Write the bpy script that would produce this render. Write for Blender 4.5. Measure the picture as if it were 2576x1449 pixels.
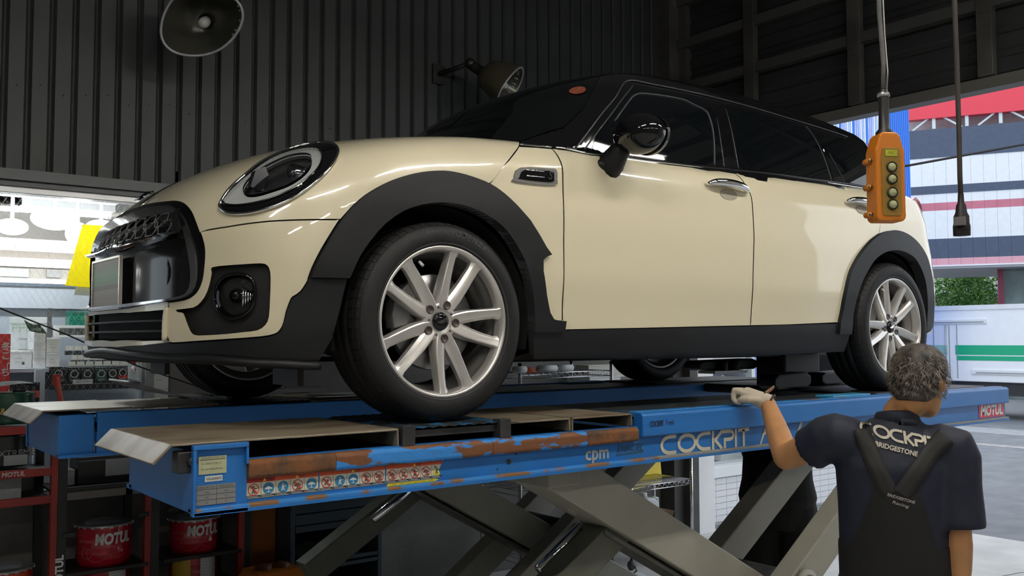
import bpy, bmesh, math, random
import numpy as np
from mathutils import Vector, Matrix, geometry
random.seed(7)
PI = math.pi
S = bpy.context.scene
COL = S.collection
for o in list(bpy.data.objects):
    bpy.data.objects.remove(o)

# ------------------------------------------------------------------ camera
ZP = 1.44                                   # height of the lift platform the car stands on
cam_d = bpy.data.cameras.new('camera'); cam = bpy.data.objects.new('camera', cam_d); COL.objects.link(cam)
yaw, pitch, roll = .664916, .0554066, -.00218675
fw = Vector((math.sin(yaw)*math.cos(pitch), math.cos(yaw)*math.cos(pitch), math.sin(pitch)))
rt = fw.cross(Vector((0, 0, 1))).normalized(); up = rt.cross(fw)
rt, up = rt*math.cos(roll)+up*math.sin(roll), up*math.cos(roll)-rt*math.sin(roll)
m = Matrix((rt, up, -fw)).transposed().to_4x4()
m.translation = (-1.65616, -3.33920, .25913+ZP)
cam.matrix_world = m
cam_d.sensor_width = 36; cam_d.lens = 36*2346.09/2576; cam_d.clip_start = .05; cam_d.clip_end = 200
S.camera = cam

# ------------------------------------------------------------------ world: overcast daylight
w = bpy.data.worlds.new('overcast_sky'); S.world = w; w.use_nodes = True
nt = w.node_tree; nt.nodes.clear()
wo = nt.nodes.new('ShaderNodeOutputWorld'); bg = nt.nodes.new('ShaderNodeBackground')
sk_n = nt.nodes.new('ShaderNodeTexNoise'); sk_n.inputs['Scale'].default_value = 1.5
sk_r = nt.nodes.new('ShaderNodeValToRGB')
sk_r.color_ramp.elements[0].color = (.72, .80, .90, 1); sk_r.color_ramp.elements[1].color = (.90, .95, 1, 1)
nt.links.new(sk_n.outputs[0], sk_r.inputs[0]); nt.links.new(sk_r.outputs[0], bg.inputs[0])
bg.inputs[1].default_value = 1.75
nt.links.new(bg.outputs[0], wo.inputs[0])

vs = S.view_settings
vs.view_transform = 'Standard'; vs.look = 'None'; vs.gamma = 1; vs.use_curve_mapping = False
vs.exposure = 0.0

# ------------------------------------------------------------------ materials
MATS = {}
def mat(name, col=(.5, .5, .5), rough=.5, metal=0, var=0, vscale=8, col2=None, bump=0, bscale=60, coat=0, emit=None, estr=0, spec=.5, stretch=None, thr=None, alpha=1, trans=0):
    """procedural principled material; var / col2 mix a noise pattern into the colour"""
    if name in MATS: return MATS[name]
    M = bpy.data.materials.new(name); M.use_nodes = True
    n = M.node_tree.nodes; L = M.node_tree.links; b = n['Principled BSDF']
    b.inputs['Base Color'].default_value = (*col, 1); b.inputs['Roughness'].default_value = rough
    b.inputs['Metallic'].default_value = metal; b.inputs['Specular IOR Level'].default_value = spec
    if coat: b.inputs['Coat Weight'].default_value = coat; b.inputs['Coat Roughness'].default_value = .03
    if alpha < 1: b.inputs['Alpha'].default_value = alpha
    if trans: b.inputs['Transmission Weight'].default_value = trans
    if emit: b.inputs['Emission Color'].default_value = (*emit, 1); b.inputs['Emission Strength'].default_value = estr
    if var or col2 or bump:
        tc = n.new('ShaderNodeTexCoord'); mp = n.new('ShaderNodeMapping'); L.new(tc.outputs['Object'], mp.inputs[0])
        if stretch: mp.inputs['Scale'].default_value = stretch
        nz = n.new('ShaderNodeTexNoise'); nz.inputs['Scale'].default_value = vscale; nz.inputs['Detail'].default_value = 6
        L.new(mp.outputs[0], nz.inputs['Vector'])
        if var or col2:
            rp = n.new('ShaderNodeValToRGB'); e = rp.color_ramp.elements
            lo, hi = thr if thr else (.35, .65)
            e[0].position = lo; e[1].position = hi
            if col2: e[0].color = (*col, 1); e[1].color = (*col2, 1)
            else:
                e[0].color = (*[c*(1-var) for c in col], 1); e[1].color = (*[min(1, c*(1+var)) for c in col], 1)
            L.new(nz.outputs[0], rp.inputs[0]); L.new(rp.outputs[0], b.inputs['Base Color'])
        if bump:
            nb = n.new('ShaderNodeTexNoise'); nb.inputs['Scale'].default_value = bscale; nb.inputs['Detail'].default_value = 3
            L.new(tc.outputs['Object'], nb.inputs['Vector'])
            bp = n.new('ShaderNodeBump'); bp.inputs['Strength'].default_value = bump; bp.inputs['Distance'].default_value = .01
            L.new(nb.outputs[0], bp.inputs['Height']); L.new(bp.outputs[0], b.inputs['Normal'])
    MATS[name] = M
    return M

def flat(name, col, rough=.55): return mat(name, col, rough)
def glow(name, col, s): return mat(name, col, .5, emit=col, estr=s)

# ------------------------------------------------------------------ mesh helpers
def link(name, me, m=None, parent=None):
    o = bpy.data.objects.new(name, me); COL.objects.link(o)
    if me is not None and m is not None:
        for q in (m if isinstance(m, (list, tuple)) else [m]): me.materials.append(q)
    if parent is not None: o.parent = parent
    return o
def tag(o, label=None, cat=None, group=None, kind=None):
    if label: o['label'] = label
    if cat: o['category'] = cat
    if group: o['group'] = group
    if kind: o['kind'] = kind
    return o
def empty(name, loc=(0, 0, 0), rz=0, label=None, cat=None, group=None):
    o = bpy.data.objects.new(name, None); COL.objects.link(o); o.location = loc; o.rotation_euler.z = rz
    o.empty_display_size = .1
    return tag(o, label, cat, group)
def copy_tree(o, parent=None):
    c = o.copy(); COL.objects.link(c); c.parent = parent
    for ch in o.children: copy_tree(ch, c)
    return c

class MB:
    """collects shapes, build() links them as one mesh object"""
    def __init__(s): s.v = []; s.f = []; s.sm = []
    def add(s, vs, fs, smooth=False):
        k = len(s.v); s.v += [tuple(v) for v in vs]; s.f += [tuple(i+k for i in f) for f in fs]; s.sm += [smooth]*len(fs)
        return s
    def box(s, a, b):
        (x0, y0, z0), (x1, y1, z1) = a, b
        return s.add([(x0,y0,z0),(x1,y0,z0),(x1,y1,z0),(x0,y1,z0),(x0,y0,z1),(x1,y0,z1),(x1,y1,z1),(x0,y1,z1)],
                     [(3,2,1,0),(4,5,6,7),(0,1,5,4),(1,2,6,5),(2,3,7,6),(3,0,4,7)])
    def cbox(s, c, d): return s.box([c[i]-d[i]/2 for i in range(3)], [c[i]+d[i]/2 for i in range(3)])
    def bar(s, a, b, wd, ht, upv=(0, 0, 1)):
        """rectangular bar from a to b: wd sideways, ht along up"""
        a = Vector(a); b = Vector(b); d = (b-a).normalized(); u = Vector(upv); sd = d.cross(u).normalized(); u = sd.cross(d).normalized()
        vs = [p+sd*i*wd/2+u*j*ht/2 for p in (a, b) for i, j in ((-1,-1),(1,-1),(1,1),(-1,1))]
        return s.add(vs, [(0,1,2,3),(7,6,5,4),(0,4,5,1),(1,5,6,2),(2,6,7,3),(3,7,4,0)])
    def tube(s, pts, r, n=8, cap=True, closed=False):
        pts = [Vector(p) for p in pts]; N = len(pts); rs = r if isinstance(r, (list, tuple)) else [r]*N
        vs = []; fs = []; pu = None
        for i, p in enumerate(pts):
            if closed: t = pts[(i+1) % N]-pts[i-1]
            else: t = pts[min(i+1, N-1)]-pts[max(i-1, 0)]
            t.normalize()
            if pu is None:
                pu = Vector((0, 0, 1)) if abs(t.z) < .9 else Vector((1, 0, 0))
            sd = t.cross(pu)
            if sd.length < 1e-4: sd = t.cross(Vector((0, 1, .1)))
            sd.normalize(); pu = sd.cross(t)
            for k in range(n):
                a = 2*PI*k/n; vs.append(p+(sd*math.cos(a)+pu*math.sin(a))*rs[i])
        for i in range(N if closed else N-1):
            j = (i+1) % N
            for k in range(n): fs.append((i*n+k, i*n+(k+1) % n, j*n+(k+1) % n, j*n+k))
        if cap and not closed: fs += [tuple(range(n))[::-1], tuple(range((N-1)*n, N*n))]
        return s.add(vs, fs, True)
    def lathe(s, prof, n=24, c=(0, 0, 0), ax='z', smooth=True, a0=0, a1=2*PI):
        """prof: (radius, height) along axis"""
        full = abs(a1-a0-2*PI) < 1e-6; m = n if full else n+1; vs = []; fs = []
        for (r, h) in prof:
            for k in range(m):
                a = a0+(a1-a0)*k/n; x, y = r*math.cos(a), r*math.sin(a)
                q = {'z': (x, y, h), 'y': (x, h, y), 'x': (h, x, y)}[ax]
                vs.append((c[0]+q[0], c[1]+q[1], c[2]+q[2]))
        for i in range(len(prof)-1):
            for k in range(n): fs.append((i*m+k, i*m+(k+1) % m, (i+1)*m+(k+1) % m, (i+1)*m+k))
        return s.add(vs, fs, smooth)
    def cyl(s, a, b, r, n=16): return s.tube([a, b], r, n)
    def prism(s, poly, fn, d0, d1):
        """poly 2D outline, fn(u, v, d) -> 3D; extruded from d0 to d1"""
        n = len(poly); vs = [fn(u, v, d0) for u, v in poly]+[fn(u, v, d1) for u, v in poly]
        return s.add(vs, [tuple(range(n))[::-1], tuple(range(n, 2*n))]+[(i, (i+1) % n, n+(i+1) % n, n+i) for i in range(n)])
    def sph(s, c, r, n=16, m=10):
        rx, ry, rz = r if isinstance(r, (list, tuple)) else (r, r, r); vs = []; fs = []
        for i in range(m+1):
            t = PI*i/m
            for k in range(n):
                a = 2*PI*k/n; vs.append((c[0]+rx*math.sin(t)*math.cos(a), c[1]+ry*math.sin(t)*math.sin(a), c[2]+rz*math.cos(t)))
        for i in range(m):
            for k in range(n): fs.append((i*n+k, (i+1)*n+k, (i+1)*n+(k+1) % n, i*n+(k+1) % n))
        return s.add(vs, fs, True)
    def mesh(s, name, merge=False):
        me = bpy.data.meshes.new(name); me.from_pydata(s.v, [], s.f); me.polygons.foreach_set('use_smooth', s.sm)
        bm = bmesh.new(); bm.from_mesh(me)
        if merge: bmesh.ops.remove_doubles(bm, verts=bm.verts, dist=1e-5)
        bmesh.ops.recalc_face_normals(bm, faces=bm.faces); bm.to_mesh(me); bm.free()
        return me
    def build(s, name, m=None, parent=None, bevel=0, seg=2, merge=False, sub=0):
        o = link(name, s.mesh(name, merge), m, parent)
        if bevel:
            b = o.modifiers.new('bevel', 'BEVEL'); b.width = bevel; b.segments = seg; b.limit_method = 'ANGLE'; b.angle_limit = .6
            b.harden_normals = False
        if sub:
            q = o.modifiers.new('sub', 'SUBSURF'); q.levels = sub; q.render_levels = sub
        return o

def rbox(name, a, b, m, parent=None, bev=.006):
    return MB().box(a, b).build(name, m, parent, bevel=bev)

_txt = {}
def text(name, body, size, m, parent=None, loc=(0, 0, 0), right=(1, 0, 0), upv=(0, 0, 1), shear=0, ext=.0008, bold=0, width=None, align='CENTER'):
    """flat raised lettering; right / upv give its plane"""
    key = (body, shear, bold, ext, align)
    cu = bpy.data.curves.new(name, 'FONT'); cu.body = body; cu.size = 1; cu.shear = shear; cu.align_x = align; cu.align_y = 'CENTER'; cu.offset = bold
    cu.resolution_u = 3
    to = bpy.data.objects.new(name, cu); COL.objects.link(to)
    bpy.context.view_layer.update()
    dg = bpy.context.evaluated_depsgraph_get()
    me = bpy.data.meshes.new_from_object(to.evaluated_get(dg))
    bpy.data.objects.remove(to); bpy.data.curves.remove(cu)
    n = len(me.vertices); co = np.zeros(n*3); me.vertices.foreach_get('co', co); co = co.reshape(-1, 3)
    sx = size
    if width and n:
        sx = width/max(1e-6, co[:, 0].max()-co[:, 0].min())
        if align == 'CENTER': co[:, 0] -= (co[:, 0].max()+co[:, 0].min())/2
    if n: co[:, 1] -= .0
    r = np.array(Vector(right).normalized()); u = np.array(Vector(upv).normalized()); nn = np.cross(r, u)
    P = np.array(loc)+co[:, :1]*sx*r+co[:, 1:2]*size*u+nn*ext
    me.vertices.foreach_set('co', P.ravel()); me.update(); me.materials.clear()
    return link(name, me, m, parent)

def sheet(name, poly, fn, m, parent=None, th=.001):
    """thin cut sheet (sticker, card, poster) from a 2D outline"""
    return MB().prism(poly, fn, 0, th).build(name, m, parent)

# ================================================================== SETTING
def struct(name, mb, m, parent=None, **k):
    o = mb.build(name, m, parent, **k)
    if parent is None: o['kind'] = 'structure'
    return o
YW, XR = 2.2, 4.45                          # inner faces of the long wall and of the rear wall
siding = mat('dark_painted_siding', (.026, .031, .031), .5, var=.12, vscale=3)
steel_d = mat('dark_painted_steel', (.05, .048, .045), .55, var=.2, vscale=6)
lowwall = mat('grey_painted_block', (.17, .165, .155), .8, var=.12, vscale=4, bump=.2, bscale=40)
concrete = mat('pale_concrete', (.52, .52, .50), .75, col2=(.66, .66, .64), vscale=2.2, bump=.15, bscale=30)
asphalt = mat('grey_asphalt', (.22, .23, .25), .9, var=.12, vscale=3, bump=.4, bscale=200)
white_paint = mat('white_paint', (.80, .81, .82), .5, var=.03, vscale=5)
alu = mat('aluminium_frame', (.48, .49, .50), .35, .8)

# floor of the bay and the ground outside
fl = struct('floor', MB().box((-5, -7, -.12), (6.6, 2.2, 0)), concrete)
cr = MB()
for pts in ([(6.55, -.9), (6.1, -.55), (5.8, -.5), (5.5, -.2), (5.2, -.15), (4.9, .1)], [(5.9, .9), (5.6, .75), (5.2, .8), (4.8, .62)], [(5.2, -.15), (5.1, -.6), (4.8, -.9)]):
    q = [(x, y, .001) for x, y in pts]
    for a, b in zip(q, q[1:]): cr.bar(a, b, .008, .002)
cr.build('floor_crack', flat('crack_dark', (.12, .12, .12)), fl)
gr = struct('ground', MB().box((6.6, -60, -.2), (90, 60, -.01)), asphalt)
MB().box((13.6, -20, -.01), (13.85, 30, -.006)).build('road_line', mat('worn_road_line', (.50, .46, .44), .8, col2=(.30, .30, .31), vscale=9), gr)
MB().box((15.6, -20, -.01), (16.6, 30, -.005)).build('gutter_strip', mat('pale_kerb', (.36, .37, .38), .85, var=.1), gr)
struct('ground_beside_shop', MB().box((-5, 2.2, -.12), (6.6, 12, -.02)), asphalt)
struct('ground_behind', MB().box((-30, -40, -.2), (6.6, -7, -.02)), asphalt)

# drain grate in the floor
dr = empty('drain_grate', (3.95, 1.05, .002), -.2, 'black slotted drain grate set in the concrete floor', 'drain grate')
MB().box((-.5, -.11, 0), (.5, -.09, .006)).box((-.5, .09, 0), (.5, .11, .006)).build('frame', flat('grate_iron', (.10, .10, .11)), dr)
for i in range(24): MB().box((-.49+i*.041, -.09, .0), (-.475+i*.041, .09, .005)).build('slat', flat('grate_iron', (.1, .1, .11)), dr)

# long wall: backing, separate siding boards, header over the shop window, block wall below
wb = struct('wall_back', MB().box((.055, YW+.03, 0), (XR+.1, YW+.12, 5.2)).box((-5, YW+.03, 2.5), (.055, YW+.12, 5.2)).box((-5, YW+.02, 0), (.055, YW+.12, .87)), lowwall)
WR, X0R = .1157, -.645
k0 = math.floor((-2.2-X0R)/WR)
bm_hi = MB().prism([(0, 0), (.012, -.016), (WR-.026, -.016), (WR-.014, 0)], lambda u, v, d: (u+.007, v, d), 2.60, 5.2).mesh('siding_board')
bm_lo = MB().prism([(0, 0), (.012, -.016), (WR-.026, -.016), (WR-.014, 0)], lambda u, v, d: (u+.007, v, d), 1.95, 5.2).mesh('siding_board_long')
for me in (bm_hi, bm_lo): me.materials.append(siding)
MB().box((-5, YW+.005, 2.6), (XR, YW+.03, 5.2)).box((.06, YW+.005, 1.95), (XR, YW+.03, 2.7)).build('siding_backing', mat('siding_groove', (.010, .011, .011), .6), wb)
k = k0
while X0R+k*WR < XR-.12:
    x = X0R+k*WR
    o = link('siding_board', bm_lo if x > .06 else bm_hi, None, wb); o.location = (x, YW, 0)
    k += 1
for i, (z0, z1, y) in enumerate(((2.585, 2.615, -.03), (2.555, 2.585, -.045), (2.525, 2.555, -.02))):
    MB().box((-5, YW+y, z0), (.12, YW+.03, z1)).build('header_strip', mat('header_metal', (.07, .075, .08), .4, .3), wb)
rb = MB()
for k in range(60):
    for z in (3.05, 3.9):
        rb.sph((X0R+(k-14)*WR+.06, YW-.017, z+.02*((k*7) % 3)), .004, 6, 4)
rb.build('siding_screws', flat('screw_dark', (.015, .015, .015)), wb)['kind'] = 'stuff'

# shop window in the long wall: aluminium frame and wired glass
wn = empty('window_1'); wn['kind'] = 'structure'
fm = MB().box((.0, YW-.01, .87), (.055, YW+.1, 2.53)).box((-5, YW-.06, .86), (.06, YW+.1, .89)).box((-5, YW, 2.49), (.055, YW+.1, 2.53))
fm.build('window_frame', alu, wn, bevel=.003)
MB().box((-5, YW-.10, .845), (.06, YW-.055, .90)).build('window_sill', mat('sill_pale', (.55, .50, .48), .5, var=.1), wn)
gm = bpy.data.materials.new('wired_glass'); gm.use_nodes = True
n = gm.node_tree.nodes; L = gm.node_tree.links; n.clear()
go = n.new('ShaderNodeOutputMaterial'); tr_ = n.new('ShaderNodeBsdfTransparent'); gl = n.new('ShaderNodeBsdfGlossy'); mx = n.new('ShaderNodeMixShader'); lw = n.new('ShaderNodeFresnel')
tr_.inputs[0].default_value = (.93, .95, .95, 1); gl.inputs['Roughness'].default_value = .03; lw.inputs[0].default_value = 1.25
L.new(lw.outputs[0], mx.inputs[0]); L.new(tr_.outputs[0], mx.inputs[1]); L.new(gl.outputs[0], mx.inputs[2]); L.new(mx.outputs[0], go.inputs[0])
MATS['clear_glass'] = gm
gl_o = MB().box((-5, YW+.045, .89), (.0, YW+.051, 2.49)).build('pane', gm, wn)
wm = MB()
for i in range(-40, 130):
    for s in (-1, 1):
        x0 = -2.6+i*.036; z0, z1 = .89, 2.49; x1 = x0+s*(z1-z0)*.62
        a = [x0, z0]; b = [x1, z1]
        if max(a[0], b[0]) < -2.2 or min(a[0], b[0]) > -.002: continue
        def clip(p, q, X):
            t = (X-p[0])/(q[0]-p[0]); return [X, p[1]+(q[1]-p[1])*t]
        if a[0] > -.002: a = clip(a, b, -.002)
        if b[0] > -.002: b = clip(a, b, -.002)
        if a[0] < -2.2: a = clip(a, b, -2.2)
        if b[0] < -2.2: b = clip(a, b, -2.2)
        wm.bar((a[0], YW+.048, a[1]), (b[0], YW+.048, b[1]), .0007, .0007, (0, 1, 0))
wr_o = wm.build('glass_wire', mat('wire_steel', (.55, .55, .55), .4, .6), wn); wr_o['kind'] = 'stuff'

# white corner pier and dark corner column
struct('trim_1', MB().box((XR+.10, 2.12, .0), (4.90, 2.55, 3.3)), mat('pier_white', (.78, .79, .80), .6, var=.04, vscale=3), bevel=.004)
struct('trim_2', MB().box((XR-.14, 2.06, 0), (XR+.02, 2.2, 5.2)).box((XR-.02, 1.98, 0), (XR+.08, 2.2, 5.2)), steel_d)

# rear wall over the big doorway: sheet, posts and girts
wr = struct('wall_rear', MB().box((XR+.05, -6.5, 3.34), (XR+.08, 2.2, 5.2)), mat('rear_sheet', (.022, .025, .025), .5, var=.15, vscale=3))
for i in range(12):
    z = 3.40+i*.155
    MB().prism([(0, 0), (-.014, .015), (-.014, .105), (0, .12)], lambda u, v, d: (XR+.05+u, d, z+v), -6.5, 2.2).build('sheet_rib', MATS['rear_sheet'], wr)
MB().box((XR-.03, -6.5, 3.31), (XR+.09, 2.2, 3.325)).box((XR-.03, -6.5, 3.325), (XR-.02, 2.2, 3.385)).build('lintel_angle', mat('lintel_grey', (.12, .115, .105), .45, .2), wr)
for y in (1.29, .365, -.565, -1.5, -2.43):
    MB().box((XR-.06, y-.05, 3.39), (XR-.0, y+.05, 5.2)).build('post', steel_d, wr, bevel=.003)
    MB().box((XR-.065, y-.03, 3.8), (XR-.055, y+.03, 4.0)).build('cleat', steel_d, wr)
for z in (3.86, 4.24, 4.62, 5.0):
    MB().box((XR-.05, -6.5, z-.028), (XR+.03, 2.1, z+.028)).box((XR-.05, -6.5, z+.028), (XR-.04, 2.1, z+.05)).build('girt', mat('girt_grey', (.06, .06, .058), .5, .1), wr)
struct('wall_rear_added', MB().box((XR, -7, 0), (XR+.1, -2.55, 5.2)), mat('front_wall_grey', (.45, .45, .43), .7))  # unseen wall added to keep doorway glare off the car windows
# roof, front wall and an added side wall of the bay (behind and above the camera)
struct('ceiling', MB().box((-5, -7, 5.2), (4.6, 2.35, 5.3)), mat('roof_dark', (.16, .16, .16), .8))
struct('wall_side_added', MB().box((-5, -7.1, 0), (6.6, -7, 5.2)), mat('side_wall_grey', (.14, .14, .14), .7))  # unseen wall added to cut the daylight from the near side
struct('wall_front', MB().box((-5.1, -7, 0), (-5, 2.3, 5.2)), mat('front_wall_dark', (.10, .10, .10), .7))

# workshop tube lamps hung from the roof above and behind the camera
def tube_lamp(x, y, z, label, L_=1.25, rz=0, s=30):
    e = empty('tube_lamp', (x, y, z), rz, label, 'lamp', 'tube lamps hung from the bay roof')
    MB().box((-L_/2, -.11, 0), (L_/2, .11, .05)).build('housing', white_paint, e, bevel=.01)
    for s_ in (-.05, .05):
        MB().cyl((-L_/2+.03, s_, -.022), (L_/2-.03, s_, -.022), .016, 10).build('tube', glow('tube_glow_%d' % s, (1, .955, .875), s), e)
    for h_ in (-.4, .4): MB().cyl((h_, 0, .05), (h_, 0, 5.2-z), .008, 6).build('hanger', steel_d, e)
for i, (x, y, z, s_) in enumerate([(-3.0, -2.6, 3.9, 85), (-1.0, -2.6, 3.9, 85), (1.0, -2.6, 3.9, 85), (2.8, -2.6, 3.9, 85), (-3.4, -5.2, 3.4, 26), (-1.6, -5.2, 3.4, 26), (.2, -5.2, 3.4, 26), (2.0, -5.2, 3.4, 26)]):
    tube_lamp(x, y, z, 'white twin tube lamp hung high over the near side of the lift' if i < 4 else 'white twin tube lamp hung lower along the outer wall of the bay', s=s_)

# ================================================================== OUTSIDE THE REAR DOORWAY
P0 = Vector((24.5, 9.2, 0)); FU = Vector((.47, -.883, 0)); FN = Vector((-.883, -.47, 0))
def fac(s, d, z): q = P0+FU*s+FN*d; return (q.x, q.y, z)
def fbox(name, s0, s1, d0, d1, z0, z1, m, parent):
    return MB().prism([(s0, z0), (s1, z0), (s1, z1), (s0, z1)], lambda u, v, d: fac(u, d, v), d0, d1).build(name, m, parent)
sh = empty('striped_building', (24.5, 9.2, 0), 0, 'white shop building with navy and pink stripes, red fascia on top', 'building')
wht = mat('facade_white', (.86, .89, .90), .6, var=.02); nav = mat('facade_navy', (.075, .10, .155), .6, var=.06); pnk = mat('facade_pink', (.62, .20, .26), .6, var=.08, vscale=3)
red = mat('facade_red', (.80, .06, .09), .5)
def fpart(*a):
    o = fbox(*a[:-1], None); o.parent = sh; o.matrix_parent_inverse = sh.matrix_world.inverted(); return o
sh.matrix_world = Matrix.Translation((24.5, 9.2, 0))
E_, W_ = 8, -1.52
fpart('upper_block', W_, E_, -4, -.9, 3.9, 9.5, mat('grey_cladding', (.42, .41, .42), .7, var=.1), sh)
fpart('red_fascia', W_, E_, -.3, 0, 8.0, 9.6, red, sh)
fpart('navy_band', W_, E_, -.25, 0, 6.86, 7.68, nav, sh)
for i in range(30):                          # cladding boards of the white bands, each its own board
    s0 = W_+i*.316
    fpart('white_board', s0, s0+.312, -.2, -.02, 6.05, 6.86, wht, sh)
    fpart('white_board', s0, s0+.312, -.2, -.02, 5.56, 5.82, wht, sh)
    fpart('pink_board', s0, s0+.312, -.2, -.018, 5.34, 5.56, pnk, sh)
    fpart('white_board', s0, s0+.312, -.2, -.02, 4.53, 5.34, wht, sh)
    fpart('navy_board', s0, s0+.312, -.2, -.01, 3.97, 4.53, nav, sh)
    fpart('pink_board', s0, s0+.312, -.2, .0, 3.78, 3.97, mat('facade_rose', (.78, .40, .46), .6, var=.04), sh)
fpart('navy_band', W_, E_, -.25, 0, 5.82, 6.05, nav, sh)
fpart('soffit', W_, E_, -4.5, -.02, 3.68, 3.76, mat('soffit_grey', (.40, .40, .42), .7), sh)
fpart('fascia_edge', W_, E_, -.2, .01, 3.74, 3.78, wht, sh)
stl = mat('truss_pale', (.66, .74, .76), .5)
for i in range(8):
    s0 = -1.3+i*.85
    b = MB(); z0, z1 = 7.70, 8.02
    if i % 2 == 0: b.bar(fac(s0-.12, -.1, z0), fac(s0+.30, -.1, z1), .035, .05)
    else: b.bar(fac(s0-.15, -.1, z1), fac(s0+.32, -.1, z0), .035, .05)
    o = b.build('truss_brace', stl, None); o.parent = sh; o.matrix_parent_inverse = sh.matrix_world.inverted()
    fpart('truss_post', s0+.4, s0+.49, -.12, -.06, z0, z1, stl, sh)
# glazed lobby below the soffit
fpart('maroon_column', .70, .84, -1.0, -.8, 0, 3.70, mat('maroon_steel', (.22, .03, .06), .5), sh)
fpart('lobby_glass', .84, 4, -.95, -.9, 0, 3.70, mat('lobby_glass', (.16, .21, .20), .08, var=.2, vscale=2), sh)

# corrugated blue building; overexposure is painted in as pale and white sheets
bb = empty('blue_building', (17.6, 7.4, 0), 0, 'corrugated building, bright blue corner and sheets paled by painted glare, beside the striped building', 'building')
bl = mat('sheet_blue', (.045, .22, .80), .35); bw = mat('sheet_blue_glare', (.46, .60, .95), .35, var=.15, vscale=6); bv = mat('sheet_lilac_glare', (.52, .50, .92), .35, var=.1, vscale=6)  # pale blue and lilac are glare put into the sheet colour
d0 = Vector((17.35, 7.02, 0)); du = (Vector((15.9, 8.0, 0))-d0).normalized(); dn = Vector((-du.y, du.x, 0))
if dn.x > 0: dn = -dn
for i in range(58):
    a = i*.042; h = 7.6
    mm = bl if i < 12 else (bw, bw, bv, wht, bw, bl, wht)[(i*5) % 7] if i < 40 else (wht, bw, bv)[i % 3]
    pts = [(a, 0), (a+.007, .014), (a+.030, .014), (a+.037, 0)]
    q = MB().prism(pts, lambda u, v, d: tuple(d0-Vector((17.6, 7.4, 0))+du*u+dn*v+Vector((0, 0, d))), 0, h).build('corrugated_sheet', mm, bb)
MB().prism([(0, -3), (2.5, -3), (2.5, 0), (0, 0)], lambda u, v, d: tuple(d0-Vector((17.6, 7.4, 0))+du*u+dn*v+Vector((0, 0, d))), 0, 7.6).build('wall_core', bl, bb)

# white box truck
tk = empty('box_truck', (18.5, 6.0, 0), 0, 'white box truck with two green stripes parked across the road', 'truck')
tw = mat('truck_white', (.90, .92, .94), .4, var=.02, vscale=4); tg = mat('truck_green', (.0, .42, .20), .45); tdk = mat('truck_seam', (.30, .32, .34), .5)
MB().box((0, -3.4, .78), (2.1, 1.6, 2.42)).build('cargo_box', tw, tk, bevel=.02)
MB().box((-.03, -3.4, 2.32), (0, 1.6, 2.42)).build('top_rail', white_paint, tk)
MB().box((-.008, -3.3, 1.355), (0, .72, 1.56)).build('wide_green_stripe', tg, tk)
MB().box((-.008, -3.3, 1.235), (0, .70, 1.33)).build('narrow_green_stripe', tg, tk)
MB().box((-.008, .90, 1.355), (0, 1.3, 1.56)).build('faded_green_patch', mat('truck_green_pale', (.35, .62, .50), .5), tk)
for y, z, wv in ((.76, 2.07, 1.45), (-.2, .99, 1.15)):
    MB().box((-.035, y-wv/2, z-.05), (0, y+wv/2, z+.05)).build('rail_cover', white_paint, tk, bevel=.008)
    MB().box((-.045, y-wv/2+.05, z-.022), (-.03, y+wv/2-.1, z-.002)).build('rail_slot', tdk, tk)
for y in (.68, .85, 1.2):
    MB().box((-.012, y-.007, .85), (0, y+.007, 2.0)).build('door_seam', tdk, tk)
MB().cyl((-.03, .92, .9), (-.03, .92, 2.0), .014, 8).build('lock_rod', alu, tk)
MB().box((.1, -3.2, .5), (1.9, 1.5, .78)).build('chassis', flat('chassis_dark', (.03, .03, .03)), tk)
for y in (-2.4, 1.0):
    wv = MB().lathe([(.0, -.02), (.24, -.02), (.36, 0), (.37, .1), (.36, .2), (.0, .2)], 24, (.05, y, .36), 'x'); wv.build('wheel', flat('truck_tyre', (.02, .02, .02)), tk)

# tree seen under the soffit
tr = empty('street_tree', (30.6, 12.35, 0), 0, 'round green leafy tree between the truck roof and the striped building', 'tree')
rg = random.Random(3); lf = MB()
for i in range(5200):
    t = rg.random()*2*PI; zz = rg.uniform(-1, 1); rr = 1.12*(rg.random()**.33)*(1+.15*math.sin(5*t)); q = math.sqrt(1-zz*zz)
    c = Vector((rr*q*math.cos(t), rr*q*math.sin(t), 3.15+rr*zz*1.1)); a = Vector((rg.uniform(-1, 1), rg.uniform(-1, 1), rg.uniform(-1, 1))).normalized(); b = a.orthogonal().normalized(); b = Matrix.Rotation(rg.random()*6, 3, a) @ b; e = a.cross(b)
    s = rg.uniform(.03, .06); lf.add([c-b*s*1.5, c+e*s*.7, c+b*s*1.5, c-e*s*.7], [(0, 1, 2, 3)])
fo = lf.build('foliage', mat('leaf_green', (.035, .12, .022), .6, col2=(.16, .34, .07), vscale=3), tr); fo['kind'] = 'stuff'
MB().tube([(0, 0, 0), (.03, 0, 1.2), (0, .02, 2.6)], [.12, .09, .06], 8).build('trunk', flat('bark', (.10, .07, .05)), tr)
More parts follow.
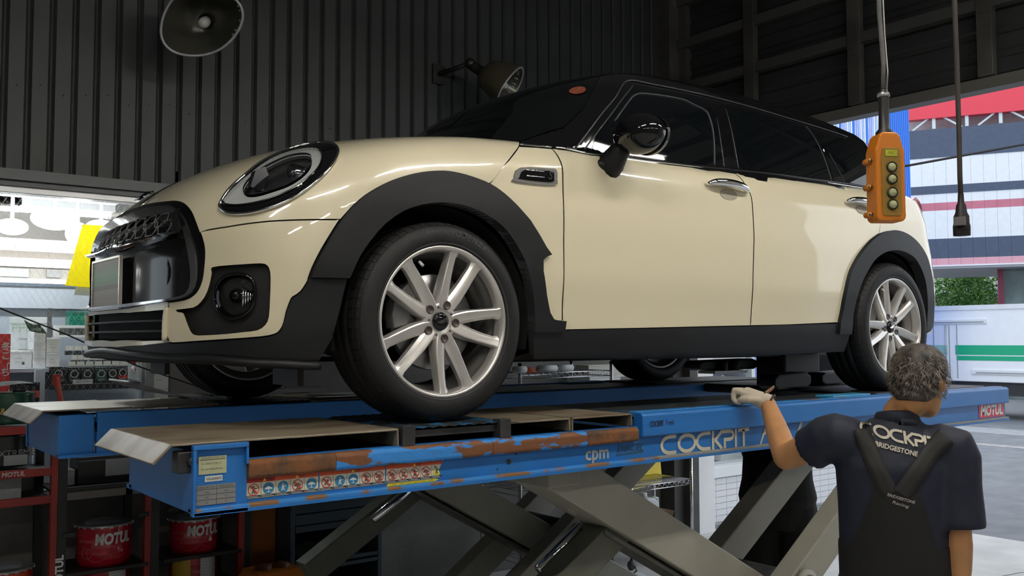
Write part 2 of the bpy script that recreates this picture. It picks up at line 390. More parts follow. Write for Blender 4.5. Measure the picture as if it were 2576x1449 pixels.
# low pale houses far behind
h1 = empty('far_house', (34, 14.0, 0), .4, 'pale far house with balcony railing right of the tree', 'building')
MB().box((-2, -3.5, 0), (2, 3.2, 5.2)).build('wall', mat('far_wall', (.70, .68, .66), .7), h1)
for z in (2.55, 2.75, 2.95, 3.15): MB().box((-2.3, -3.5, z), (-2.25, 3.2, z+.06)).build('railing', mat('far_rail', (.78, .8, .82), .5), h1)
MB().box((-2.4, -3.5, 3.3), (-1.9, 3.2, 3.55)).build('balcony_edge', wht, h1)
h2 = empty('far_apartment', (44, 27, 0), .4, 'grey far apartment block left of the tree', 'building')
MB().box((-3, -4, 0), (3, 4, 4.6)).build('wall', mat('far_grey', (.50, .53, .56), .7), h2)
for i in range(4):
    for z in (1.8, 3.2): MB().box((-3.05, -3.4+i*1.9, z), (-2.98, -2.4+i*1.9, z+.9)).build('window', flat('far_pane', (.20, .24, .28)), h2)

# low tiled plinth and shop front that continue past the doorway
pl = struct('wall_plinth', MB().box((4.9, 2.38, -.05), (7.7, 2.55, .42)), mat('grout_grey', (.52, .53, .55), .8))
tile = MB().box((0, 0, 0), (.145, .012, .052)).mesh('tile'); tile.materials.append(mat('white_tile', (.80, .81, .84), .3, var=.03))
for i in range(18):
    for j in range(7):
        o = link('tile', tile, None, pl); o.location = (4.92+i*.15, 2.37, .01+j*.057)
struct('trim_3', MB().box((4.9, 2.33, .42), (7.7, 2.60, .52)), mat('ledge_white', (.80, .82, .85), .4), bevel=.004)
sf = empty('window_2'); sf['kind'] = 'structure'
MB().box((4.92, 2.46, .52), (7.65, 2.47, 2.5)).build('pane', gm, sf)
fr = MB()
for x in (4.93, 5.85, 6.75, 7.62): fr.box((x, 2.43, .52), (x+.05, 2.50, 2.5))
fr.box((4.92, 2.43, 2.45), (7.7, 2.50, 2.55)).build('window_frame', mat('frame_pale', (.66, .69, .72), .4, .3), sf)
struct('wall_shop_side', MB().box((4.9, 3.9, 0), (7.7, 4.0, 3)).box((4.9, 2.4, 2.55), (7.7, 2.6, 3.6)), mat('shop_wall_pale', (.72, .68, .64), .6))
struct('floor_shop_side', MB().box((4.9, 2.55, -.05), (7.7, 3.9, .5)), mat('shop_floor', (.35, .24, .20), .5))

# ================================================================== CAR
# body and glasshouse are smooth implicit surfaces (car axes: x back from the front axle, y across, z up from the tyres);
# every panel is cut from them along its own outline
def ip(v,xs,ys):
    # smooth (monotone cubic-ish) interpolation via PCHIP
    xs=np.asarray(xs,float);ys=np.asarray(ys,float);v=np.clip(v,xs[0],xs[-1])
    h=np.diff(xs);d=np.diff(ys)/h
    m=np.zeros_like(ys)
    m[0]=d[0];m[-1]=d[-1]
    for i in range(1,len(xs)-1):
        if d[i-1]*d[i]>0:
            w1=2*h[i]+h[i-1];w2=h[i]+2*h[i-1]
            m[i]=(w1+w2)/(w1/d[i-1]+w2/d[i])
    k=np.clip(np.searchsorted(xs,v,side='right')-1,0,len(xs)-2)
    t=(v-xs[k])/h[k]
    return ((1+2*t)*(1-t)**2*ys[k]+t*(1-t)**2*h[k]*m[k]+t*t*(3-2*t)*ys[k+1]+t*t*(t-1)*h[k]*m[k+1])
def smax(a,b,k):
    h=np.maximum(k-np.abs(a-b),0)/k
    return np.maximum(a,b)+h*h*k*.25
def body(P):
    x,y,z=P[...,0],np.abs(P[...,1]),P[...,2]
    w=ip(x,[-.9,-.5,-.2,.2,.7,1.6,2.6,3.0,3.5],[.80,.845,.868,.875,.878,.880,.878,.86,.80])
    s=ip(z,[.10,.20,.30,.36,.50,.66,.80,.86,.92,1.0,1.1],[-.07,-.045,-.018,-.014,0,.0,-.010,-.014,-.032,-.062,-.12])
    side=y-(w+s)
    x0=ip(z,[.10,.20,.30,.40,.50,.58,.66,.72,.80,.90,1.0],[-.74,-.775,-.785,-.785,-.785,-.778,-.755,-.715,-.63,-.47,-.25])
    c=.40*y**2.6+.10*np.maximum(y-.35,0)**2
    front=(x0+c-x)*.92
    zt=ip(x,[-.8,-.6,-.4,-.2,0,.25,.5,1.0,3.5],[.69,.835,.91,.965,1.005,1.035,1.045,1.0,1.0])-.085*(y/.8)**2
    zt=np.where(x>.5,ip(x,[.5,.7,1.0,2.2,3.5],[1.045,.99,.965,1.0,1.03])-.085*(y/.8)**2*np.clip(1-(x-.5)/.3,0,1),zt)
    top=(z-zt)*.95
    xr=ip(z,[.10,.2,.35,.5,.65,.8,.9,1.0],[3.27,3.33,3.38,3.39,3.365,3.33,3.32,3.31])
    rear=x-(xr-.22*y**2.4)
    f=smax(side,front,.16)
    f=smax(f,rear,.16)
    f=smax(f,top,ip(x,[.15,.7],[.13,.045]))
    return smax(f,(.17-z),.05)
def green(P):
    x,y,z=P[...,0],np.abs(P[...,1]),P[...,2]
    # side glass
    hw=ip(z,[.85,.93,1.10,1.25,1.36,1.45],[.84,.825,.785,.735,.675,.61])
    taper=ip(x,[.2,.8,1.6,2.4,3.0,3.4],[-.03,-.005,0,-.02,-.06,-.10])
    side=(y-(hw+taper))*.94
    # windscreen
    xs=ip(z,[.90,1.0,1.1,1.2,1.3,1.4,1.45],[.22,.37,.505,.635,.76,.985,1.25])
    ws=(xs+.30*y**2.2-x)*.62
    roof=z-(ip(x,[.8,1.1,1.4,1.8,2.3,2.8,3.2],[1.405,1.438,1.458,1.468,1.455,1.415,1.35])-.05*(y/.6)**2)
    xr=ip(z,[.85,.95,1.1,1.25,1.35,1.42],[3.17,3.10,3.03,3.02,3.01,2.96])
    rear=x-(xr-.25*y**2)
    f=smax(side,ws,.07);f=smax(f,rear,.14);f=smax(f,roof,.10)
    return np.maximum(f,.80-z)
T = {
'hl_out':[(-.631,-.622,.657),(-.625,-.618,.671),(-.606,-.609,.701),(-.578,-.602,.732),(-.537,-.590,.769),(-.480,-.555,.814),(-.407,-.513,.858),(-.334,-.479,.893),(-.280,-.489,.911),(-.261,-.549,.908),(-.274,-.645,.884),(-.294,-.717,.855),(-.312,-.753,.832),(-.338,-.781,.801),(-.376,-.801,.761),(-.416,-.806,.724),(-.455,-.800,.691),(-.495,-.785,.665),(-.534,-.760,.645),(-.571,-.727,.632),(-.598,-.695,.629),(-.617,-.665,.632),(-.627,-.641,.642)],
'hl_ring':[(-.622,-.631,.665),(-.610,-.626,.686),(-.581,-.623,.719),(-.543,-.618,.754),(-.487,-.596,.799),(-.423,-.574,.839),(-.373,-.587,.859),(-.344,-.623,.863),(-.338,-.674,.851),(-.352,-.726,.826),(-.373,-.762,.795),(-.399,-.782,.764),(-.434,-.788,.732),(-.473,-.782,.702),(-.516,-.762,.678),(-.554,-.733,.663),(-.588,-.695,.656),(-.610,-.660,.657)],
'hl_core':[(-.576,-.663,.702),(-.559,-.646,.728),(-.522,-.631,.764),(-.472,-.625,.799),(-.424,-.626,.825),(-.392,-.652,.834),(-.378,-.692,.827),(-.388,-.729,.806),(-.410,-.761,.773),(-.442,-.773,.741),(-.481,-.766,.713),(-.523,-.743,.694),(-.557,-.716,.682),(-.576,-.688,.684)],
'gr_out':[(-.725,.194,.679),(-.702,.145,.709),(-.697,.006,.717),(-.697,-.159,.714),(-.692,-.297,.705),(-.684,-.384,.698),(-.681,-.452,.683),(-.681,-.512,.653),(-.681,-.548,.621),(-.677,-.576,.582),(-.673,-.594,.546),(-.672,-.601,.516),(-.673,-.599,.477),(-.676,-.593,.438),(-.683,-.579,.409),(-.693,-.558,.392),(-.706,-.527,.383),(-.730,-.463,.377),(-.751,-.388,.373),(-.763,-.330,.369),(-.780,-.188,.362)],
'gr_in':[(-.751,.075,.648),(-.737,.037,.671),(-.726,-.059,.685),(-.721,-.187,.685),(-.713,-.297,.682),(-.703,-.381,.676),(-.700,-.434,.662),(-.702,-.486,.629),(-.700,-.520,.590),(-.697,-.543,.543),(-.692,-.559,.488),(-.690,-.563,.443),(-.694,-.555,.409),(-.704,-.533,.395),(-.725,-.478,.388),(-.755,-.369,.382)],
'bar_top':[(-.778,-.119,.568),(-.767,-.262,.573),(-.748,-.368,.579),(-.730,-.436,.588),(-.702,-.517,.589)],
'bar_bot':[(-.780,-.146,.546),(-.768,-.268,.553),(-.731,-.440,.575),(-.702,-.518,.585)],
'fog':[(-.658,-.629,.475),(-.629,-.677,.479),(-.597,-.721,.481),(-.561,-.756,.483),(-.546,-.769,.477),(-.539,-.774,.457),(-.537,-.773,.424),(-.537,-.770,.376),(-.539,-.768,.328),(-.546,-.761,.304),(-.564,-.746,.288),(-.593,-.719,.283),(-.626,-.678,.278),(-.668,-.607,.274),(-.686,-.572,.275),(-.693,-.557,.286),(-.700,-.541,.316),(-.706,-.528,.341),(-.714,-.507,.344),(-.717,-.500,.352),(-.690,-.565,.357),(-.676,-.594,.374),(-.666,-.614,.403),(-.660,-.624,.437),(-.658,-.628,.461)],
'fog_lamp':[(-.574,-.741,.395),(-.578,-.739,.429),(-.593,-.724,.448),(-.613,-.700,.454),(-.635,-.668,.447),(-.650,-.643,.421),(-.654,-.636,.383),(-.646,-.649,.349),(-.630,-.674,.326),(-.611,-.700,.324),(-.591,-.723,.338),(-.577,-.737,.362)],
'bump_bot':[(-.731,-.457,.272),(-.726,-.466,.254),(-.719,-.484,.249),(-.685,-.570,.253),(-.626,-.677,.259),(-.556,-.750,.266),(-.525,-.773,.273),(-.510,-.784,.285),(-.501,-.791,.309),(-.495,-.795,.343),(-.484,-.803,.379),(-.476,-.808,.386),(-.460,-.816,.400),(-.448,-.824,.422),(-.440,-.828,.439)],
'fin':[(-.730,-.464,.364),(-.731,-.460,.342),(-.732,-.457,.317),(-.732,-.454,.287),(-.731,-.457,.272)],
'intake':[(-.785,-.073,.348),(-.777,-.223,.348),(-.757,-.361,.350),(-.732,-.456,.353),(-.733,-.454,.307),(-.732,-.448,.259),(-.766,-.297,.258),(-.782,-.063,.257)],
'lip_top':[(-.780,.131,.250),(-.782,-.001,.247),(-.779,-.146,.246),(-.758,-.339,.251),(-.730,-.455,.257)],
'split_bot':[(-.773,.188,.223),(-.774,.107,.209),(-.772,-.124,.203),(-.752,-.320,.200),(-.651,-.616,.198)],
'shut':[(-.677,-.575,.586),(-.663,-.603,.590),(-.626,-.666,.596),(-.594,-.711,.602),(-.541,-.764,.609),(-.482,-.804,.613),(-.418,-.835,.616),(-.356,-.854,.619)],
'arch_out':[(-.442,-.828,.441),(-.432,-.834,.473),(-.410,-.842,.522),(-.382,-.849,.572),(-.356,-.854,.615),(-.321,-.859,.660),(-.280,-.862,.696),(-.218,-.863,.735),(-.153,-.861,.765),(-.086,-.860,.786),(-.018,-.860,.798),(.037,-.862,.800),(.107,-.864,.792),(.180,-.867,.775),(.238,-.870,.747),(.289,-.874,.711),(.342,-.876,.666),(.382,-.876,.619),(.414,-.877,.577),(.438,-.877,.553),(.414,-.877,.545),(.399,-.877,.532),(.399,-.876,.495),(.420,-.869,.414),(.441,-.862,.352),(.459,-.861,.330),(.484,-.861,.324),(.517,-.861,.324)],
'arch_in':[(-.333,-.856,.442),(-.328,-.858,.453),(-.304,-.862,.508),(-.268,-.865,.559),(-.220,-.867,.612),(-.157,-.869,.656),(-.092,-.870,.681),(-.025,-.871,.694),(.045,-.872,.696),(.115,-.874,.684),(.188,-.875,.657),(.249,-.875,.616),(.302,-.876,.552),(.334,-.876,.492),(.359,-.869,.419),(.373,-.861,.345),(.375,-.856,.283)],
'hoodcut':[(.194,-.867,.779),(.258,-.859,.853),(.359,-.807,.936)],
'cowl':[(.359,-.807,.936),(.576,-.805,.951)],
'rarch_out':[(2.204,-.864,.334),(2.219,-.868,.385),(2.232,-.877,.463),(2.272,-.879,.561),(2.326,-.879,.626),(2.390,-.878,.681),(2.472,-.874,.733),(2.567,-.870,.775),(2.637,-.868,.792),(2.709,-.866,.800),(2.794,-.863,.794),(2.879,-.860,.773),(2.951,-.859,.737),(3.009,-.859,.687),(3.047,-.857,.626),(3.072,-.854,.564),(3.081,-.853,.513),(3.094,-.846,.425),(3.103,-.835,.350),(3.081,-.836,.311),(3.050,-.838,.295)],
'rarch_in':[(2.304,-.863,.330),(2.305,-.866,.375),(2.323,-.876,.455),(2.363,-.879,.524),(2.417,-.879,.584),(2.483,-.878,.640),(2.560,-.878,.676),(2.652,-.876,.696),(2.735,-.874,.698),(2.821,-.870,.685),(2.884,-.867,.661),(2.948,-.863,.608),(2.985,-.861,.548),(2.999,-.860,.486),(3.017,-.851,.411)],
'doorF':[(.590,-.800,.953),(.519,-.868,.787),(.506,-.877,.615),(.515,-.858,.292)],
'doorB':[(1.573,-.818,.968),(1.574,-.846,.926),(1.579,-.865,.865),(1.581,-.872,.770),(1.562,-.880,.515),(1.571,-.868,.382),(1.562,-.863,.315)],
'sill_top':[(.381,-.856,.282),(.515,-.858,.292),(.988,-.861,.302),(1.567,-.863,.315),(2.204,-.864,.332)],
'sill_bot':[(.405,-.822,.189),(.925,-.816,.182),(2.252,-.836,.209)],
'marker':[(.289,-.865,.807),(.317,-.863,.847),(.450,-.863,.859),(.480,-.863,.856),(.481,-.866,.825),(.464,-.867,.800),(.294,-.866,.796)],
'handle1':[(1.269,-.861,.882),(1.323,-.855,.899),(1.412,-.851,.911),(1.496,-.852,.909),(1.527,-.858,.891),(1.497,-.864,.872),(1.435,-.865,.865),(1.329,-.864,.871)],
'handle2':[(2.246,-.850,.912),(2.304,-.846,.923),(2.395,-.842,.935),(2.490,-.843,.932),(2.523,-.846,.922),(2.487,-.854,.900),(2.422,-.857,.891),(2.311,-.854,.899)],
'belt':[(.369,-.802,.941),(.438,-.805,.944),(.585,-.807,.949),(.686,-.832,.939),(.868,-.834,.946),(1.099,-.824,.954),(1.353,-.811,.966),(1.599,-.800,.979),(1.837,-.797,.990),(2.126,-.793,.998),(2.375,-.790,1.006),(2.602,-.797,1.003)],
'g_belt':[(.460,-.688,.971),(.476,-.759,.957),(.583,-.810,.949),(.702,-.815,.944),(.886,-.817,.951),(1.106,-.818,.956),(1.345,-.817,.964),(1.579,-.816,.975),(1.818,-.811,.986),(2.114,-.801,.995),(2.376,-.789,1.006),(2.638,-.775,1.010)],
'g_apf':[(.622,-.809,.960),(.702,-.794,1.037),(.791,-.773,1.121),(.886,-.748,1.202),(1.007,-.701,1.302)],
'g_apr':[(.670,-.810,.963),(.750,-.794,1.043),(.848,-.771,1.133),(.929,-.748,1.207),(1.021,-.716,1.282)],
'g_rail':[(1.010,-.698,1.306),(1.164,-.697,1.313),(1.325,-.697,1.317),(1.453,-.696,1.321),(1.591,-.698,1.320),(1.302,-.695,1.319),(1.589,-.698,1.319),(1.888,-.698,1.314),(2.230,-.695,1.303),(2.509,-.684,1.301),(2.717,-.679,1.285)],
'g_b1':[(1.446,-.747,1.219),(1.443,-.775,1.133),(1.402,-.813,.985)],
'g_b2':[(1.498,-.750,1.210),(1.477,-.790,1.082),(1.465,-.814,.982)],
'g_b3':[(1.589,-.725,1.272),(1.572,-.777,1.129),(1.560,-.813,.984)],
'g_fr':[(.853,-.780,1.101),(.953,-.753,1.194),(1.014,-.737,1.239),(1.090,-.730,1.257),(1.292,-.725,1.269),(1.376,-.733,1.254),(1.432,-.739,1.240),(1.448,-.747,1.219)],
'g_c1':[(2.216,-.704,1.287),(2.254,-.732,1.221),(2.278,-.761,1.129),(2.290,-.791,1.012)],
'g_c2':[(2.339,-.749,1.163),(2.372,-.767,1.097),(2.414,-.786,1.017)],
'g_stick':[(.783,-.598,1.244),(.798,-.600,1.256),(.811,-.625,1.260),(.812,-.659,1.248),(.798,-.677,1.229),(.780,-.667,1.218),(.773,-.636,1.222),(.775,-.610,1.233)],
'emblem':[(-.670,.082,.743),(-.612,.202,.785),(-.594,.165,.799)],
'wiper':[(.045,-.743,.935)],
}

def grad(F, P, e=.004):
    g = np.stack([F(P+np.eye(3)[i]*e)-F(P-np.eye(3)[i]*e) for i in range(3)], -1)
    return g/np.maximum(np.linalg.norm(g, axis=-1, keepdims=True), 1e-9)
def solve(F, O, Dr, t0, t1, off):
    a = np.full(len(O), t0); b = np.full(len(O), t1)
    for _ in range(34):
        mth = (a+b)/2; v = F(O+Dr*mth[:, None])-off
        a = np.where(v < 0, mth, a); b = np.where(v < 0, b, mth)
    return O+Dr*b[:, None]
class Side:
    def f(s, P): return P[:, [0, 2]]
    def inv(s, q, F, off):
        O = np.stack([q[:, 0], 0*q[:, 0]-.3, q[:, 1]], 1); return solve(F, O, np.array([[0, -1., 0]]), 0, .8, off)
class Sph:
    def __init__(s, c, e0):
        s.c = np.array(c, float); s.e0 = np.array(e0, float)/np.linalg.norm(e0)
        s.e1 = np.cross([0, 0, 1.], s.e0); s.e1 /= np.linalg.norm(s.e1); s.e2 = np.cross(s.e0, s.e1)
    def f(s, P):
        d = P-s.c; d = d/np.linalg.norm(d, axis=1, keepdims=True); th = np.arccos(np.clip(d@s.e0, -1, 1)); a, b = d@s.e1, d@s.e2; r = np.maximum(np.hypot(a, b), 1e-9)
        return np.stack([th*a/r, th*b/r], 1)
    def inv(s, q, F, off):
        th = np.maximum(np.hypot(q[:, 0], q[:, 1]), 1e-9); d = s.e0*np.cos(th)[:, None]+(s.e1*(q[:, :1]/th[:, None])+s.e2*(q[:, 1:]/th[:, None]))*np.sin(th)[:, None]
        return solve(F, np.repeat(s.c[None], len(q), 0), d, .05, 2.5, off)
SIDE = Side(); FRONT = Sph((.12, 0, .50), (-.62, -.62, .35)); REAR = Sph((2.55, 0, .55), (.6, -.75, .2))
def inpoly(q, poly):
    x, y = q[:, 0], q[:, 1]; r = np.zeros(len(q), bool); n = len(poly)
    for i in range(n):
        x0, y0 = poly[i]; x1, y1 = poly[i-1]
        c = ((y0 > y) != (y1 > y)); r ^= c & (x < (x1-x0)*(y-y0)/(y1-y0+1e-12)+x0)
    return r
def dens(q, res):
    out = []
    for i in range(len(q)):
        a, b = q[i], q[(i+1) % len(q)]; n = max(1, int(math.ceil(np.linalg.norm(b-a)/res)))
        out += [a+(b-a)*k/n for k in range(n)]
    return np.array(out)
def spl(pts, n=4, closed=False):
    """Catmull-Rom through traced points"""
    p = [np.array(q, float) for q in pts]; N = len(p); out = []
    for i in range(N if closed else N-1):
        g = lambda k: p[k % N] if closed else p[min(max(k, 0), N-1)]
        p0, p1, p2, p3 = g(i-1), g(i), g(i+1), g(i+2)
        for k in range(n):
            t = k/n; out.append(.5*(2*p1+(p2-p0)*t+(2*p0-5*p1+4*p2-p3)*t*t+(3*p1-p0-3*p2+p3)*t**3))
    if not closed: out.append(p[-1])
    return out
def patch(loop, chart, F, off=0, res=.03, hole=None, flange=.014, shrink=0, cy=None):
    L = chart.f(np.array(loop, float)); L = dens(L, res)
    if shrink:
        ar = .5*np.sum(L[:, 0]*np.roll(L[:, 1], -1)-np.roll(L[:, 0], -1)*L[:, 1]); t = np.roll(L, -1, 0)-np.roll(L, 1, 0); t /= np.maximum(np.linalg.norm(t, axis=1, keepdims=True), 1e-9)
        nrm = np.stack([-t[:, 1], t[:, 0]], 1)*(1 if ar > 0 else -1); L = L+nrm*shrink
    Hs = [dens(chart.f(np.array(h, float)), res) for h in (hole or [])]
    lo, hi = L.min(0), L.max(0); gx, gy = np.meshgrid(np.arange(lo[0], hi[0], res), np.arange(lo[1], hi[1], res)); gx = gx+(np.arange(gx.shape[0])[:, None] % 2)*res/2
    g = np.stack([gx.ravel(), gy.ravel()], 1); k = inpoly(g, L)
    for h in Hs: k &= ~inpoly(g, h)
    bd = np.concatenate([L]+Hs); g = g[k]
    if len(g):
        dm = np.min(np.linalg.norm(g[:, None]-bd[None], axis=2), 1); g = g[dm > res*.45]
    A = np.concatenate([bd, g]); ed = []; k = 0; loops = []
    for h in [L]+Hs:
        n = len(h); ed += [(k+i, k+(i+1) % n) for i in range(n)]; loops.append(list(range(k, k+n))); k += n
    r = geometry.delaunay_2d_cdt([Vector(q) for q in A], ed, [], 0, 1e-7)
    V = np.array([tuple(v) for v in r[0]]); fs = np.array([f for f in r[2] if len(f) == 3]); ctr = V[fs].mean(1); kk = inpoly(ctr, L)
    for h in Hs: kk &= ~inpoly(ctr, h)
    fs = fs[kk]; om = r[3]; back = {}
    for i, l in enumerate(om):
        for j in l: back[j] = i
    P = chart.inv(V, F, off)
    if cy is not None: P[np.abs(P[:, 1]) < cy, 1] = 0
    N = grad(F, P)
    fn = np.cross(P[fs[:, 1]]-P[fs[:, 0]], P[fs[:, 2]]-P[fs[:, 0]]); fl = (fn*N[fs[:, 0]]).sum(1) < 0; fs[fl] = fs[fl][:, ::-1]
    P = list(P); N = list(N); fs = [tuple(f) for f in fs]
    if flange:
        for l in loops:
            ids = [back[i] for i in l if i in back]; n = len(ids); b0 = len(P)
            for i in ids: P.append(P[i]); N.append(N[i])
            for i in ids: P.append(P[i]-np.array(N[i])*flange); N.append(N[i])
            for j in range(n):
                j2 = (j+1) % n; f = (b0+j, b0+j2, b0+n+j2, b0+n+j); fs.append(f)
    return np.array(P), np.array(N), fs
def nmesh(name, P, N, fs):
    me = bpy.data.meshes.new(name); me.from_pydata([tuple(p) for p in P], [], fs); me.polygons.foreach_set('use_smooth', [True]*len(me.polygons))
    me.normals_split_custom_set_from_vertices([tuple(q) for q in N]); return me
car = empty('car', (0, 0, ZP), 0, 'cream estate hatchback with black roof and wheel arches raised on the blue lift', 'car')
cream = mat('cream_paint', (.76, .69, .495), .28, coat=1.0)
piano = mat('gloss_black', (.005, .005, .006), .06)
glassk = mat('tinted_glass', (.003, .004, .005), .02)
plast = mat('black_plastic', (.0065, .007, .0085), .5, spec=.35, bump=.08, bscale=400)
plastg = mat('dark_shell', (.006, .006, .006), .8)
chrome = mat('chrome', (.85, .85, .86), .06, 1)
dchrome = mat('dark_chrome', (.25, .25, .26), .12, 1)
MX = np.array([1, -1, 1])
def P_(name, loop, chart, F, m, off=0, both=True, join=False, parent=None, **k):
    parent = parent or car
    P, N, fs = patch(loop, chart, F, off, **k)
    if join:
        n = len(P); me = nmesh(name, np.concatenate([P, P*MX]), np.concatenate([N, N*MX]), fs+[tuple(i+n for i in f[::-1]) for f in fs])
        return link(name, me, m, parent)
    o = link(name, nmesh(name, P, N, fs), m, parent)
    if both: link(name, nmesh(name, P*MX, N*MX, [f[::-1] for f in fs]), m, parent)
    return o
def on(F, P, off):
    """push points onto the surface F = off along the gradient"""
    P = np.array(P, float)
    for _ in range(6): P = P-grad(F, P)*(F(P)-off)[:, None]
    return P
def strip(name, pts, F, m, r=.004, off=.003, both=True, parent=None, n=5, closed=False):
    q = on(F, spl(pts, n, closed), off); o = None
    for s in ((1, -1) if both else (1,)):
        o = MB().tube([Vector(p*np.array([1, s, 1])) for p in q], r, 6, closed=closed).build(name, m, parent or car)
    return o

def _car():
    # dark inner shell under the panels
    xs = np.concatenate([np.linspace(-.70, -.3, 14), np.linspace(-.25, 2.9, 60), np.linspace(2.95, 3.30, 12)]); ph = np.linspace(0, 2*PI, 64, endpoint=False)
    O = np.array([[x, 0, .55] for x in xs for a in ph]); Dr = np.array([[0, math.sin(a), math.cos(a)] for x in xs for a in ph])
    V = solve(body, O, Dr, 0, 1.4, -.016); n = 64; fs = []
    for i in range(len(xs)-1):
        for k in range(n):
            f = (i*n+k, i*n+(k+1) % n, (i+1)*n+(k+1) % n, (i+1)*n+k); c = V[list(f)].mean(0)
            if abs(c[1]) > .45 and any((c[0]-wx)**2+(c[2]-.318)**2 < .425**2 for wx in (0, 2.67)): continue
            fs.append(f)
    fs += [tuple(range(n)), tuple(range((len(xs)-1)*n, len(xs)*n))]
    MB().add(V, fs, True).build('inner_shell', plastg, car)
    for wx in (0, 2.67):
        for s in (-1, 1):
            pr = [(.0, .52*s), (.372, .52*s), (.372, .84*s)]
            MB().lathe(pr, 40, (wx, 0, .318), 'y', a0=-.25, a1=PI+.25).build('wheel_arch_liner', plastg, car)
    # ---- front clip
    gro, shut, ao, hc = T['gr_out'], T['shut'], T['arch_out'], T['hoodcut']
    loop = [(-.695, 0, .718)]+spl(gro[3:10], 3)+spl(shut[1:], 2)+spl(ao[5:14], 3)+spl(hc, 3)[1:]+[(.42, -.72, .975), (.46, -.55, 1.01), (.47, -.3, 1.035), (.475, 0, 1.045)]
    P_('hood', loop, FRONT, body, cream, join=True, res=.026, cy=.004, hole=[spl(T['hl_ring'], 3, True)])
    fogh = spl(T['fog'], 2, True)
    bl = spl(shut, 2)[1:]+spl(ao[:5][::-1], 3)[1:]+spl(T['bump_bot'][::-1], 2)[1:]+T['fin'][::-1][1:]+[tuple(q) for q in spl(gro[9:18][::-1], 3)]
    P_('front_bumper', bl, FRONT, body, cream, res=.024, hole=[fogh], shrink=.0045)
    P_('bumper_strip', [T['fin'][0]]+gro[17:20]+[(-.782, -.1, .362), (-.784, 0, .362), (-.785, 0, .350), (-.783, -.073, .350)]+T['intake'][1:4], FRONT, body, cream, res=.02, join=True, cy=.003)
    P_('lower_lip', [(-.78, 0, .257)]+[(-.766, -.297, .258), (-.732, -.448, .259), (-.730, -.455, .255)]+[(-.752, -.339, .249), (-.772, -.146, .243), (-.775, 0, .243)], FRONT, body, cream, off=.012, res=.02, join=True, cy=.003, flange=.03)
    lb = [(-.775, 0, .241), (-.779, -.146, .242), (-.758, -.339, .247)]+[tuple(q) for q in spl(T['bump_bot'][1:], 2)]+[(-.333, -.856, .442), (-.345, -.84, .36), (-.36, -.82, .27), (-.385, -.78, .20), (-.5, -.74, .192), (-.62, -.63, .192), (-.74, -.33, .197), (-.775, -.12, .198), (-.776, 0, .198)]
    P_('lower_bumper', lb, FRONT, body, plast, off=.004, res=.024, join=True, cy=.003, shrink=0, flange=.03)
    # splitter edge
    q = on(body, spl([(-.39, -.79, .20), (-.52, -.74, .205), (-.65, -.61, .21), (-.74, -.36, .215), (-.775, -.12, .222), (-.778, 0, .225)], 6), .010); q = list(q)+[p*MX for p in q[::-1][1:]]
    MB().tube([Vector(p) for p in q], .013, 8).build('splitter', plast, car)
    # lower intake with two bars
    ik = [(-.785, 0, .352), (-.777, -.223, .350), (-.757, -.361, .351), (-.732, -.456, .354), (-.733, -.454, .307), (-.732, -.448, .257), (-.766, -.297, .256), (-.782, -.063, .256), (-.784, 0, .256)]
    P_('lower_intake', ik, FRONT, body, plastg, off=-.035, res=.03, join=True, cy=.004, flange=0)
    for z in (.288, .320):
        q = on(body, spl([(-.735, -.44, z), (-.757, -.34, z), (-.777, -.18, z), (-.784, 0, z)], 5), -.012); q = list(q)+[p*MX for p in q[::-1][1:]]
        b = MB(); pts = [Vector(p) for p in q]
        for a, c in zip(pts, pts[1:]): b.bar(a, c, .03, .006)
        b.build('intake_bar', plast, car)
    for s in (-1, 1):
        q = on(body, [(-.728, s*.462, .36), (-.735, s*.456, .32), (-.735, s*.452, .26)], .004)
        MB().tube([Vector(p) for p in spl(q, 4)], .009, 8).build('intake_fin', cream, car)
    # fog lamp recess, surround, lamp
    P_('fog_recess', fogh, FRONT, body, plast, off=-.022, res=.02, flange=0)
    for s in (-1, 1):
        fl = [np.array(q)*np.array([1, -s, 1]) for q in on(body, T['fog_lamp'], -.004)]; c = np.mean(fl, 0); nn = grad(body, c[None])[0]
        e = empty('fog_lamp', tuple(c)); e.parent = car
        lp = [Vector(q-c) for q in fl]; ce = Vector((0, 0, 0)); nv = Vector(nn)
        rim = MB().tube([Vector(p) for p in spl([tuple(v) for v in lp], 3, True)], .006, 6, closed=True); rim.build('lamp_rim', piano, e)
        vs = []; N = 36; pl = [Vector(p) for p in spl([tuple(v) for v in lp], 3, True)]
        mb = MB(); rings = [(1, 0), (.8, .010), (.5, .016), (.2, .018)]
        vv = [p*k+nv*h for k, h in rings for p in pl]; M = len(pl); ff = [(i*M+j, i*M+(j+1) % M, (i+1)*M+(j+1) % M, (i+1)*M+j) for i in range(3) for j in range(M)]+[tuple(range(3*M, 4*M))]
        mb.add(vv, ff, True).build('lens', gm, e)
        mb = MB(); vv = [p*k-nv*h for k, h in ((.95, .004), (.7, .02), (.3, .03)) for p in pl]; ff = [(i*M+j, i*M+(j+1) % M, (i+1)*M+(j+1) % M, (i+1)*M+j) for i in range(2) for j in range(M)]+[tuple(range(2*M, 3*M))]
        mb.add(vv, ff, True).build('reflector', mat('bowl_dark', (.05, .05, .055), .15, .9), e)
        MB().sph(tuple(-nv*.006), .022).build('bulb_shield', piano, e)
        tg = nv.cross(Vector((0, 0, 1))).normalized()
        if tg.x < 0: tg = -tg
        for k in range(5): MB().cyl(tuple(tg*(.022+k*.008)-nv*.004-Vector((0, 0, .034-k*.005))), tuple(tg*(.022+k*.008)-nv*.004+Vector((0, 0, .026-k*.004))), .0034, 6).build('lens_rib', chrome, e)
    # ---- grille
    go_, gi_ = T['gr_out'], T['gr_in']
    def half(l, top, bot): return [top]+[p for p in l if p[1] < -.02]+[bot]
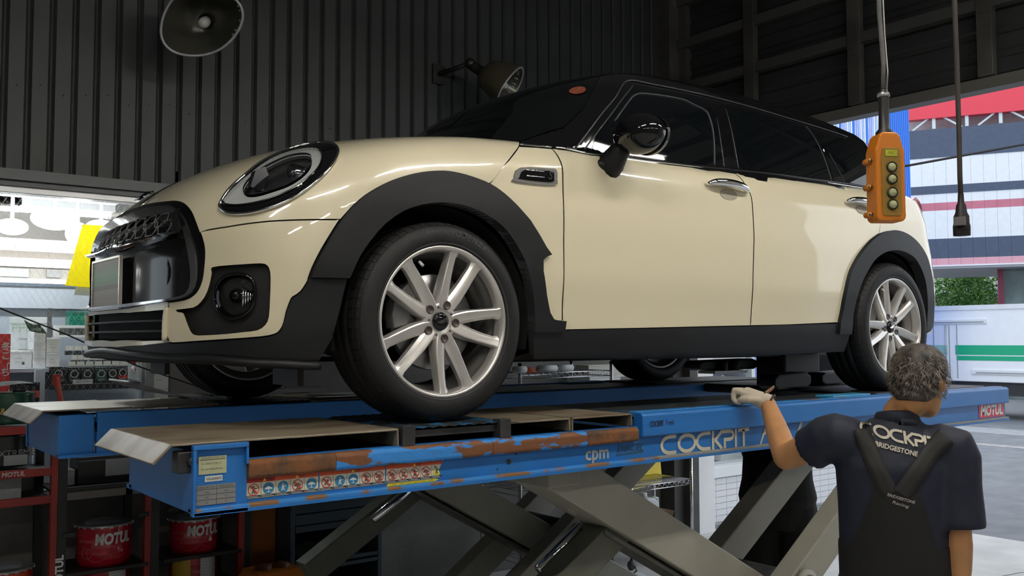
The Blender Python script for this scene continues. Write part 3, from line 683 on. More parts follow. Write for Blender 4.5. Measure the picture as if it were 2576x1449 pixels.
    ho = half(go_, (-.697, 0, .718), (-.785, 0, .361)); hi_ = half(gi_, (-.733, 0, .684), (-.784, 0, .377))
    ho, hi_ = [tuple(q) for q in spl(ho, 4)], [tuple(q) for q in spl(hi_, 4)]
    P_('grille_surround', ho+hi_[::-1], FRONT, body, piano, off=.005, res=.02, join=True, cy=.004)
    def rs(l, n=60):
        l = np.array(l); d = np.r_[0, np.cumsum(np.linalg.norm(np.diff(l, axis=0), axis=1))]; t = np.linspace(0, d[-1], n); return np.stack([np.interp(t, d, l[:, i]) for i in range(3)], 1)
    a, b = rs(ho), rs(hi_); wgt = ip(np.linspace(0, 1, 60), [0, .3, .5, .75, 1], [.12, .2, .5, .62, .5])[:, None]
    mid = a*wgt+b*(1-wgt)
    P_('grille_chrome_frame', [tuple(q) for q in mid]+[tuple(q) for q in b[::-1]], FRONT, body, mat('frame_chrome', (.82, .82, .83), .10, 1), off=.014, res=.012, join=True, cy=.004, flange=.03)
    P_('grille_back', hi_, FRONT, body, piano, off=-.035, res=.03, join=True, cy=.004, flange=0)
    # lower grille panel, glossy, with round recess
    low = [p for p in hi_ if p[2] < .575]; low = [(-.78, 0, .56), (-.765, -.262, .56), (-.73, -.436, .572)]+low
    P_('grille_panel', low, FRONT, body, mat('smoked_black', (.010, .010, .011), .10), off=-.014, res=.025, join=True, cy=.004)
    for s in (-1, 1):
        c = Vector((-.752, .35*s, .468)); nv = Vector(grad(body, np.array([[c.x, c.y, c.z]]))[0]); e1 = nv.cross(Vector((0, 0, 1))).normalized(); e2 = e1.cross(nv)
        mb = MB(); M = 40; rg_ = [(.095, -.0150), (.085, -.0120), (.06, -.0108), (.03, -.0102), (.0, -.010)]
        vv = [c+(e1*math.cos(2*PI*k/M)*r*1.15+e2*math.sin(2*PI*k/M)*r)+nv*h for r, h in rg_ for k in range(M)]
        mb.add(vv, [(i*M+k, i*M+(k+1) % M, (i+1)*M+(k+1) % M, (i+1)*M+k) for i in range(4) for k in range(M)], True).build('round_blank', mat('smoked_black', (.010, .010, .011), .10), car)
    # hexagon mesh of the upper grille
    hx = MB(); top2 = np.array([(p[1], p[2]) for p in hi_ if p[2] > .57]+[(-.52, .592), (-.436, .59), (-.262, .578), (0, .570)])
    for r in range(6):
        for cidx in range(-9, 10):
            y = cidx*.084+(r % 2)*.042; z = .588+r*.0265
            ring = [(y+dx, z+dz) for dx, dz in ((-.038, 0), (-.024, .0215), (.024, .0215), (.038, 0), (.024, -.0215), (-.024, -.0215))]
            if not inpoly(np.array([(-abs(p[0]), p[1]) for p in ring]), top2).all(): continue
            O = np.array([[0, p[0], p[1]] for p in ring]); V = solve(body, O, np.array([[-1., 0, 0]]), .2, 1.2, -.016)
            hx.tube([Vector(v) for v in V], .0024, 5, closed=True)
    hx.build('grille_mesh', mat('mesh_chrome', (.16, .16, .165), .45, .4), car)
    bt = [(-.782, 0, .562)]+T['bar_top']; q = on(body, spl([(-.785, 0, .562), (-.778, -.119, .558), (-.767, -.262, .564), (-.748, -.368, .573), (-.730, -.436, .581), (-.702, -.517, .588)], 5), .012)
    wd = np.linspace(.020, .007, len(q)); pr = []
    q = list(q)+[]; b = MB(); vv = []
    allq = [(p*MX, w_) for p, w_ in list(zip(q, wd))[::-1][:-1]]+list(zip(q, wd))
    for p, w_ in allq:
        g = grad(body, p[None])[0]; g[2] = 0; g /= np.linalg.norm(g)
        vv += [tuple(p-g*.04+np.array([0, 0, w_*.6])), tuple(p+np.array([0, 0, w_*.45])), tuple(p+g*.010), tuple(p-np.array([0, 0, w_*.5])), tuple(p-g*.04-np.array([0, 0, w_*.6]))]
    b.add(vv, [(i*5+k, i*5+k+1, i*5+5+k+1, i*5+5+k) for i in range(len(allq)-1) for k in range(4)], False).build('grille_bar', mat('bar_chrome', (.42, .42, .43), .1, 1), car)
    # badge on the grille and emblem on the hood
    c = np.array([[-.715, -.44, .640]]); c = on(body, c, .004)[0]; nv = grad(body, c[None])[0]; rgt = np.cross(nv, [0, 0, 1])*-1
    text('grille_badge', 'S', .075, chrome, car, tuple(c), right=tuple(rgt), upv=tuple(np.cross(nv, rgt)*1), shear=.3, bold=.012, ext=.002)
    em = empty('hood_emblem', (-.665, 0, .762)); em.parent = car; em.rotation_euler = (0, math.radians(-38), 0)
    MB().lathe([(0, .012), (.018, .011), (.024, .006), (.026, 0)], 20).build('emblem_disc', piano, em)
    MB().lathe([(.024, .004), (.030, .006), (.032, 0)], 20).build('emblem_ring', chrome, em)
    for s in (-1, 1):
        for k, (z, l) in enumerate(((.012, .075), (0, .068), (-.012, .058))):
            MB().prism([(0, -.004), (l, -.001), (l, .003), (0, .005)], lambda u, v, d: (-(z+v), s*(.03+u*.75), d), .002, .007).build('emblem_wing', chrome, em)
    # number plate (unreadable in the photograph: tinted bands only)
    pm = bpy.data.materials.new('plate_print'); pm.use_nodes = True; n_ = pm.node_tree.nodes; l_ = pm.node_tree.links
    tc = n_.new('ShaderNodeTexCoord'); sp = n_.new('ShaderNodeSeparateXYZ'); cr_ = n_.new('ShaderNodeValToRGB'); mr = n_.new('ShaderNodeMapRange')
    mr.inputs[1].default_value = -.085; mr.inputs[2].default_value = .085
    l_.new(tc.outputs['Object'], sp.inputs[0]); l_.new(sp.outputs[2], mr.inputs[0]); l_.new(mr.outputs[0], cr_.inputs[0]); l_.new(cr_.outputs[0], n_['Principled BSDF'].inputs['Base Color'])
    cr_.color_ramp.interpolation = 'CONSTANT'; e = cr_.color_ramp.elements
    for pos, col in ((0, (.34, .30, .26)), (.18, (.30, .27, .24)), (.38, (.22, .19, .16)), (.47, (.18, .30, .17)), (.56, (.16, .36, .16)), (.66, (.20, .36, .19)), (.76, (.24, .29, .21)), (.9, (.36, .35, .30))):
        if pos == 0: x = e[0]
        else: x = e.new(pos)
        x.color = (*col, 1)
    if len(e) > 8: e.remove(e[-1])
    n_['Principled BSDF'].inputs['Roughness'].default_value = .45
    pe = empty('number_plate', (-.788, 0, .450)); pe.parent = car
    MB().box((-.004, -.165, -.083), (0, .165, .083)).build('plate', pm, pe, bevel=.003)
    f = MB().box((-.007, -.170, -.088), (.004, -.163, .088)).box((-.007, .163, -.088), (.004, .170, .088)).box((-.007, -.163, .081), (.004, .163, .088)).box((-.007, -.163, -.088), (.004, .163, -.081)).build('plate_rim', mat('plate_frame', (.72, .68, .60), .25, .7), pe)
    MB().box((.004, -.15, -.07), (.05, .15, .07)).build('plate_bracket', piano, pe)
    # ---- headlights
    for s in (-1, 1):
        e = empty('headlight', (0, 0, 0)); e.parent = car
        def hp(name, key, m, off, flange=.01, hole=None, sm_=3):
            P, N, fs = patch(spl(T[key], sm_, True), FRONT, body, off, res=.018, flange=flange, hole=hole)
            if s > 0: P, N, fs = P*MX, N*MX, [f[::-1] for f in fs]
            return link(name, nmesh(name, P, N, fs), m, e)
        hp('bezel', 'hl_out', piano, .008, hole=[spl(T['hl_ring'], 3, True)])
        hp('light_ring', 'hl_ring', mat('ring_silver', (.66, .66, .66), .35, .2), .004, hole=[spl(T['hl_core'], 3, True)])
        hp('reflector_bowl', 'hl_core', mat('bowl_grey', (.17, .17, .18), .22, .9), -.012, flange=-.02)
        hp('lens_cover', 'hl_ring', gm, .016, flange=.01)
        q = on(body, spl(T['hl_out'], 3, True), .008); MB().tube([Vector(p*np.array([1, -s, 1])) for p in q], .0045, 6, closed=True).build('chrome_edge', chrome, e)
        q = on(body, spl(T['hl_ring'], 3, True), .010); MB().tube([Vector(p*np.array([1, -s, 1])) for p in q], .0035, 6, closed=True).build('inner_edge', dchrome, e)
        c = np.mean(T['hl_core'], 0); nv = grad(body, c[None])[0]; c = (c+nv*-.012)
        c2 = c+np.array([.03, -.02, .015])
        pj = MB().lathe([(.034, -.03), (.036, .006), (.030, .010)], 24, (0, 0, 0), 'x').build('projector_ring', dchrome, e); pj.location = Vector(c2*np.array([1, -s, 1])); pj.rotation_euler = (0, 0, PI)
        MB().sph(tuple(c2*np.array([1, -s, 1])+np.array([-.006, 0, 0])), (.018, .029, .029)).build('projector_lens', mat('lens_dark', (.02, .02, .025), .02, coat=1), e)
        b = MB(); vv = []
        for i in range(12):
            t = i/11; a_ = -1.0+2.0*t
            for h in (-.03, .0, .03):
                vv.append((c[0]+.01+.05*math.cos(a_)*.5, (c[1]+.02+.0*h)*-s, c[2]+.055*math.sin(a_)))
        MB().prism([(-.045, -.02), (-.03, .03), (.0, .045), (.012, .02), (-.005, -.03)], lambda u, v, d: (c[0]-.055+u, -s*(c[1]+d), c[2]-.012+v), -.012, .018).build('reflector_wing', mat('bowl_chrome', (.3, .3, .32), .12, 1), e)
    # ---- sides
    fd = T['doorF']; db = T['doorB']; belt = T['belt']
    fdl = [(.512, -.82, .948), (.515, -.86, .87), (.512, -.868, .787), (.506, -.877, .615), (.508, -.865, .40), (.515, -.858, .292)]
    fe = [tuple(q) for q in spl(hc, 3)]+[(.44, -.81, .943), (.510, -.815, .946)]+fdl[1:5]+[(.512, -.861, .324)]+[tuple(q) for q in spl(ao[13:][::-1], 2)]
    P_('front_fender', fe, SIDE, body, cream, shrink=.003, res=.025)
    bd = [tuple(q) for q in spl(fdl, 4)]; st = [(.7, -.86, .296), (.988, -.861, .302), (1.25, -.862, .308), (1.562, -.863, .315)]
    dbl = [tuple(q) for q in spl([(1.562, -.863, .315), (1.563, -.868, .382), (1.562, -.88, .515), (1.580, -.872, .77), (1.578, -.865, .865), (1.555, -.846, .926), (1.525, -.82, .966)], 4)]
    bt_ = [(p[0], p[1], p[2]+.002) for p in belt[2:] if p[0] < 1.50][::-1]
    P_('front_door', bd+st[:-1]+dbl+bt_, SIDE, body, cream, shrink=.003, res=.03)
    ra = T['rarch_out']; rd = [(2.57, -.869, .775), (2.60, -.86, .86), (2.60, -.83, .95), (2.585, -.80, 1.003)]
    bt2 = [(p[0], p[1], p[2]+.002) for p in belt if 1.56 < p[0] < 2.55][::-1]
    P_('rear_door', dbl[::-1][::1][::-1][::-1]+[(1.8, -.864, .32), (2.0, -.864, .327)]+[tuple(q) for q in spl(ra[:8], 3)]+rd[1:]+bt2, SIDE, body, cream, shrink=.003, res=.03) if False else None
    rl = [dbl[-1-i] for i in range(len(dbl))]                      # top to bottom
    P_('rear_door', rl+[(1.8, -.864, .32), (2.0, -.864, .327)]+[tuple(q) for q in spl(ra[:8], 3)]+rd[1:]+bt2, SIDE, body, cream, shrink=.003, res=.03)
    tl = [(3.03, -.86, .665), (3.15, -.80, .70), (3.28, -.60, .71), (3.35, -.3, .71), (3.365, 0, .71)]
    qp = rd+[(2.8, -.78, 1.01), (3.0, -.70, 1.03), (3.2, -.4, 1.03), (3.27, 0, 1.03)]+tl[::-1]+[tuple(q) for q in spl(ra[7:14], 3)][::-1]
    P_('quarter_panel', qp, REAR, body, cream, res=.04, join=True, cy=.004)
    rbm = tl+[(3.38, 0, .30), (3.35, -.3, .30), (3.27, -.6, .30), (3.10, -.835, .30)]+[tuple(q) for q in spl(ra[14:20], 3)][::-1]
    P_('rear_bumper', rbm, REAR, body, cream, res=.04, join=True, cy=.004)
    P_('tail_lamp', [(3.05, -.775, 1.0), (3.14, -.72, 1.005), (3.22, -.62, 1.0), (3.26, -.52, .98), (3.28, -.52, .85), (3.24, -.64, .84), (3.18, -.72, .90)], REAR, body, mat('tail_red', (.55, .02, .02), .15, coat=1), off=.01, res=.04)
    # ---- cladding
    ai = T['arch_in']
    fl_ = [tuple(q) for q in spl(ao[:16], 3)]+ao[16:]+[(.512, -.858, .285), (.376, -.856, .283)]+[tuple(q) for q in spl(ai[::-1], 2)][1:]
    P_('arch_flare', fl_, SIDE, body, plast, off=.018, res=.022, flange=.05)
    rf = [tuple(q) for q in spl(ra, 3)]+[(3.02, -.84, .30), (3.02, -.845, .36)]+[tuple(q) for q in spl(T['rarch_in'][::-1], 3)]+[(2.30, -.86, .28), (2.20, -.86, .28)]
    P_('arch_flare', rf, SIDE, body, plast, off=.018, res=.024, flange=.05)
    sl = [(.376, -.856, .284), (.515, -.858, .290), (.988, -.861, .300), (1.567, -.863, .313), (2.204, -.864, .330), (2.30, -.86, .28), (2.29, -.83, .20), (1.6, -.82, .186), (.925, -.816, .186), (.405, -.822, .192)]
    P_('sill_cladding', sl, SIDE, body, plast, off=.007, res=.03, flange=.03)
    # ---- glasshouse: black roof and pillars
    xs = np.concatenate([np.linspace(.24, 1.2, 40), np.linspace(1.24, 2.7, 40), np.linspace(2.72, 3.10, 24)]); M = 49; ph = np.linspace(-PI/2, PI/2, M)
    O = np.array([[x, 0, .86] for x in xs for a in ph]); Dr = np.array([[0, math.sin(a), math.cos(a)] for x in xs for a in ph])
    V = solve(green, O, Dr, 0, 1.2, 0); N = grad(green, V)
    fs = [(i*M+k, (i+1)*M+k, (i+1)*M+k+1, i*M+k+1) for i in range(len(xs)-1) for k in range(M-1)]+[tuple(range((len(xs)-1)*M, len(xs)*M))]
    link('roof_and_pillars', nmesh('roof_and_pillars', V, N, fs), piano, car)
    # windscreen and side windows
    WS = Sph((1.3, 0, .9), (-.8, -.35, .5))
    wsl = [(.39, 0, 1.06), (.42, -.4, 1.03), (.47, -.66, .99), (.60, -.77, 1.05), (.72, -.75, 1.14), (.83, -.69, 1.24), (.93, -.62, 1.33), (.93, -.35, 1.375), (.90, 0, 1.39)]
    P_('windscreen', wsl, WS, green, glassk, off=.002, res=.05, join=True, cy=.01, flange=.004)
    fg = [(.70, -.81, .958)]+T['g_apr'][1:]+[(1.164, -.71, 1.293), (1.38, -.71, 1.30), (1.47, -.715, 1.285), (1.50, -.74, 1.22), (1.478, -.79, 1.082), (1.466, -.81, .978), (1.1, -.817, .964), (.886, -.815, .958)]
    P_('front_window', fg, SIDE, green, glassk, off=.002, res=.04, flange=.004)
    rg_ = [(1.575, -.81, .985), (1.59, -.77, 1.14), (1.605, -.72, 1.285), (1.9, -.71, 1.29), (2.2, -.71, 1.278), (2.254, -.732, 1.221), (2.278, -.761, 1.129), (2.288, -.785, 1.012), (1.9, -.81, .997)]
    P_('rear_window', rg_, SIDE, green, glassk, off=.002, res=.04, flange=.004)
    qg = [(2.315, -.78, 1.015), (2.30, -.74, 1.18), (2.30, -.71, 1.265), (2.55, -.69, 1.25), (2.68, -.69, 1.18), (2.66, -.73, 1.08), (2.6, -.765, 1.018)]
    P_('quarter_window', qg, SIDE, green, glassk, off=.002, res=.04, flange=.004)
    trim = mat('trim_grey', (.022, .022, .024), .35)
    strip('window_trim', T['g_apf']+[(1.164, -.697, 1.313), (1.45, -.696, 1.321), (1.75, -.698, 1.318), (2.05, -.698, 1.309), (2.35, -.69, 1.298), (2.6, -.68, 1.285)], green, trim, .004)
    strip('window_trim', T['g_apr'], green, trim, .003, .002)
    for k in ('g_b2', 'g_b3', 'g_c1', 'g_c2'): strip('pillar_seam', T[k], green, trim, .0022, .002)
    strip('window_seal', T['g_fr']+T['g_b1'][1:], green, mat('seal_dark', (.02, .02, .02), .5), .004, .002)
    bp = [(.37, -.802, .941), (.44, -.805, .9445), (.51, -.806, .947)]; strip('belt_chrome', bp, body, chrome, .0035, .004)
    bp = [(p[0], p[1], p[2]+.003) for p in belt[2:]]; strip('belt_chrome', [(.53, -.806, .948)]+bp+[(2.75, -.78, 1.006)], body, chrome, .0035, .005)
    strip('belt_seal', [(p[0], p[1], p[2]+.012) for p in T['g_belt'][2:]], green, piano, .006, .0)
    # sticker on the screen
    P_('screen_sticker', spl(T['g_stick'], 2, True), WS, green, mat('sticker_rust', (.22, .06, .03), .4, var=.4, vscale=60), off=.006, res=.02, both=False, flange=.001)
    # side marker with badge
    for s in (-1, 1):
        e = empty('side_marker'); e.parent = car
        def mp(name, l, m, off, fl=.006):
            P, N, fs = patch(spl(l, 3, True), SIDE, body, off, res=.02, flange=fl)
            if s > 0: P, N, fs = P*MX, N*MX, [f[::-1] for f in fs]
            link(name, nmesh(name, P, N, fs), m, e)
        mk = np.array(T['marker']); c = mk.mean(0)
        mp('chrome_base', [tuple(q) for q in mk], mat('marker_silver', (.75, .74, .72), .15, .8), .008, .012)
        mp('dark_insert', [tuple(c+(q-c)*np.array([.78, 1, .66])) for q in mk], piano, .012)
        for h in (-.008, .012):
            q = on(body, [(c[0]-.06, c[1], c[2]+h), (c[0]+.02, c[1], c[2]+h+.003)], .014); MB().tube([Vector(p*np.array([1, -s, 1])) for p in q], .0025, 5).build('insert_line', chrome, e)
        q = on(body, [(c[0]+.045, c[1], c[2]+.003)], .0135)[0]*np.array([1, -s, 1])
        text('marker_badge', 'S', .042, chrome, e, tuple(q), right=(-s, 0, 0), upv=(0, 0, 1), shear=.25, bold=.01, ext=.002)
    # door handles
    for i, xc in enumerate((1.418, 2.428)):
        for s in (-1, 1):
            e = empty('door_handle'); e.parent = car
            z = .8905+(xc-1.418)*.022
            q = on(body, spl([(xc-.125, -.85, z-.004), (xc-.085, -.85, z+.004), (xc, -.85, z+.006), (xc+.08, -.85, z), (xc+.125, -.85, z-.012)], 6), .0)
            offs = np.sin(np.linspace(0, PI, len(q)))**.5*.032+.006; g = grad(body, q); g[:, 2] *= .3
            q = q+g*offs[:, None]; r = .008+.009*np.sin(np.linspace(0, PI, len(q)))
            MB().tube([Vector(p*np.array([1, -s, 1])) for p in q], [float(a) for a in r], 10).build('handle_bar', chrome, e)
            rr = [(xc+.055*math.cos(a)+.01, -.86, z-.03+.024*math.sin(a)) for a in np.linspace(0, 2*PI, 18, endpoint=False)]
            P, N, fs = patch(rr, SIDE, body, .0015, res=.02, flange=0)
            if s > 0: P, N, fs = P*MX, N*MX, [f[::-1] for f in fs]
            link('handle_recess_shade', nmesh('handle_recess_shade', P, N, fs), mat('recess_shade', (.36, .33, .25), .5), e)  # flush patch; the shade of the dish is put into its darker colour
    # wing mirrors
    for s in (-1, 1):
        e = empty('wing_mirror', (.745, .0, .0)); e.parent = car; Y = lambda v: -s*v
        MB().sph((.035, Y(-.985), 1.005), (.088, .105, .074), 32, 20).build('mirror_cap', piano, e)
        MB().prism([(.1*math.cos(a)*.93, .072*math.sin(a)) for a in np.linspace(0, 2*PI, 28, endpoint=False)], lambda u, v, d: (d, Y(-.985)+u, 1.005+v), .085, .098).build('mirror_glass', dchrome, e)
        MB().tube([(.02, Y(-.835), .905), (.02, Y(-.865), .925), (.02, Y(-.90), .955), (.025, Y(-.93), .975)], [.055, .048, .038, .030], 14).build('mirror_stalk', plast, e)
        MB().sph((.02, Y(-.845), .905), (.068, .03, .034), 20, 12).build('mirror_foot', plast, e)
    # wipers on the screen base
    q = on(green, spl([(.42, -.70, .985), (.44, -.5, 1.02), (.43, -.2, 1.045)], 5), .012)
    MB().tube([Vector(p) for p in q], .006, 6).build('wiper', plast, car)
    q = on(body, spl([(.47, 0, 1.045), (.47, -.35, 1.03), (.45, -.6, 1.0), (.41, -.75, .965)], 5), .004); q = list(q)+[p*MX for p in q[::-1][1:]]
    # exhaust and sump lumps below
    for s in (-1, 1):
        MB().box((-.42, s*.62-.09, .12), (-.40, s*.62+.09, .22)).build('air_deflector', plast, car)
    MB().box((.3, -.5, .172), (2.3, .5, .21)).build('underbody_tray', plastg, car, bevel=.02)
    # ---- wheels
    tyre = mat('tyre_rubber', (.007, .007, .0075), .6, spec=.35, bump=.1, bscale=150)
    alloy = mat('silver_alloy', (.72, .70, .67), .30, .72)
    def wheel(x, y, rot, flip):
        e = empty('wheel', (x, y, .318)); e.parent = car
        if flip: e.rotation_euler = (0, 0, PI)
        pr = [(.230, -.096), (.243, -.109), (.262, -.1145), (.284, -.113), (.302, -.104), (.3115, -.092), (.3165, -.075), (.3172, -.048), (.311, -.046), (.311, -.038), (.3178, -.036), (.318, -.006), (.311, -.004), (.311, .004), (.318, .006), (.3178, .036), (.311, .038), (.311, .046), (.3172, .048), (.3165, .075), (.3115, .092), (.302, .104), (.284, .113), (.262, .1145), (.243, .109), (.230, .096)]
        MB().lathe(pr, 96, (0, 0, 0), 'y').build('tyre', tyre, e)
        b = MB()
        for k in range(64):
            a0 = 2*PI*k/64; a1 = a0+2*PI/64*.80
            for s in (-1, 1):
                sec = [(.3035, .1045), (.3128, .0925), (.3178, .0755), (.3184, .052), (.312, .052), (.306, .092)]
                vv = [(r*math.cos(a), s*h, r*math.sin(a)) for a in (a0, a1) for r, h in sec]; n = 6
                b.add(vv, [tuple(range(n)), tuple(range(n, 2*n))]+[(i, (i+1) % n, n+(i+1) % n, n+i) for i in range(n)])
        o = b.build('tread_blocks', tyre, e); o['kind'] = 'stuff'
        MB().lathe([(.2405, -.106), (.238, -.1085), (.233, -.107), (.2285, -.101), (.2245, -.088), (.2215, -.070)], 72, (0, 0, 0), 'y').build('rim', alloy, e)
        MB().lathe([(.2215, -.070), (.2190, -.055), (.211, -.045), (.205, .0), (.2, .07), (.222, .098), (.2385, .104), (.2405, .1)], 72, (0, 0, 0), 'y').build('rim_barrel', mat('barrel_grey', (.30, .29, .28), .35, .85), e)
        MB().lathe([(.2455, -.1112), (.2475, -.1122), (.2495, -.1118)], 72, (0, 0, 0), 'y').build('sidewall_ring', mat('sidewall_groove', (.03, .03, .032), .5), e)
        for k in range(5):
            ca = math.radians(rot+72*k)
            for s in (-1, 1):
                vv = []; rr = [.040, .056, .075, .095, .12, .15, .18, .205, .220, .2265]
                for r in rr:
                    o_ = s*float(ip(np.array(r), [.03, .056, .09, .14, .2265], [.004, .0128, .0236, .0352, .0510])); w_ = float(ip(np.array(r), [.03, .056, .09, .15, .205, .2265], [.016, .0228, .0222, .0192, .0182, .0250]))
                    yf = float(ip(np.array(r), [.03, .06, .12, .2, .2265], [-.080, -.083, -.088, -.0955, -.1005])); dp = float(ip(np.array(r), [.03, .1, .2265], [.045, .036, .028]))
                    # section across the arm: ridge nearer the outer side
                    for (u, y_) in ((-w_, yf+dp), (-w_, yf+.012), (-w_*.55, yf+.0035), (-w_*.1, yf+.0005), (w_*.62, yf-.0015), (w_*.80, yf+.0005), (w_, yf+.012), (w_, yf+dp)):
                        un_ = o_+u*s
                        vv.append((r*math.cos(ca)-un_*math.sin(ca), y_, r*math.sin(ca)+un_*math.cos(ca)))
                n = 8; fs = [(i*n+j, i*n+(j+1) % n, (i+1)*n+(j+1) % n, (i+1)*n+j) for i in range(len(rr)-1) for j in range(n)]+[tuple(range(n)), tuple(range((len(rr)-1)*n, len(rr)*n))]
                sp_ = MB().add(vv, fs, True).build('spoke', alloy, e); sp_.data.set_sharp_from_angle(angle=.42)
            c = (.056*math.cos(ca), 0, .056*math.sin(ca))
            MB().lathe([(.0, -.0836), (.0115, -.0836), (.0120, -.0848), (.0140, -.0842), (.0150, -.080)], 16, c, 'y').build('bolt_hole_shade', mat('bolt_hole_dark', (.05, .035, .03), .4), e)  # raised dark disc; the shade inside the hole is put into its colour
            c = (.046*math.cos(ca+.63), 0, .046*math.sin(ca+.63))
            MB().lathe([(.0, -.0825), (.0035, -.0825), (.004, -.078)], 8, c, 'y').build('pin_hole', mat('pin_dark', (.03, .03, .03), .5), e)
        MB().lathe([(.030, -.076), (.050, -.0815), (.060, -.079), (.066, -.06), (.07, .0), (.0, .0)], 40, (0, 0, 0), 'y').build('hub', alloy, e)
        MB().lathe([(.0, -.0885), (.02, -.0875), (.0275, -.084), (.0285, -.078)], 32, (0, 0, 0), 'y').build('centre_cap', piano, e)
        for s in (-1, 1):
            t = math.radians(20)
            for z, l in ((.0025, .021), (-.001, .017), (-.0045, .012)):
                vv = [(.0, z-.001), (s*l, z+.0005), (s*l, z+.002), (0, z+.002)]
                MB().prism([(u*math.cos(t)-v*math.sin(t), u*math.sin(t)+v*math.cos(t)) for u, v in vv], lambda u, v, d: (u, d, v), -.0886, -.0895).build('cap_wing', chrome, e)
        MB().lathe([(.07, -.034), (.152, -.034), (.155, -.030), (.155, -.012), (.07, -.010)], 48, (0, 0, 0), 'y').build('brake_disc', mat('disc_steel', (.22, .22, .22), .3, .9), e)
        a0 = math.radians(160)
        cl = MB().prism([(r*math.cos(a), r*math.sin(a)) for r, a in [(.16, a0-.5), (.165, a0-.25), (.168, a0), (.165, a0+.25), (.16, a0+.5), (.11, a0+.45), (.10, a0), (.11, a0-.45)]], lambda u, v, d: (u, d, v), -.058, -.005); cl.build('brake_caliper', mat('caliper_grey', (.10, .10, .10), .5), e, bevel=.005)
        MB().cyl((.205*math.cos(2.0), -.085, .205*math.sin(2.0)), (.19*math.cos(2.0), -.098, .19*math.sin(2.0)), .005, 6).build('valve', mat('valve_pale', (.6, .6, .6), .4), e)
        # raised letters on the sidewall
        me_ch = 'POTENZA'
        for i, ch in enumerate(me_ch):
            a = math.radians(86-i*4.6); R_ = .281
            text('sidewall_letter', ch, .026, mat('letter_rubber', (.045, .045, .047), .5), e, (R_*math.cos(a), -.1140, R_*math.sin(a)), right=(math.sin(a), 0, -math.cos(a)), upv=(math.cos(a), 0, math.sin(a)), bold=.01, ext=.001, shear=.15)
        return e
    wheel(0, -.779, 67, False); wheel(2.67, -.779, 45, False); wheel(0, .779, 20, True); wheel(2.67, .779, 60, True)
_car()

# ================================================================== SCISSOR LIFT
lift = empty('scissor_lift', (0, 0, 0), 0, 'blue twin-platform scissor lift with worn tan plates carrying the cream car', 'vehicle lift')
lblue = mat('lift_blue', (.016, .145, .44), .38, var=.06, vscale=5)
rust = mat('rust', (.17, .062, .018), .85, col2=(.055, .035, .02), vscale=14, thr=(.42, .68), bump=.4, bscale=60)
blrust = mat('blue_flaking_to_rust', (.15, .055, .017), .7, col2=(.025, .21, .58), vscale=6, thr=(.49, .51), bump=.3, bscale=40, stretch=(1, 1, 3.5))
tan = mat('tan_plate', (.29, .245, .175), .42, .25, col2=(.15, .10, .06), vscale=4, thr=(.46, .66), stretch=(1, 2.2, 1))
darkst = mat('dark_worn_steel', (.045, .045, .046), .45, .4, var=.3, vscale=12)
rolled = mat('worn_blue_steel', (.045, .05, .055), .35, .5, col2=(.04, .20, .42), vscale=16, thr=(.52, .58))
armgrey = mat('arm_grey_paint', (.31, .30, .25), .5, var=.08, vscale=3)
armdk = mat('arm_rail_dark', (.10, .10, .09), .5, var=.2)
def lp(name, mb, m, **k): return mb.build(name, m, lift, **k)
XA, XB = -.83, 3.60                          # platform ends
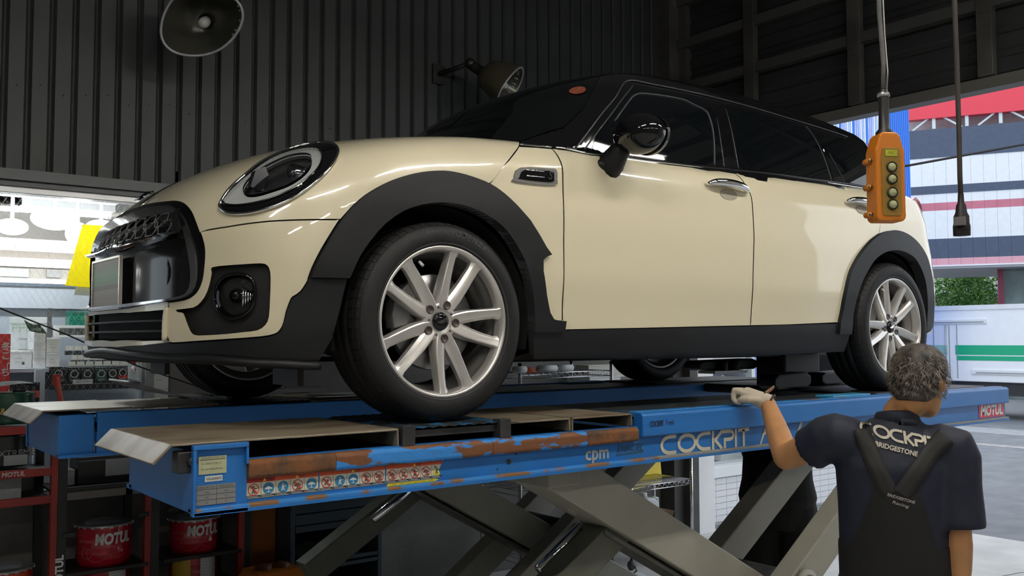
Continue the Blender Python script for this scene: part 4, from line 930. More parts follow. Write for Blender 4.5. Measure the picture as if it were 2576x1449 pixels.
for s in (-1, 1):
    Y = lambda v: s*v                        # v: distance from the lift centre line (outer face 1.00, inner .43)
    def bx(mb, x0, x1, y0, y1, z0, z1):
        a, b = sorted((Y(y0), Y(y1))); return mb.box((x0, a, ZP+z0), (x1, b, ZP+z1))
    # side channels: web, bottom flange, top rail
    for yo, yi in ((1.0, .975), (.43, .455)):
        lp('side_web', bx(MB(), -.70, XB, min(yo, yi)+.0, max(yo, yi)-.0, -.165, -.05) if yo < .5 else bx(MB(), -.70, XB, .955, .978, -.165, -.05), lblue)
        if yo > .5:
            lp('bottom_flange', bx(MB(), -.83, .85, .955, 1.0, -.177, -.163), mat('flange_worn', (.20, .10, .04), .7, col2=(.03, .20, .52), vscale=9, thr=(.48, .52), stretch=(1, 1, .2)), bevel=.003)
            lp('bottom_flange', bx(MB(), .85, XB, .955, 1.0, -.177, -.163), mat('flange_grey', (.20, .20, .19), .5, var=.15, vscale=9), bevel=.003)
            lp('flange_edge', bx(MB(), -.83, XB, .998, 1.003, -.181, -.172), lblue)
            # rusty ledge of the front section
            pr = [(.955, -.098), (.998, -.100), (1.004, -.092), (1.004, -.062), (.996, -.052), (.955, -.050)]
            for x0, x1, m_ in ((-.69, -.44, rust), (-.44, .10, blrust), (.10, .50, blrust), (.50, .745, rust)):
                lp('ledge_rail', MB().prism(pr, lambda u, v, d: (d, Y(u), ZP+v), x0, x1), m_, bevel=.003)
            # rear section top rail
            pr = [(.955, -.086), (1.0, -.088), (1.002, -.082), (1.002, -.012), (.992, -.003), (.955, -.003)]
            lp('top_rail', MB().prism(pr, lambda u, v, d: (d, Y(u), ZP+v), .765, XB), lblue, bevel=.004)
        else:
            lp('inner_rail', bx(MB(), -.70, XB, .425, .46, -.09, -.012), lblue, bevel=.004)
            lp('inner_flange', bx(MB(), -.83, XB, .425, .47, -.177, -.165), lblue)
    lp('deck_pan', bx(MB(), -.69, .76, .45, .96, -.075, -.060), flat('pan_black', (.012, .012, .012)))
    # rear deck: blue channel strip along the edge and dark worn deck
    lp('deck_plate', bx(MB(), .76, XB, .44, .93, -.03, -.006), mat('deck_worn', (.035, .035, .035), .38, .3, col2=(.06, .12, .18), vscale=7, thr=(.5, .75), stretch=(.6, 2, 1)), bevel=.003)
    lp('deck_edge_strip', bx(MB(), .77, XB, .925, .968, -.02, .0), mat('edge_blue_worn', (.03, .20, .50), .4, col2=(.12, .07, .04), vscale=7, thr=(.60, .66), stretch=(1.2, .4, 1)), bevel=.002)
    lp('tread_patch', bx(MB(), 2.05, 2.35, .84, .935, -.004, .006), mat('patch_blue', (.05, .30, .52), .4, var=.2, vscale=30), bevel=.003)
    # wheel ramps / rear side plates
    lp('side_slip_plate', bx(MB(), 2.42, 3.5, .48, .92, -.004, .004), darkst, bevel=.003)
    # front box
    lp('end_box', bx(MB(), XA, -.705, .445, .985, -.177, -.02), lblue, bevel=.004)
    fr_ = MB()
    for a in ((-.835, -.69, -.181, -.170), (-.835, -.69, -.016, -.004)): bx(fr_, a[0], a[1], .985, 1.003, a[2], a[3])
    bx(fr_, -.835, -.826, .985, 1.003, -.17, -.016); bx(fr_, -.697, -.69, .985, 1.003, -.06, -.016)
    lp('box_rim', fr_, lblue, bevel=.002)
    lp('box_face_panel', bx(MB(), -.828, -.69, .975, .988, -.172, -.014), lblue)
    lp('stop_bracket', bx(MB(), -.865, -.80, .93, .975, -.075, -.02), darkst, bevel=.004)
    lp('bracket_bolt', MB().cyl((-.83, Y(.975), ZP-.045), (-.83, Y(.99), ZP-.045), .012, 10), darkst)
    # tan cover plates, folded at the ends
    def plate(x0, x1, z, ya=.45, yb=.972, lipf=0, lipr=0, nm='cover_plate'):
        prof = [(x0, z), (x1, z)]
        if lipf: prof = [(x0-lipf[0], z-lipf[1])]+prof
        if lipr: prof = prof+[(x1+lipr[0], z-lipr[1])]
        mb = MB(); th = .006
        for (xa, za), (xb, zb) in zip(prof, prof[1:]):
            d = Vector((xb-xa, 0, zb-za)).normalized(); nn = Vector((-d.z, 0, d.x))*th
            vs_ = [(xa, Y(ya), ZP+za), (xb, Y(ya), ZP+zb), (xb, Y(yb), ZP+zb), (xa, Y(yb), ZP+za)]
            vs_ += [(v[0]-nn.x, v[1], v[2]-nn.z) for v in vs_]
            mb.add(vs_, [(0, 1, 2, 3), (7, 6, 5, 4), (0, 4, 5, 1), (1, 5, 6, 2), (2, 6, 7, 3), (3, 7, 4, 0)])
        return lp(nm, mb, tan, bevel=.002)
    plate(-.885, -.565, .002, lipf=(.045, .045), yb=.985)
    plate(-.560, -.222, 0, lipr=(.002, .052))
    plate(.185, .448, -.004, lipf=(0, .045), lipr=(.002, .045))
    plate(.456, .742, -.004, lipf=(0, .045), lipr=(.002, .045))
    for xx in (-.195, .163):
        lp('turn_plate_support', bx(MB(), xx-.022, xx+.022, .945, .985, -.052, .008), darkst, bevel=.002)
    # turn plate under the front tyre: patterned sheet with bent corner
    mb = MB(); NX, NY = 24, 14; vv = []
    for i in range(NX+1):
        for j in range(NY+1):
            u = i/NX; v = j/NY; x = -.215+.45*u; y = .44+.535*v
            z = .009+.018*max(0, (.12-u)/.12)**2*0+.012*max(0, (u-.9)/.1)*(1 if v > .6 else 0)*0
            vv.append((x, Y(y), ZP-.004+(.004 if (i+j) % 2 else 0)-.010*max(0, .1-u)/.1-.008*max(0, u-.9)/.1))
    lp('turn_plate', mb.add(vv, [(i*(NY+1)+j, (i+1)*(NY+1)+j, (i+1)*(NY+1)+j+1, i*(NY+1)+j+1) for i in range(NX) for j in range(NY)]), rolled)
    lp('turn_plate_base', bx(MB(), -.20, .17, .46, .96, -.03, -.010), darkst)
    # scissor arms: one wide middle arm, a pair of outer arms
    def arm(name, xa, za, xb, zb, y0, y1, h, m_):
        a = Vector((xa, Y((y0+y1)/2), za)); b = Vector((xb, Y((y0+y1)/2), zb)); d = (b-a).normalized()
        return lp(name, MB().bar(a, b, abs(y1-y0), h, (-d.z, 0, d.x)), m_, bevel=.006)
    arm('scissor_arm', .52, 1.255, 2.50, .147, .61, .80, .165, armgrey)
    arm('arm_underplate', .80, .98, 2.0, .31, .64, .77, .02, armdk)
    arm('scissor_arm', 1.0, .172, 2.60, 1.228, .86, .96, .15, armgrey)
    arm('scissor_arm', 1.0, .172, 2.60, 1.228, .44, .54, .15, armgrey)
    arm('lift_strut', .30, .62, .98, 1.02, .66, .76, .12, mat('strut_olive', (.09, .093, .07), .5, var=.1))
    lp('piston_rod', MB().cyl((.60, Y(.62), .84), (.86, Y(.62), 1.0), .022, 12), chrome)
    lp('pivot_shaft', MB().cyl((1.755, Y(.40), .672), (1.755, Y(1.0), .672), .045, 20), darkst)
    lp('pivot_cap', MB().cyl((1.755, Y(.965), .672), (1.755, Y(.99), .672), .065, 20), armgrey)
    lp('arm_bracket', bx(MB(), .47, .62, .58, .83, -.26, -.177), armgrey, bevel=.005)
    lp('base_rail', MB().box((.3, min(Y(.45), Y(.95)), 0), (2.9, max(Y(.45), Y(.95)), .05)), darkst, bevel=.005)
    lp('base_roller', MB().cyl((2.50, Y(.58), .10), (2.50, Y(.83), .10), .05, 16), darkst)
    for k in range(2): lp('foot_pad', bx(MB(), .35+k*2.2, .6+k*2.2, .42, .98, -1.39, -1.37), darkst)
    lp('arm_stiffener', MB().bar((.60, Y(.70), 1.22), (.72, Y(.70), 1.06), .03, .05), armgrey)
# expanded metal sheets lying on the far platform, around the far front tyre
for nm, (x0, x1, y0, y1) in (('mesh_sheet', (-.52, -.16, .52, .95)),):
    ms = empty('perforated_sheet', (0, 0, ZP), 0, 'curled perforated metal sheet lying on the far lift platform', 'metal sheet')
    mb = MB()
    for i in range(26):
        u = i/25; x = x0+(x1-x0)*u; z = .012+.075*(1-u)**2
        z2 = .012+.075*(1-min(1, (i+1)/25))**2
        mb.bar((x, y0, z), (x, y1, z), .004, .006)
    for j in range(22):
        y = y0+(y1-y0)*j/21
        for i in range(25):
            u = i/25; v = (i+1)/25
            mb.bar((x0+(x1-x0)*u, y, .012+.075*(1-u)**2), (x0+(x1-x0)*v, y, .012+.075*(1-v)**2), .004, .006)
    mb.build('sheet_mesh', mat('mesh_steel', (.34, .34, .33), .4, .5), ms)
    mb = MB()
    for (i, j) in [(i, j) for i in range(7) for j in range(6)]: pass
    MB().tube([(x0, y0, .088), (x0, y1, .088)], .006, 6).build('rolled_edge', mat('mesh_steel', (.34, .34, .33), .4, .5), ms)
pb = empty('paper_sheet', (.12, .62, ZP+.006), 0, 'white paper sheet lying on the far platform behind the front tyre', 'paper')
MB().prism([(0, -.17), (.34, -.19), (.42, .08), (.05, .05)], lambda u, v, d: (u+.1, v, d), 0, .003).build('sheet', mat('paper_white', (.75, .78, .82), .6), pb)

# jack beam between the platforms, under the rear of the car
jk = empty('jack_beam', (2.75, 0, ZP), 0, 'black rolling jack beam with rubber pads under the rear of the car', 'jack')
jb = mat('jack_black', (.008, .008, .008), .6)
MB().box((.10, -.10, -.02), (.46, .10, .20)).build('jack_tower', jb, jk, bevel=.02)
MB().box((.02, -.43, -.06), (.50, .43, -.008)).build('cross_beam', jb, jk, bevel=.015)
for xx, yy, ln, zz, hh in ((-.20, .10, .52, .118, .030), (.02, -.16, .34, .030, .045), (.50, -.16, .42, .035, .040)):
    pr = [(-ln/2, -hh*.6), (-ln/2+.04, -hh), (ln/2-.04, -hh), (ln/2, -hh*.5), (ln/2, hh*.5), (ln/2-.05, hh), (-ln/2+.04, hh*.8), (-ln/2, hh*.3)]
    MB().prism(pr, lambda u, v, d: (xx+u, yy+d, zz+v), -.06, .06).build('swing_pad', jb, jk, bevel=.01)
for xx in (-.28, -.18): MB().cyl((xx, .02, .085), (xx, .02, .145), .022, 12).build('pad_adapter', mat('pad_rubber', (.02, .02, .022), .5), jk)
MB().box((-.38, .0, .070), (-.10, .12, .085)).build('pad_tray', mat('tray_pale', (.45, .45, .46), .4, .3), jk)

# ---------------- stickers and lettering on the near platform (face at y = -0.978 / box face -0.988)
YF = -.9785
def on_web(u, v, d): return (u, YF-d, ZP+v)
def rect(x0, x1, z0, z1): return [(x0, z0), (x1, z0), (x1, z1), (x0, z1)]
stw = mat('sticker_white', (.62, .60, .48), .45, var=.08, vscale=30); str_ = mat('sticker_red', (.52, .07, .02), .45); std = mat('sticker_dark_red', (.38, .015, .012), .45); stk = mat('sticker_black', (.02, .02, .02), .5)
sblue = mat('sign_blue', (.03, .19, .36), .45); sred = mat('sign_red', (.50, .03, .02), .45); sinkk = mat('sign_ink', (.06, .06, .055), .5); spale = mat('sign_pale', (.66, .68, .66), .5); syel = mat('sign_yellow', (.72, .60, .02), .45)
def disc(mb, c, r, n=20, d0=.0012, d1=.0016): return mb.prism([(c[0]+r*math.cos(2*PI*k/n), c[1]+r*math.sin(2*PI*k/n)) for k in range(n)], on_web, d0, d1)
def ring(mb, c, r0, r1, n=22):
    vs_ = [on_web(c[0]+r*math.cos(2*PI*k/n), c[1]+r*math.sin(2*PI*k/n), .0017) for r in (r0, r1) for k in range(n)]
    return mb.add(vs_, [(k, (k+1) % n, n+(k+1) % n, n+k) for k in range(n)])
ZT, ZB = -.101, -.154
strips = [(-.688, -.482, 'NBBNB'), (-.478, -.272, 'NBBNN'), (-.268, -.075, 'NNNNW')]
for si, (x0, x1, code) in enumerate(strips):
    sg = MB().prism(rect(x0, x1, ZB, ZT) if si < 2 else [(x0, ZB), (x1-.018, ZB), (x1-.008, ZB+.014), (x1-.012, ZB+.022), (x1+.0, ZT-.008), (x1+.004, ZT), (x0, ZT)], on_web, 0, .0008).build('warning_strip', stw, lift)
    if si == 0:
        MB().prism(rect(x0, x0+.08, ZT-.0125, ZT), on_web, .0009, .0013).build('strip_header', std, sg); MB().prism(rect(x0+.08, x1, ZT-.0125, ZT), on_web, .0009, .0013).build('strip_header', str_, sg)
    else: MB().prism(rect(x0, x1, ZT-.0125, ZT), on_web, .0009, .0013).build('strip_header', str_, sg)
    for q in ((.25, .7) if si == 0 else (.5,)):
        cx = x0+(x1-x0)*q
        MB().prism([(cx-.006, ZT-.0105), (cx+.004, ZT-.0105), (cx-.001, ZT-.0025)], on_web, .0014, .0018).build('header_triangle', syel, sg)
        text('header_text', '警告' if q == .25 else '注意', .008, sinkk, sg, on_web(cx+.013, ZT-.0065, .0015), ext=.0002)
    nI = len(code); wI = (x1-x0)/nI
    for i, ch in enumerate(code):
        c = (x0+wI*(i+.5), ZT-.0305); r = min(.0155, wI*.44)
        MB().prism(rect(x0+wI*i+.001, x0+wI*(i+1)-.001, ZB+.001, ZB+.0075), on_web, .0009, .0013).build('caption_bar', stk, sg)
        if i: MB().prism(rect(x0+wI*i-.0004, x0+wI*i+.0004, ZB, ZT-.0125), on_web, .0009, .0012).build('divider', sinkk, sg)
        for k in range(2): MB().prism(rect(x0+wI*i+.003, x0+wI*(i+1)-.004-.006*k, ZB+.0018+k*.003, ZB+.0028+k*.003), on_web, .0014, .0016).build('caption_line', spale, sg)
        ic = MB(); v = (si*5+i) % 6
        if ch == 'B':
            disc(ic, c, r); ic.build('pictogram_disc', sblue, sg); col_, z_ = spale, 1
        elif ch == 'N':
            ring(ic, c, r*.86, r); ic.build('pictogram_ring', sred, sg); col_ = sinkk
        else:
            MB().prism([(c[0]-.013, c[1]-.013), (c[0]+.012, c[1]-.013), (c[0], c[1]+.013)], on_web, .0012, .0016).build('pictogram_triangle', syel, sg); col_ = sinkk
        fg = MB(); D0, D1 = .0018, .0021
        if v in (0, 2):                     # person
            disc(fg, (c[0]-.001, c[1]+.0075), .0026, 10, D0, D1); fg.prism([(c[0]-.004, c[1]+.004), (c[0]+.003, c[1]+.004), (c[0]+.002, c[1]-.003), (c[0]+.005, c[1]-.010), (c[0]+.002, c[1]-.010), (c[0]-.0005, c[1]-.004), (c[0]-.003, c[1]-.010), (c[0]-.006, c[1]-.010), (c[0]-.003, c[1]-.002)], on_web, D0, D1)
            fg.prism(rect(c[0]+.002, c[0]+.009, c[1]+.0015, c[1]+.004), on_web, D0, D1)
        elif v in (1, 3, 4):                # car
            fg.prism([(c[0]-.010, c[1]-.002), (c[0]+.010, c[1]-.002), (c[0]+.010, c[1]+.001), (c[0]+.006, c[1]+.002), (c[0]+.003, c[1]+.0055), (c[0]-.004, c[1]+.0055), (c[0]-.007, c[1]+.002), (c[0]-.010, c[1]+.001)], on_web, D0, D1)
            fg.prism(rect(c[0]-.001, c[0]+.001, c[1]-.009, c[1]-.002), on_web, D0, D1); fg.prism(rect(c[0]-.006, c[0]+.006, c[1]-.0105, c[1]-.009), on_web, D0, D1)
        else:
            fg.prism([(c[0]-.008, c[1]-.006), (c[0]-.004, c[1]-.008), (c[0]+.007, c[1]+.004), (c[0]+.004, c[1]+.008)], on_web, D0, D1); fg.prism(rect(c[0]+.001, c[0]+.008, c[1]-.008, c[1]-.003), on_web, D0, D1)
        fg.build('pictogram', col_, sg)
        if ch == 'N':
            k = r*.66; t = .0012; MB().prism([(c[0]-k-t, c[1]+k-t), (c[0]-k+t, c[1]+k+t), (c[0]+k+t, c[1]-k+t), (c[0]+k-t, c[1]-k-t)], on_web, .0022, .0025).build('slash', sred, sg)
MB().prism([(-.268, -.1625), (-.10, -.1625), (-.085, -.158), (-.10, -.1555), (-.262, -.1555)], on_web, 0, .001).build('yellow_label', syel, lift)
for i in range(6): MB().prism(rect(-.25+i*.025, -.232+i*.025, -.1595, -.1585), on_web, .0011, .0014).build('yellow_label_line', sinkk, lift)
# plates on the front box
def on_box(u, v, d): return (u, -.9885-d, ZP+v)
pg = MB().prism(rect(-.817, -.745, -.079, -.034), on_box, 0, .0015).build('maker_plate', mat('plate_yellowgreen', (.42, .44, .27), .4, var=.06, vscale=40), lift)
MB().prism(rect(-.814, -.748, -.0435, -.042), on_box, .0016, .002).build('plate_rule', sinkk, pg)
text('plate_heading', 'CONFORMITY INSPECTION', .0065, sinkk, pg, on_box(-.781, -.0385, .0017), width=.06)
text('plate_row', 'Ser. 20541217 061 41', .007, sinkk, pg, on_box(-.785, -.052, .0017), width=.05)
text('plate_row', 'An. Corrimatic Service', .0065, sinkk, pg, on_box(-.783, -.066, .0017), width=.055)
cp = MB().prism(rect(-.800, -.755, -.098, -.084), on_box, 0, .0012).build('collaudato_label', mat('label_white', (.66, .66, .60), .5), lift)
text('label_text', 'COLLAUDATO', .009, sinkk, cp, on_box(-.7775, -.091, .0013), bold=.02, width=.04)
gt = MB().prism(rect(-.821, -.720, -.156, -.106), on_box, 0, .0015).build('load_table_plate', mat('plate_grey', (.25, .255, .255), .4, .3, var=.06), lift)
for z in (-.1165, -.130, -.143): MB().prism(rect(-.821, -.720, z-.0006, z+.0006), on_box, .0016, .002).build('table_rule', sinkk, gt)
MB().prism(rect(-.7705, -.7695, -.156, -.106), on_box, .0016, .002).build('table_rule', sinkk, gt)
for i, (a, b) in enumerate((('ETIRA RAY CO.', 'PASS BOARD'), ('100g', '3000'), ('350', '3.5'), ('120', '8'))):
    z = -.1115-i*.0128
    text('table_text', a, .0065, sinkk, gt, on_box(-.796, z, .0017)); text('table_text', b, .0065, sinkk, gt, on_box(-.745, z, .0017))

# shop lettering on the lift: COCKPIT built from strokes
def strokes(mb, paths, H_, th, ox, oz, sx, fn, d=.0012):
    for pth in paths:
        q = [Vector((ox+x*H_*sx, oz+z*H_)) for x, z in pth]; n = len(q); cl = (q[0]-q[-1]).length < 1e-6; A = []; B = []
        for i in range(n):
            t0 = (q[i]-q[i-1]) if i else ((q[0]-q[-2]) if cl else (q[1]-q[0])); t1 = (q[i+1]-q[i]) if i < n-1 else ((q[1]-q[0]) if cl else (q[-1]-q[-2]))
            t0 = t0.normalized(); t1 = t1.normalized(); n0 = Vector((-t0.y, t0.x)); n1 = Vector((-t1.y, t1.x)); mm = (n0+n1).normalized(); k = th/2/max(.35, mm.dot(n1)); A.append(q[i]+mm*k); B.append(q[i]-mm*k)
        vv = [fn(p.x, p.y, d) for p in A]+[fn(p.x, p.y, d) for p in B]
        mb.add(vv, [(i, i+1, n+i+1, n+i) for i in range(n-1)])
def arc(cx, cz, rx, rz, a0, a1, n=14): return [(cx+rx*math.cos(math.radians(a0+(a1-a0)*k/n)), cz+rz*math.sin(math.radians(a0+(a1-a0)*k/n))) for k in range(n+1)]
t2 = .09
GLY = {'C': ([[(.80, 1-t2)]+arc(.5, .5, .41, .41, 90, 270)+[(.80, t2)]], .84), 'O': ([arc(.5, .5, .41, .41, 0, 360, 26)], .92),
       'K': ([[(.09, 0), (.09, 1)], [(.58, 0), (.20, .50), (.55, 1-t2), (.98, 1-t2)]+arc(.98, .69, .21, .22, 90, -90)[1:]+[(.72, .47), (.72, 0)]], 1.24),
       'I': ([[(.09, 0), (.09, 1)]], .22), 'T': ([[(0, 1-t2), (.62, 1-t2)], [(.31, 1-t2), (.31, 0)]], .66), 'F': ([[(.09, 0), (.09, 1-t2), (.6, 1-t2)], [(.09, .5), (.5, .5)]], .66)}
def cockpit(name, x0, x1, zc, H_, fn, m, parent, word='COCKIT', kern=None):
    tot = sum(GLY[c][1] for c in word); sx = (x1-x0)/(tot*H_); x = x0; first = None
    for c in word:
        mb = MB(); strokes(mb, GLY[c][0], H_, H_*.19, x, zc-H_/2, sx, fn); o = mb.build(name, m, parent); x += GLY[c][1]*H_*sx
letter = mat('letter_cream', (.56, .53, .42), .5, var=.05)
cockpit('cockpit_letter', .875, 1.395, -.1275, .072, on_web, letter, lift)
text('feel_lettering', 'F', .125, letter, lift, on_web(1.475, -.128, 0), shear=.55)
text('feel_lettering', 'ee', .10, letter, lift, on_web(1.60, -.136, 0), shear=.45)
text('feel_lettering', 'l', .125, letter, lift, on_web(1.70, -.122, 0), shear=.6, bold=.02)
def on_rail(u, v, d): return (u, -1.0025-d, ZP+v)
ink = mat('navy_ink', (.01, .02, .06), .5)
cockpit('small_cockpit_letter', .800, .872, -.043, .020, on_rail, ink, lift)
text('small_feel_lettering', 'Feel', .027, ink, lift, on_rail(.905, -.043, 0))
grey_l = mat('decal_grey', (.42, .44, .42), .45, .2)
text('cpm_decal', 'cpm', .066, grey_l, lift, on_web(.565, -.131, 0), bold=.02)
text('dixcel_decal', 'DIXCEL', .036, mat('decal_dark', (.05, .09, .13), .4, .3), lift, on_web(.725, -.125, 0), shear=.35, bold=.015, width=.13)
MB().prism([(.655, -.146), (.79, -.143), (.79, -.139), (.655, -.142)], on_web, 0, .001).build('dixcel_underline', mat('decal_dark', (.05, .09, .13), .4, .3), lift)
ms_ = MB().prism(rect(3.30, 3.62-.035, -.158, -.088), on_web, 0, .0015).build('motul_sticker', mat('motul_red', (.56, .02, .06), .4), lift)
text('sticker_text', 'MOTUL', .072, spale, ms_, on_web(3.443, -.124, .0016), shear=.12, bold=.045, width=.25)
for x, z, r in ((.18, -.128, .009), (.21, -.105, .004), (.135, -.148, .003), (-.10, -.12, .003)): disc(MB(), (x, z), r, 14, 0, .001).build('bolt_hole_shade', stk, lift)  # flat black discs, the dark inside the holes painted on

# ================================================================== SHOP ROOM BEHIND THE WINDOW
wl = mat('shop_white', (.74, .75, .76), .6)
struct('floor_shop', MB().box((-5, 2.33, -.02), (.3, 7, .0)), mat('shop_lino', (.42, .42, .42), .5))
struct('ceiling_shop', MB().box((-5, 2.33, 2.80), (3, 7, 2.86)), mat('shop_ceiling', (.42, .42, .39), .8))
struct('wall_shop_back', MB().box((-5, 5.2, 0), (3, 5.3, 2.8)), mat('shop_back', (.50, .46, .42), .7))
struct('wall_shop_end', MB().box((1.2, 2.33, 0), (1.3, 5.2, 2.8)), wl)
sg_ = 34
def shop_tube(x, y, z, ln, label, s=sg_, rz=0, r=.016):
    e = empty('ceiling_lamp', (x, y, z), rz, label, 'lamp', 'lamps on the shop ceiling')
    MB().box((-ln/2, -.07, .03), (ln/2, .07, 2.80-z)).build('housing', wl, e)
    MB().cyl((-ln/2+.03, 0, 0), (ln/2-.03, 0, 0), r, 10).build('tube', glow('shop_tube_glow', (.95, .98, 1), s), e)
    for q in (-1, 1): MB().box((q*(ln/2-.03)-.015, -.02, -.02), (q*(ln/2-.03)+.015, .02, .03)).build('socket', wl, e)
shop_tube(-.75, 2.66, 2.56, 1.45, 'long bright tube lamp just inside the shop window', 48, r=.028)
shop_tube(-.1, 4.25, 2.66, .9, 'far tube lamp at the right of the shop ceiling', 20)
shop_tube(-.75, 4.25, 2.66, .9, 'far tube lamp at the left of the shop ceiling', 20)
for i, (x, y, z, rx, rz_, lb) in enumerate(((-.46, 3.6, 2.46, .10, .055, 'left glowing white globe lamp near the yellow sheet'), (-.24, 3.4, 2.51, .15, .075, 'wide glowing lamp in the middle of the shop ceiling'), (-.145, 3.2, 2.40, .075, .075, 'round glowing globe lamp above the yellow sheet'), (.10, 3.6, 2.50, .10, .05, 'glowing lamp partly hidden behind the car nose'))):
    e = empty('globe_lamp', (x, y, z), 0, lb, 'lamp', 'glowing globes in the shop')
    MB().sph((0, 0, 0), (rx, rx*.8, rz_), 20, 12).build('globe', glow('globe_glow', (1, 1, 1), 16), e)
    MB().cyl((0, 0, rz_*.9), (0, 0, 2.80-z), .012, 8).build('stem', wl, e)
    MB().lathe([(.05, 2.78-z), (.05, 2.80-z), (0, 2.80-z)], 16).build('rose', wl, e)
for i, (x0, x1, y) in enumerate(((-.55, -.30, 4.2), (.08, .30, 4.2), (-.30, -.05, 5.0))):
    e = empty('ceiling_panel', ((x0+x1)/2, y, 2.78), 0, ['left recessed grey louvre panel in the shop ceiling', 'right recessed grey louvre panel in the shop ceiling', 'grey louvre panel near the globe lamps'][i], 'ceiling panel')
    MB().box((-.16, -.2, 0), (.16, .2, .02)).build('panel', mat('louvre_grey', (.30, .30, .34), .5), e)
    for k in range(4): MB().box((-.15, -.16+k*.1, -.012), (.15, -.12+k*.1, 0)).build('slat', wl, e)
# valance shelves along the back of the shop
e = empty('wall_shelving', (-.6, 4.5, 0), 0, 'long white wall shelving with lit strips along the shop back wall', 'shelving')
MB().box((-3, .0, 2.405), (1.2, .35, 2.475)).build('top_ledge', wl, e); MB().box((-3, .30, 2.335), (1.2, .4, 2.405)).build('back_panel', mat('shelf_brown', (.30, .26, .23), .6), e)
for z0, z1, m_ in ((2.27, 2.33, glow('strip_glow', (1, 1, .98), 5.0)), (2.135, 2.175, glow('strip_glow', (1, 1, .98), 5.0))): MB().box((-3, .05, z0), (1.2, .12, z1)).build('light_strip', m_, e)
MB().box((-3, .3, 2.06), (1.2, .4, 2.27)).build('back_panel', mat('shelf_taupe', (.36, .33, .30), .6), e)
MB().box((.10, .28, 2.20), (.47, .32, 2.265)).build('pale_green_card', mat('card_mint', (.42, .58, .50), .6), e)
MB().box((.60, .28, 2.205), (.70, .32, 2.268)).build('grey_card', mat('card_grey', (.28, .28, .28), .6), e)
for x in (-.2, .35, .8): MB().box((x-.03, -.02, 2.40), (x+.03, .0, 2.43)).build('clip', alu, e)
# near shelf unit with header board
su = empty('display_shelf', (-.6, 2.95, 0), 0, 'pale grey display shelf unit with a wide blank header board inside the window', 'shelf')
hb = mat('header_board', (.50, .54, .62), .5); MB().box((-2.5, .20, 1.904), (1.0, .24, 2.041)).build('header_board', hb, su); MB().box((-2.5, .19, 2.041), (1.0, .26, 2.062)).build('header_edge', mat('edge_slate', (.14, .17, .22), .5), su)
MB().box((-2.5, .24, 0), (1.0, .27, 1.91)).build('back_panel', mat('panel_bluegrey', (.40, .44, .50), .6), su)
MB().box((-.5, -.35, 1.518), (.27, .24, 1.540)).build('shelf_board', hb, su); MB().box((.20, -.45, 1.413), (.77, .2, 1.446)).build('shelf_board', flat('shelf_black', (.02, .02, .02)), su)
MB().box((.70, -.36, 0), (.735, -.32, 1.43)).build('shelf_post', flat('shelf_black', (.02, .02, .02)), su); MB().box((.10, -.4, 0), (.15, -.36, 1.535)).build('shelf_post', hb, su); MB().box((.24, .0, 1.55), (.262, .03, 1.90)).build('shelf_post', mat('slot_dark', (.08, .085, .09), .5), su)
def carton(name, label, cat, X0, X1, Z0, Z1, Y, dep, m, grp=None, lab=None, labm=None, lines=2):
    e = empty(name, ((X0+X1)/2, Y, Z0), 0, label, cat, grp); w_, h_ = (X1-X0)/2, Z1-Z0
    MB().box((-w_, 0, 0), (w_, dep, h_)).build('box_body', m, e, bevel=.002)
    MB().box((-w_*.98, -.0012, h_*.86), (w_*.98, 0, h_*.88)).build('lid_seam', mat('seam_grey', (.35, .35, .36), .6), e)
    for k in range(lines): MB().box((-w_*.5, -.0012, h_*(.55-k*.22)), (w_*(.1+.25*(k % 2)), 0, h_*(.58-k*.22))).build('print_line', mat('print_grey', (.40, .42, .44), .6), e)
    if lab: text('box_print', lab[0], lab[1], labm, e, (lab[2]*w_, -.0008, h_*lab[3]))
    return e
wbx = mat('carton_white', (.74, .74, .73), .6)
ys = [('top', 3), ('middle', 2), ('lower', 1), ('bottom', 0)]
for c, (x0, x1, n_, zz) in enumerate(((-.48, -.415, 4, .208), (-.412, -.338, 2, .176))):
    for k in range(n_):
        h = zz/n_; nmv = (['bottom', 'second', 'third', 'top'] if n_ == 4 else ['bottom', 'top'])[k]
        carton('parts_box', '%s white parts box in the %s stack on the shop shelf' % (nmv, 'taller' if c == 0 else 'shorter'), 'box', x0, x1, 1.541+k*h, 1.541+k*h+h-.001, 2.72, .18, wbx, 'white boxes stacked on the shop shelf')
carton('long_box', 'long white carton lying left of the stacked boxes', 'box', -.60, -.484, 1.541, 1.64, 2.74, .2, wbx, lab=('■', .02, .2, .25), labm=sinkk)
e = carton('clear_case', 'translucent white plastic case standing behind the white boxes', 'case', -.57, -.36, 1.541, 1.843, 2.96, .08, mat('case_pale', (.60, .64, .66), .3), lab=('PPI', .075, -.45, .78), labm=mat('print_sage', (.35, .47, .38), .6))
e = empty('paper_flag', (-.52, 2.5, 1.74), 0, 'dark green paper flag with white letters above the boxes', 'flag')
MB().prism([(-.066, .077), (-.02, .05), (.015, .053), (.055, .0), (.0, .004), (-.035, .015), (-.045, .03)], lambda u, v, d: (u+.01, d, v), 0, .003).build('flag_sheet', mat('flag_green', (.05, .085, .05), .6), e)
text('flag_letters', 'olol', .03, spale, e, (.012, -.0005, .026), upv=(.25, 0, 1)); MB().cyl((.06, 0, .0), (.06, 0, -.05), .002, 6).build('flag_pin', stk, e)
e = carton('green_box', 'dark green glossy product box on the upper shelf', 'box', -.244, -.078, 1.796, 1.884, 2.93, .1, mat('box_green', (.01, .16, .11), .25), lab=('EXCEED', .034, -.25, .52), labm=mat('print_teal', (.05, .42, .25), .5), lines=0)
text('box_print', 'PREMIUM', .012, spale, e, (.03, -.0008, .055)); MB().box((.045, -.0012, .01), (.075, 0, .03)).build('sticker', spale, e)
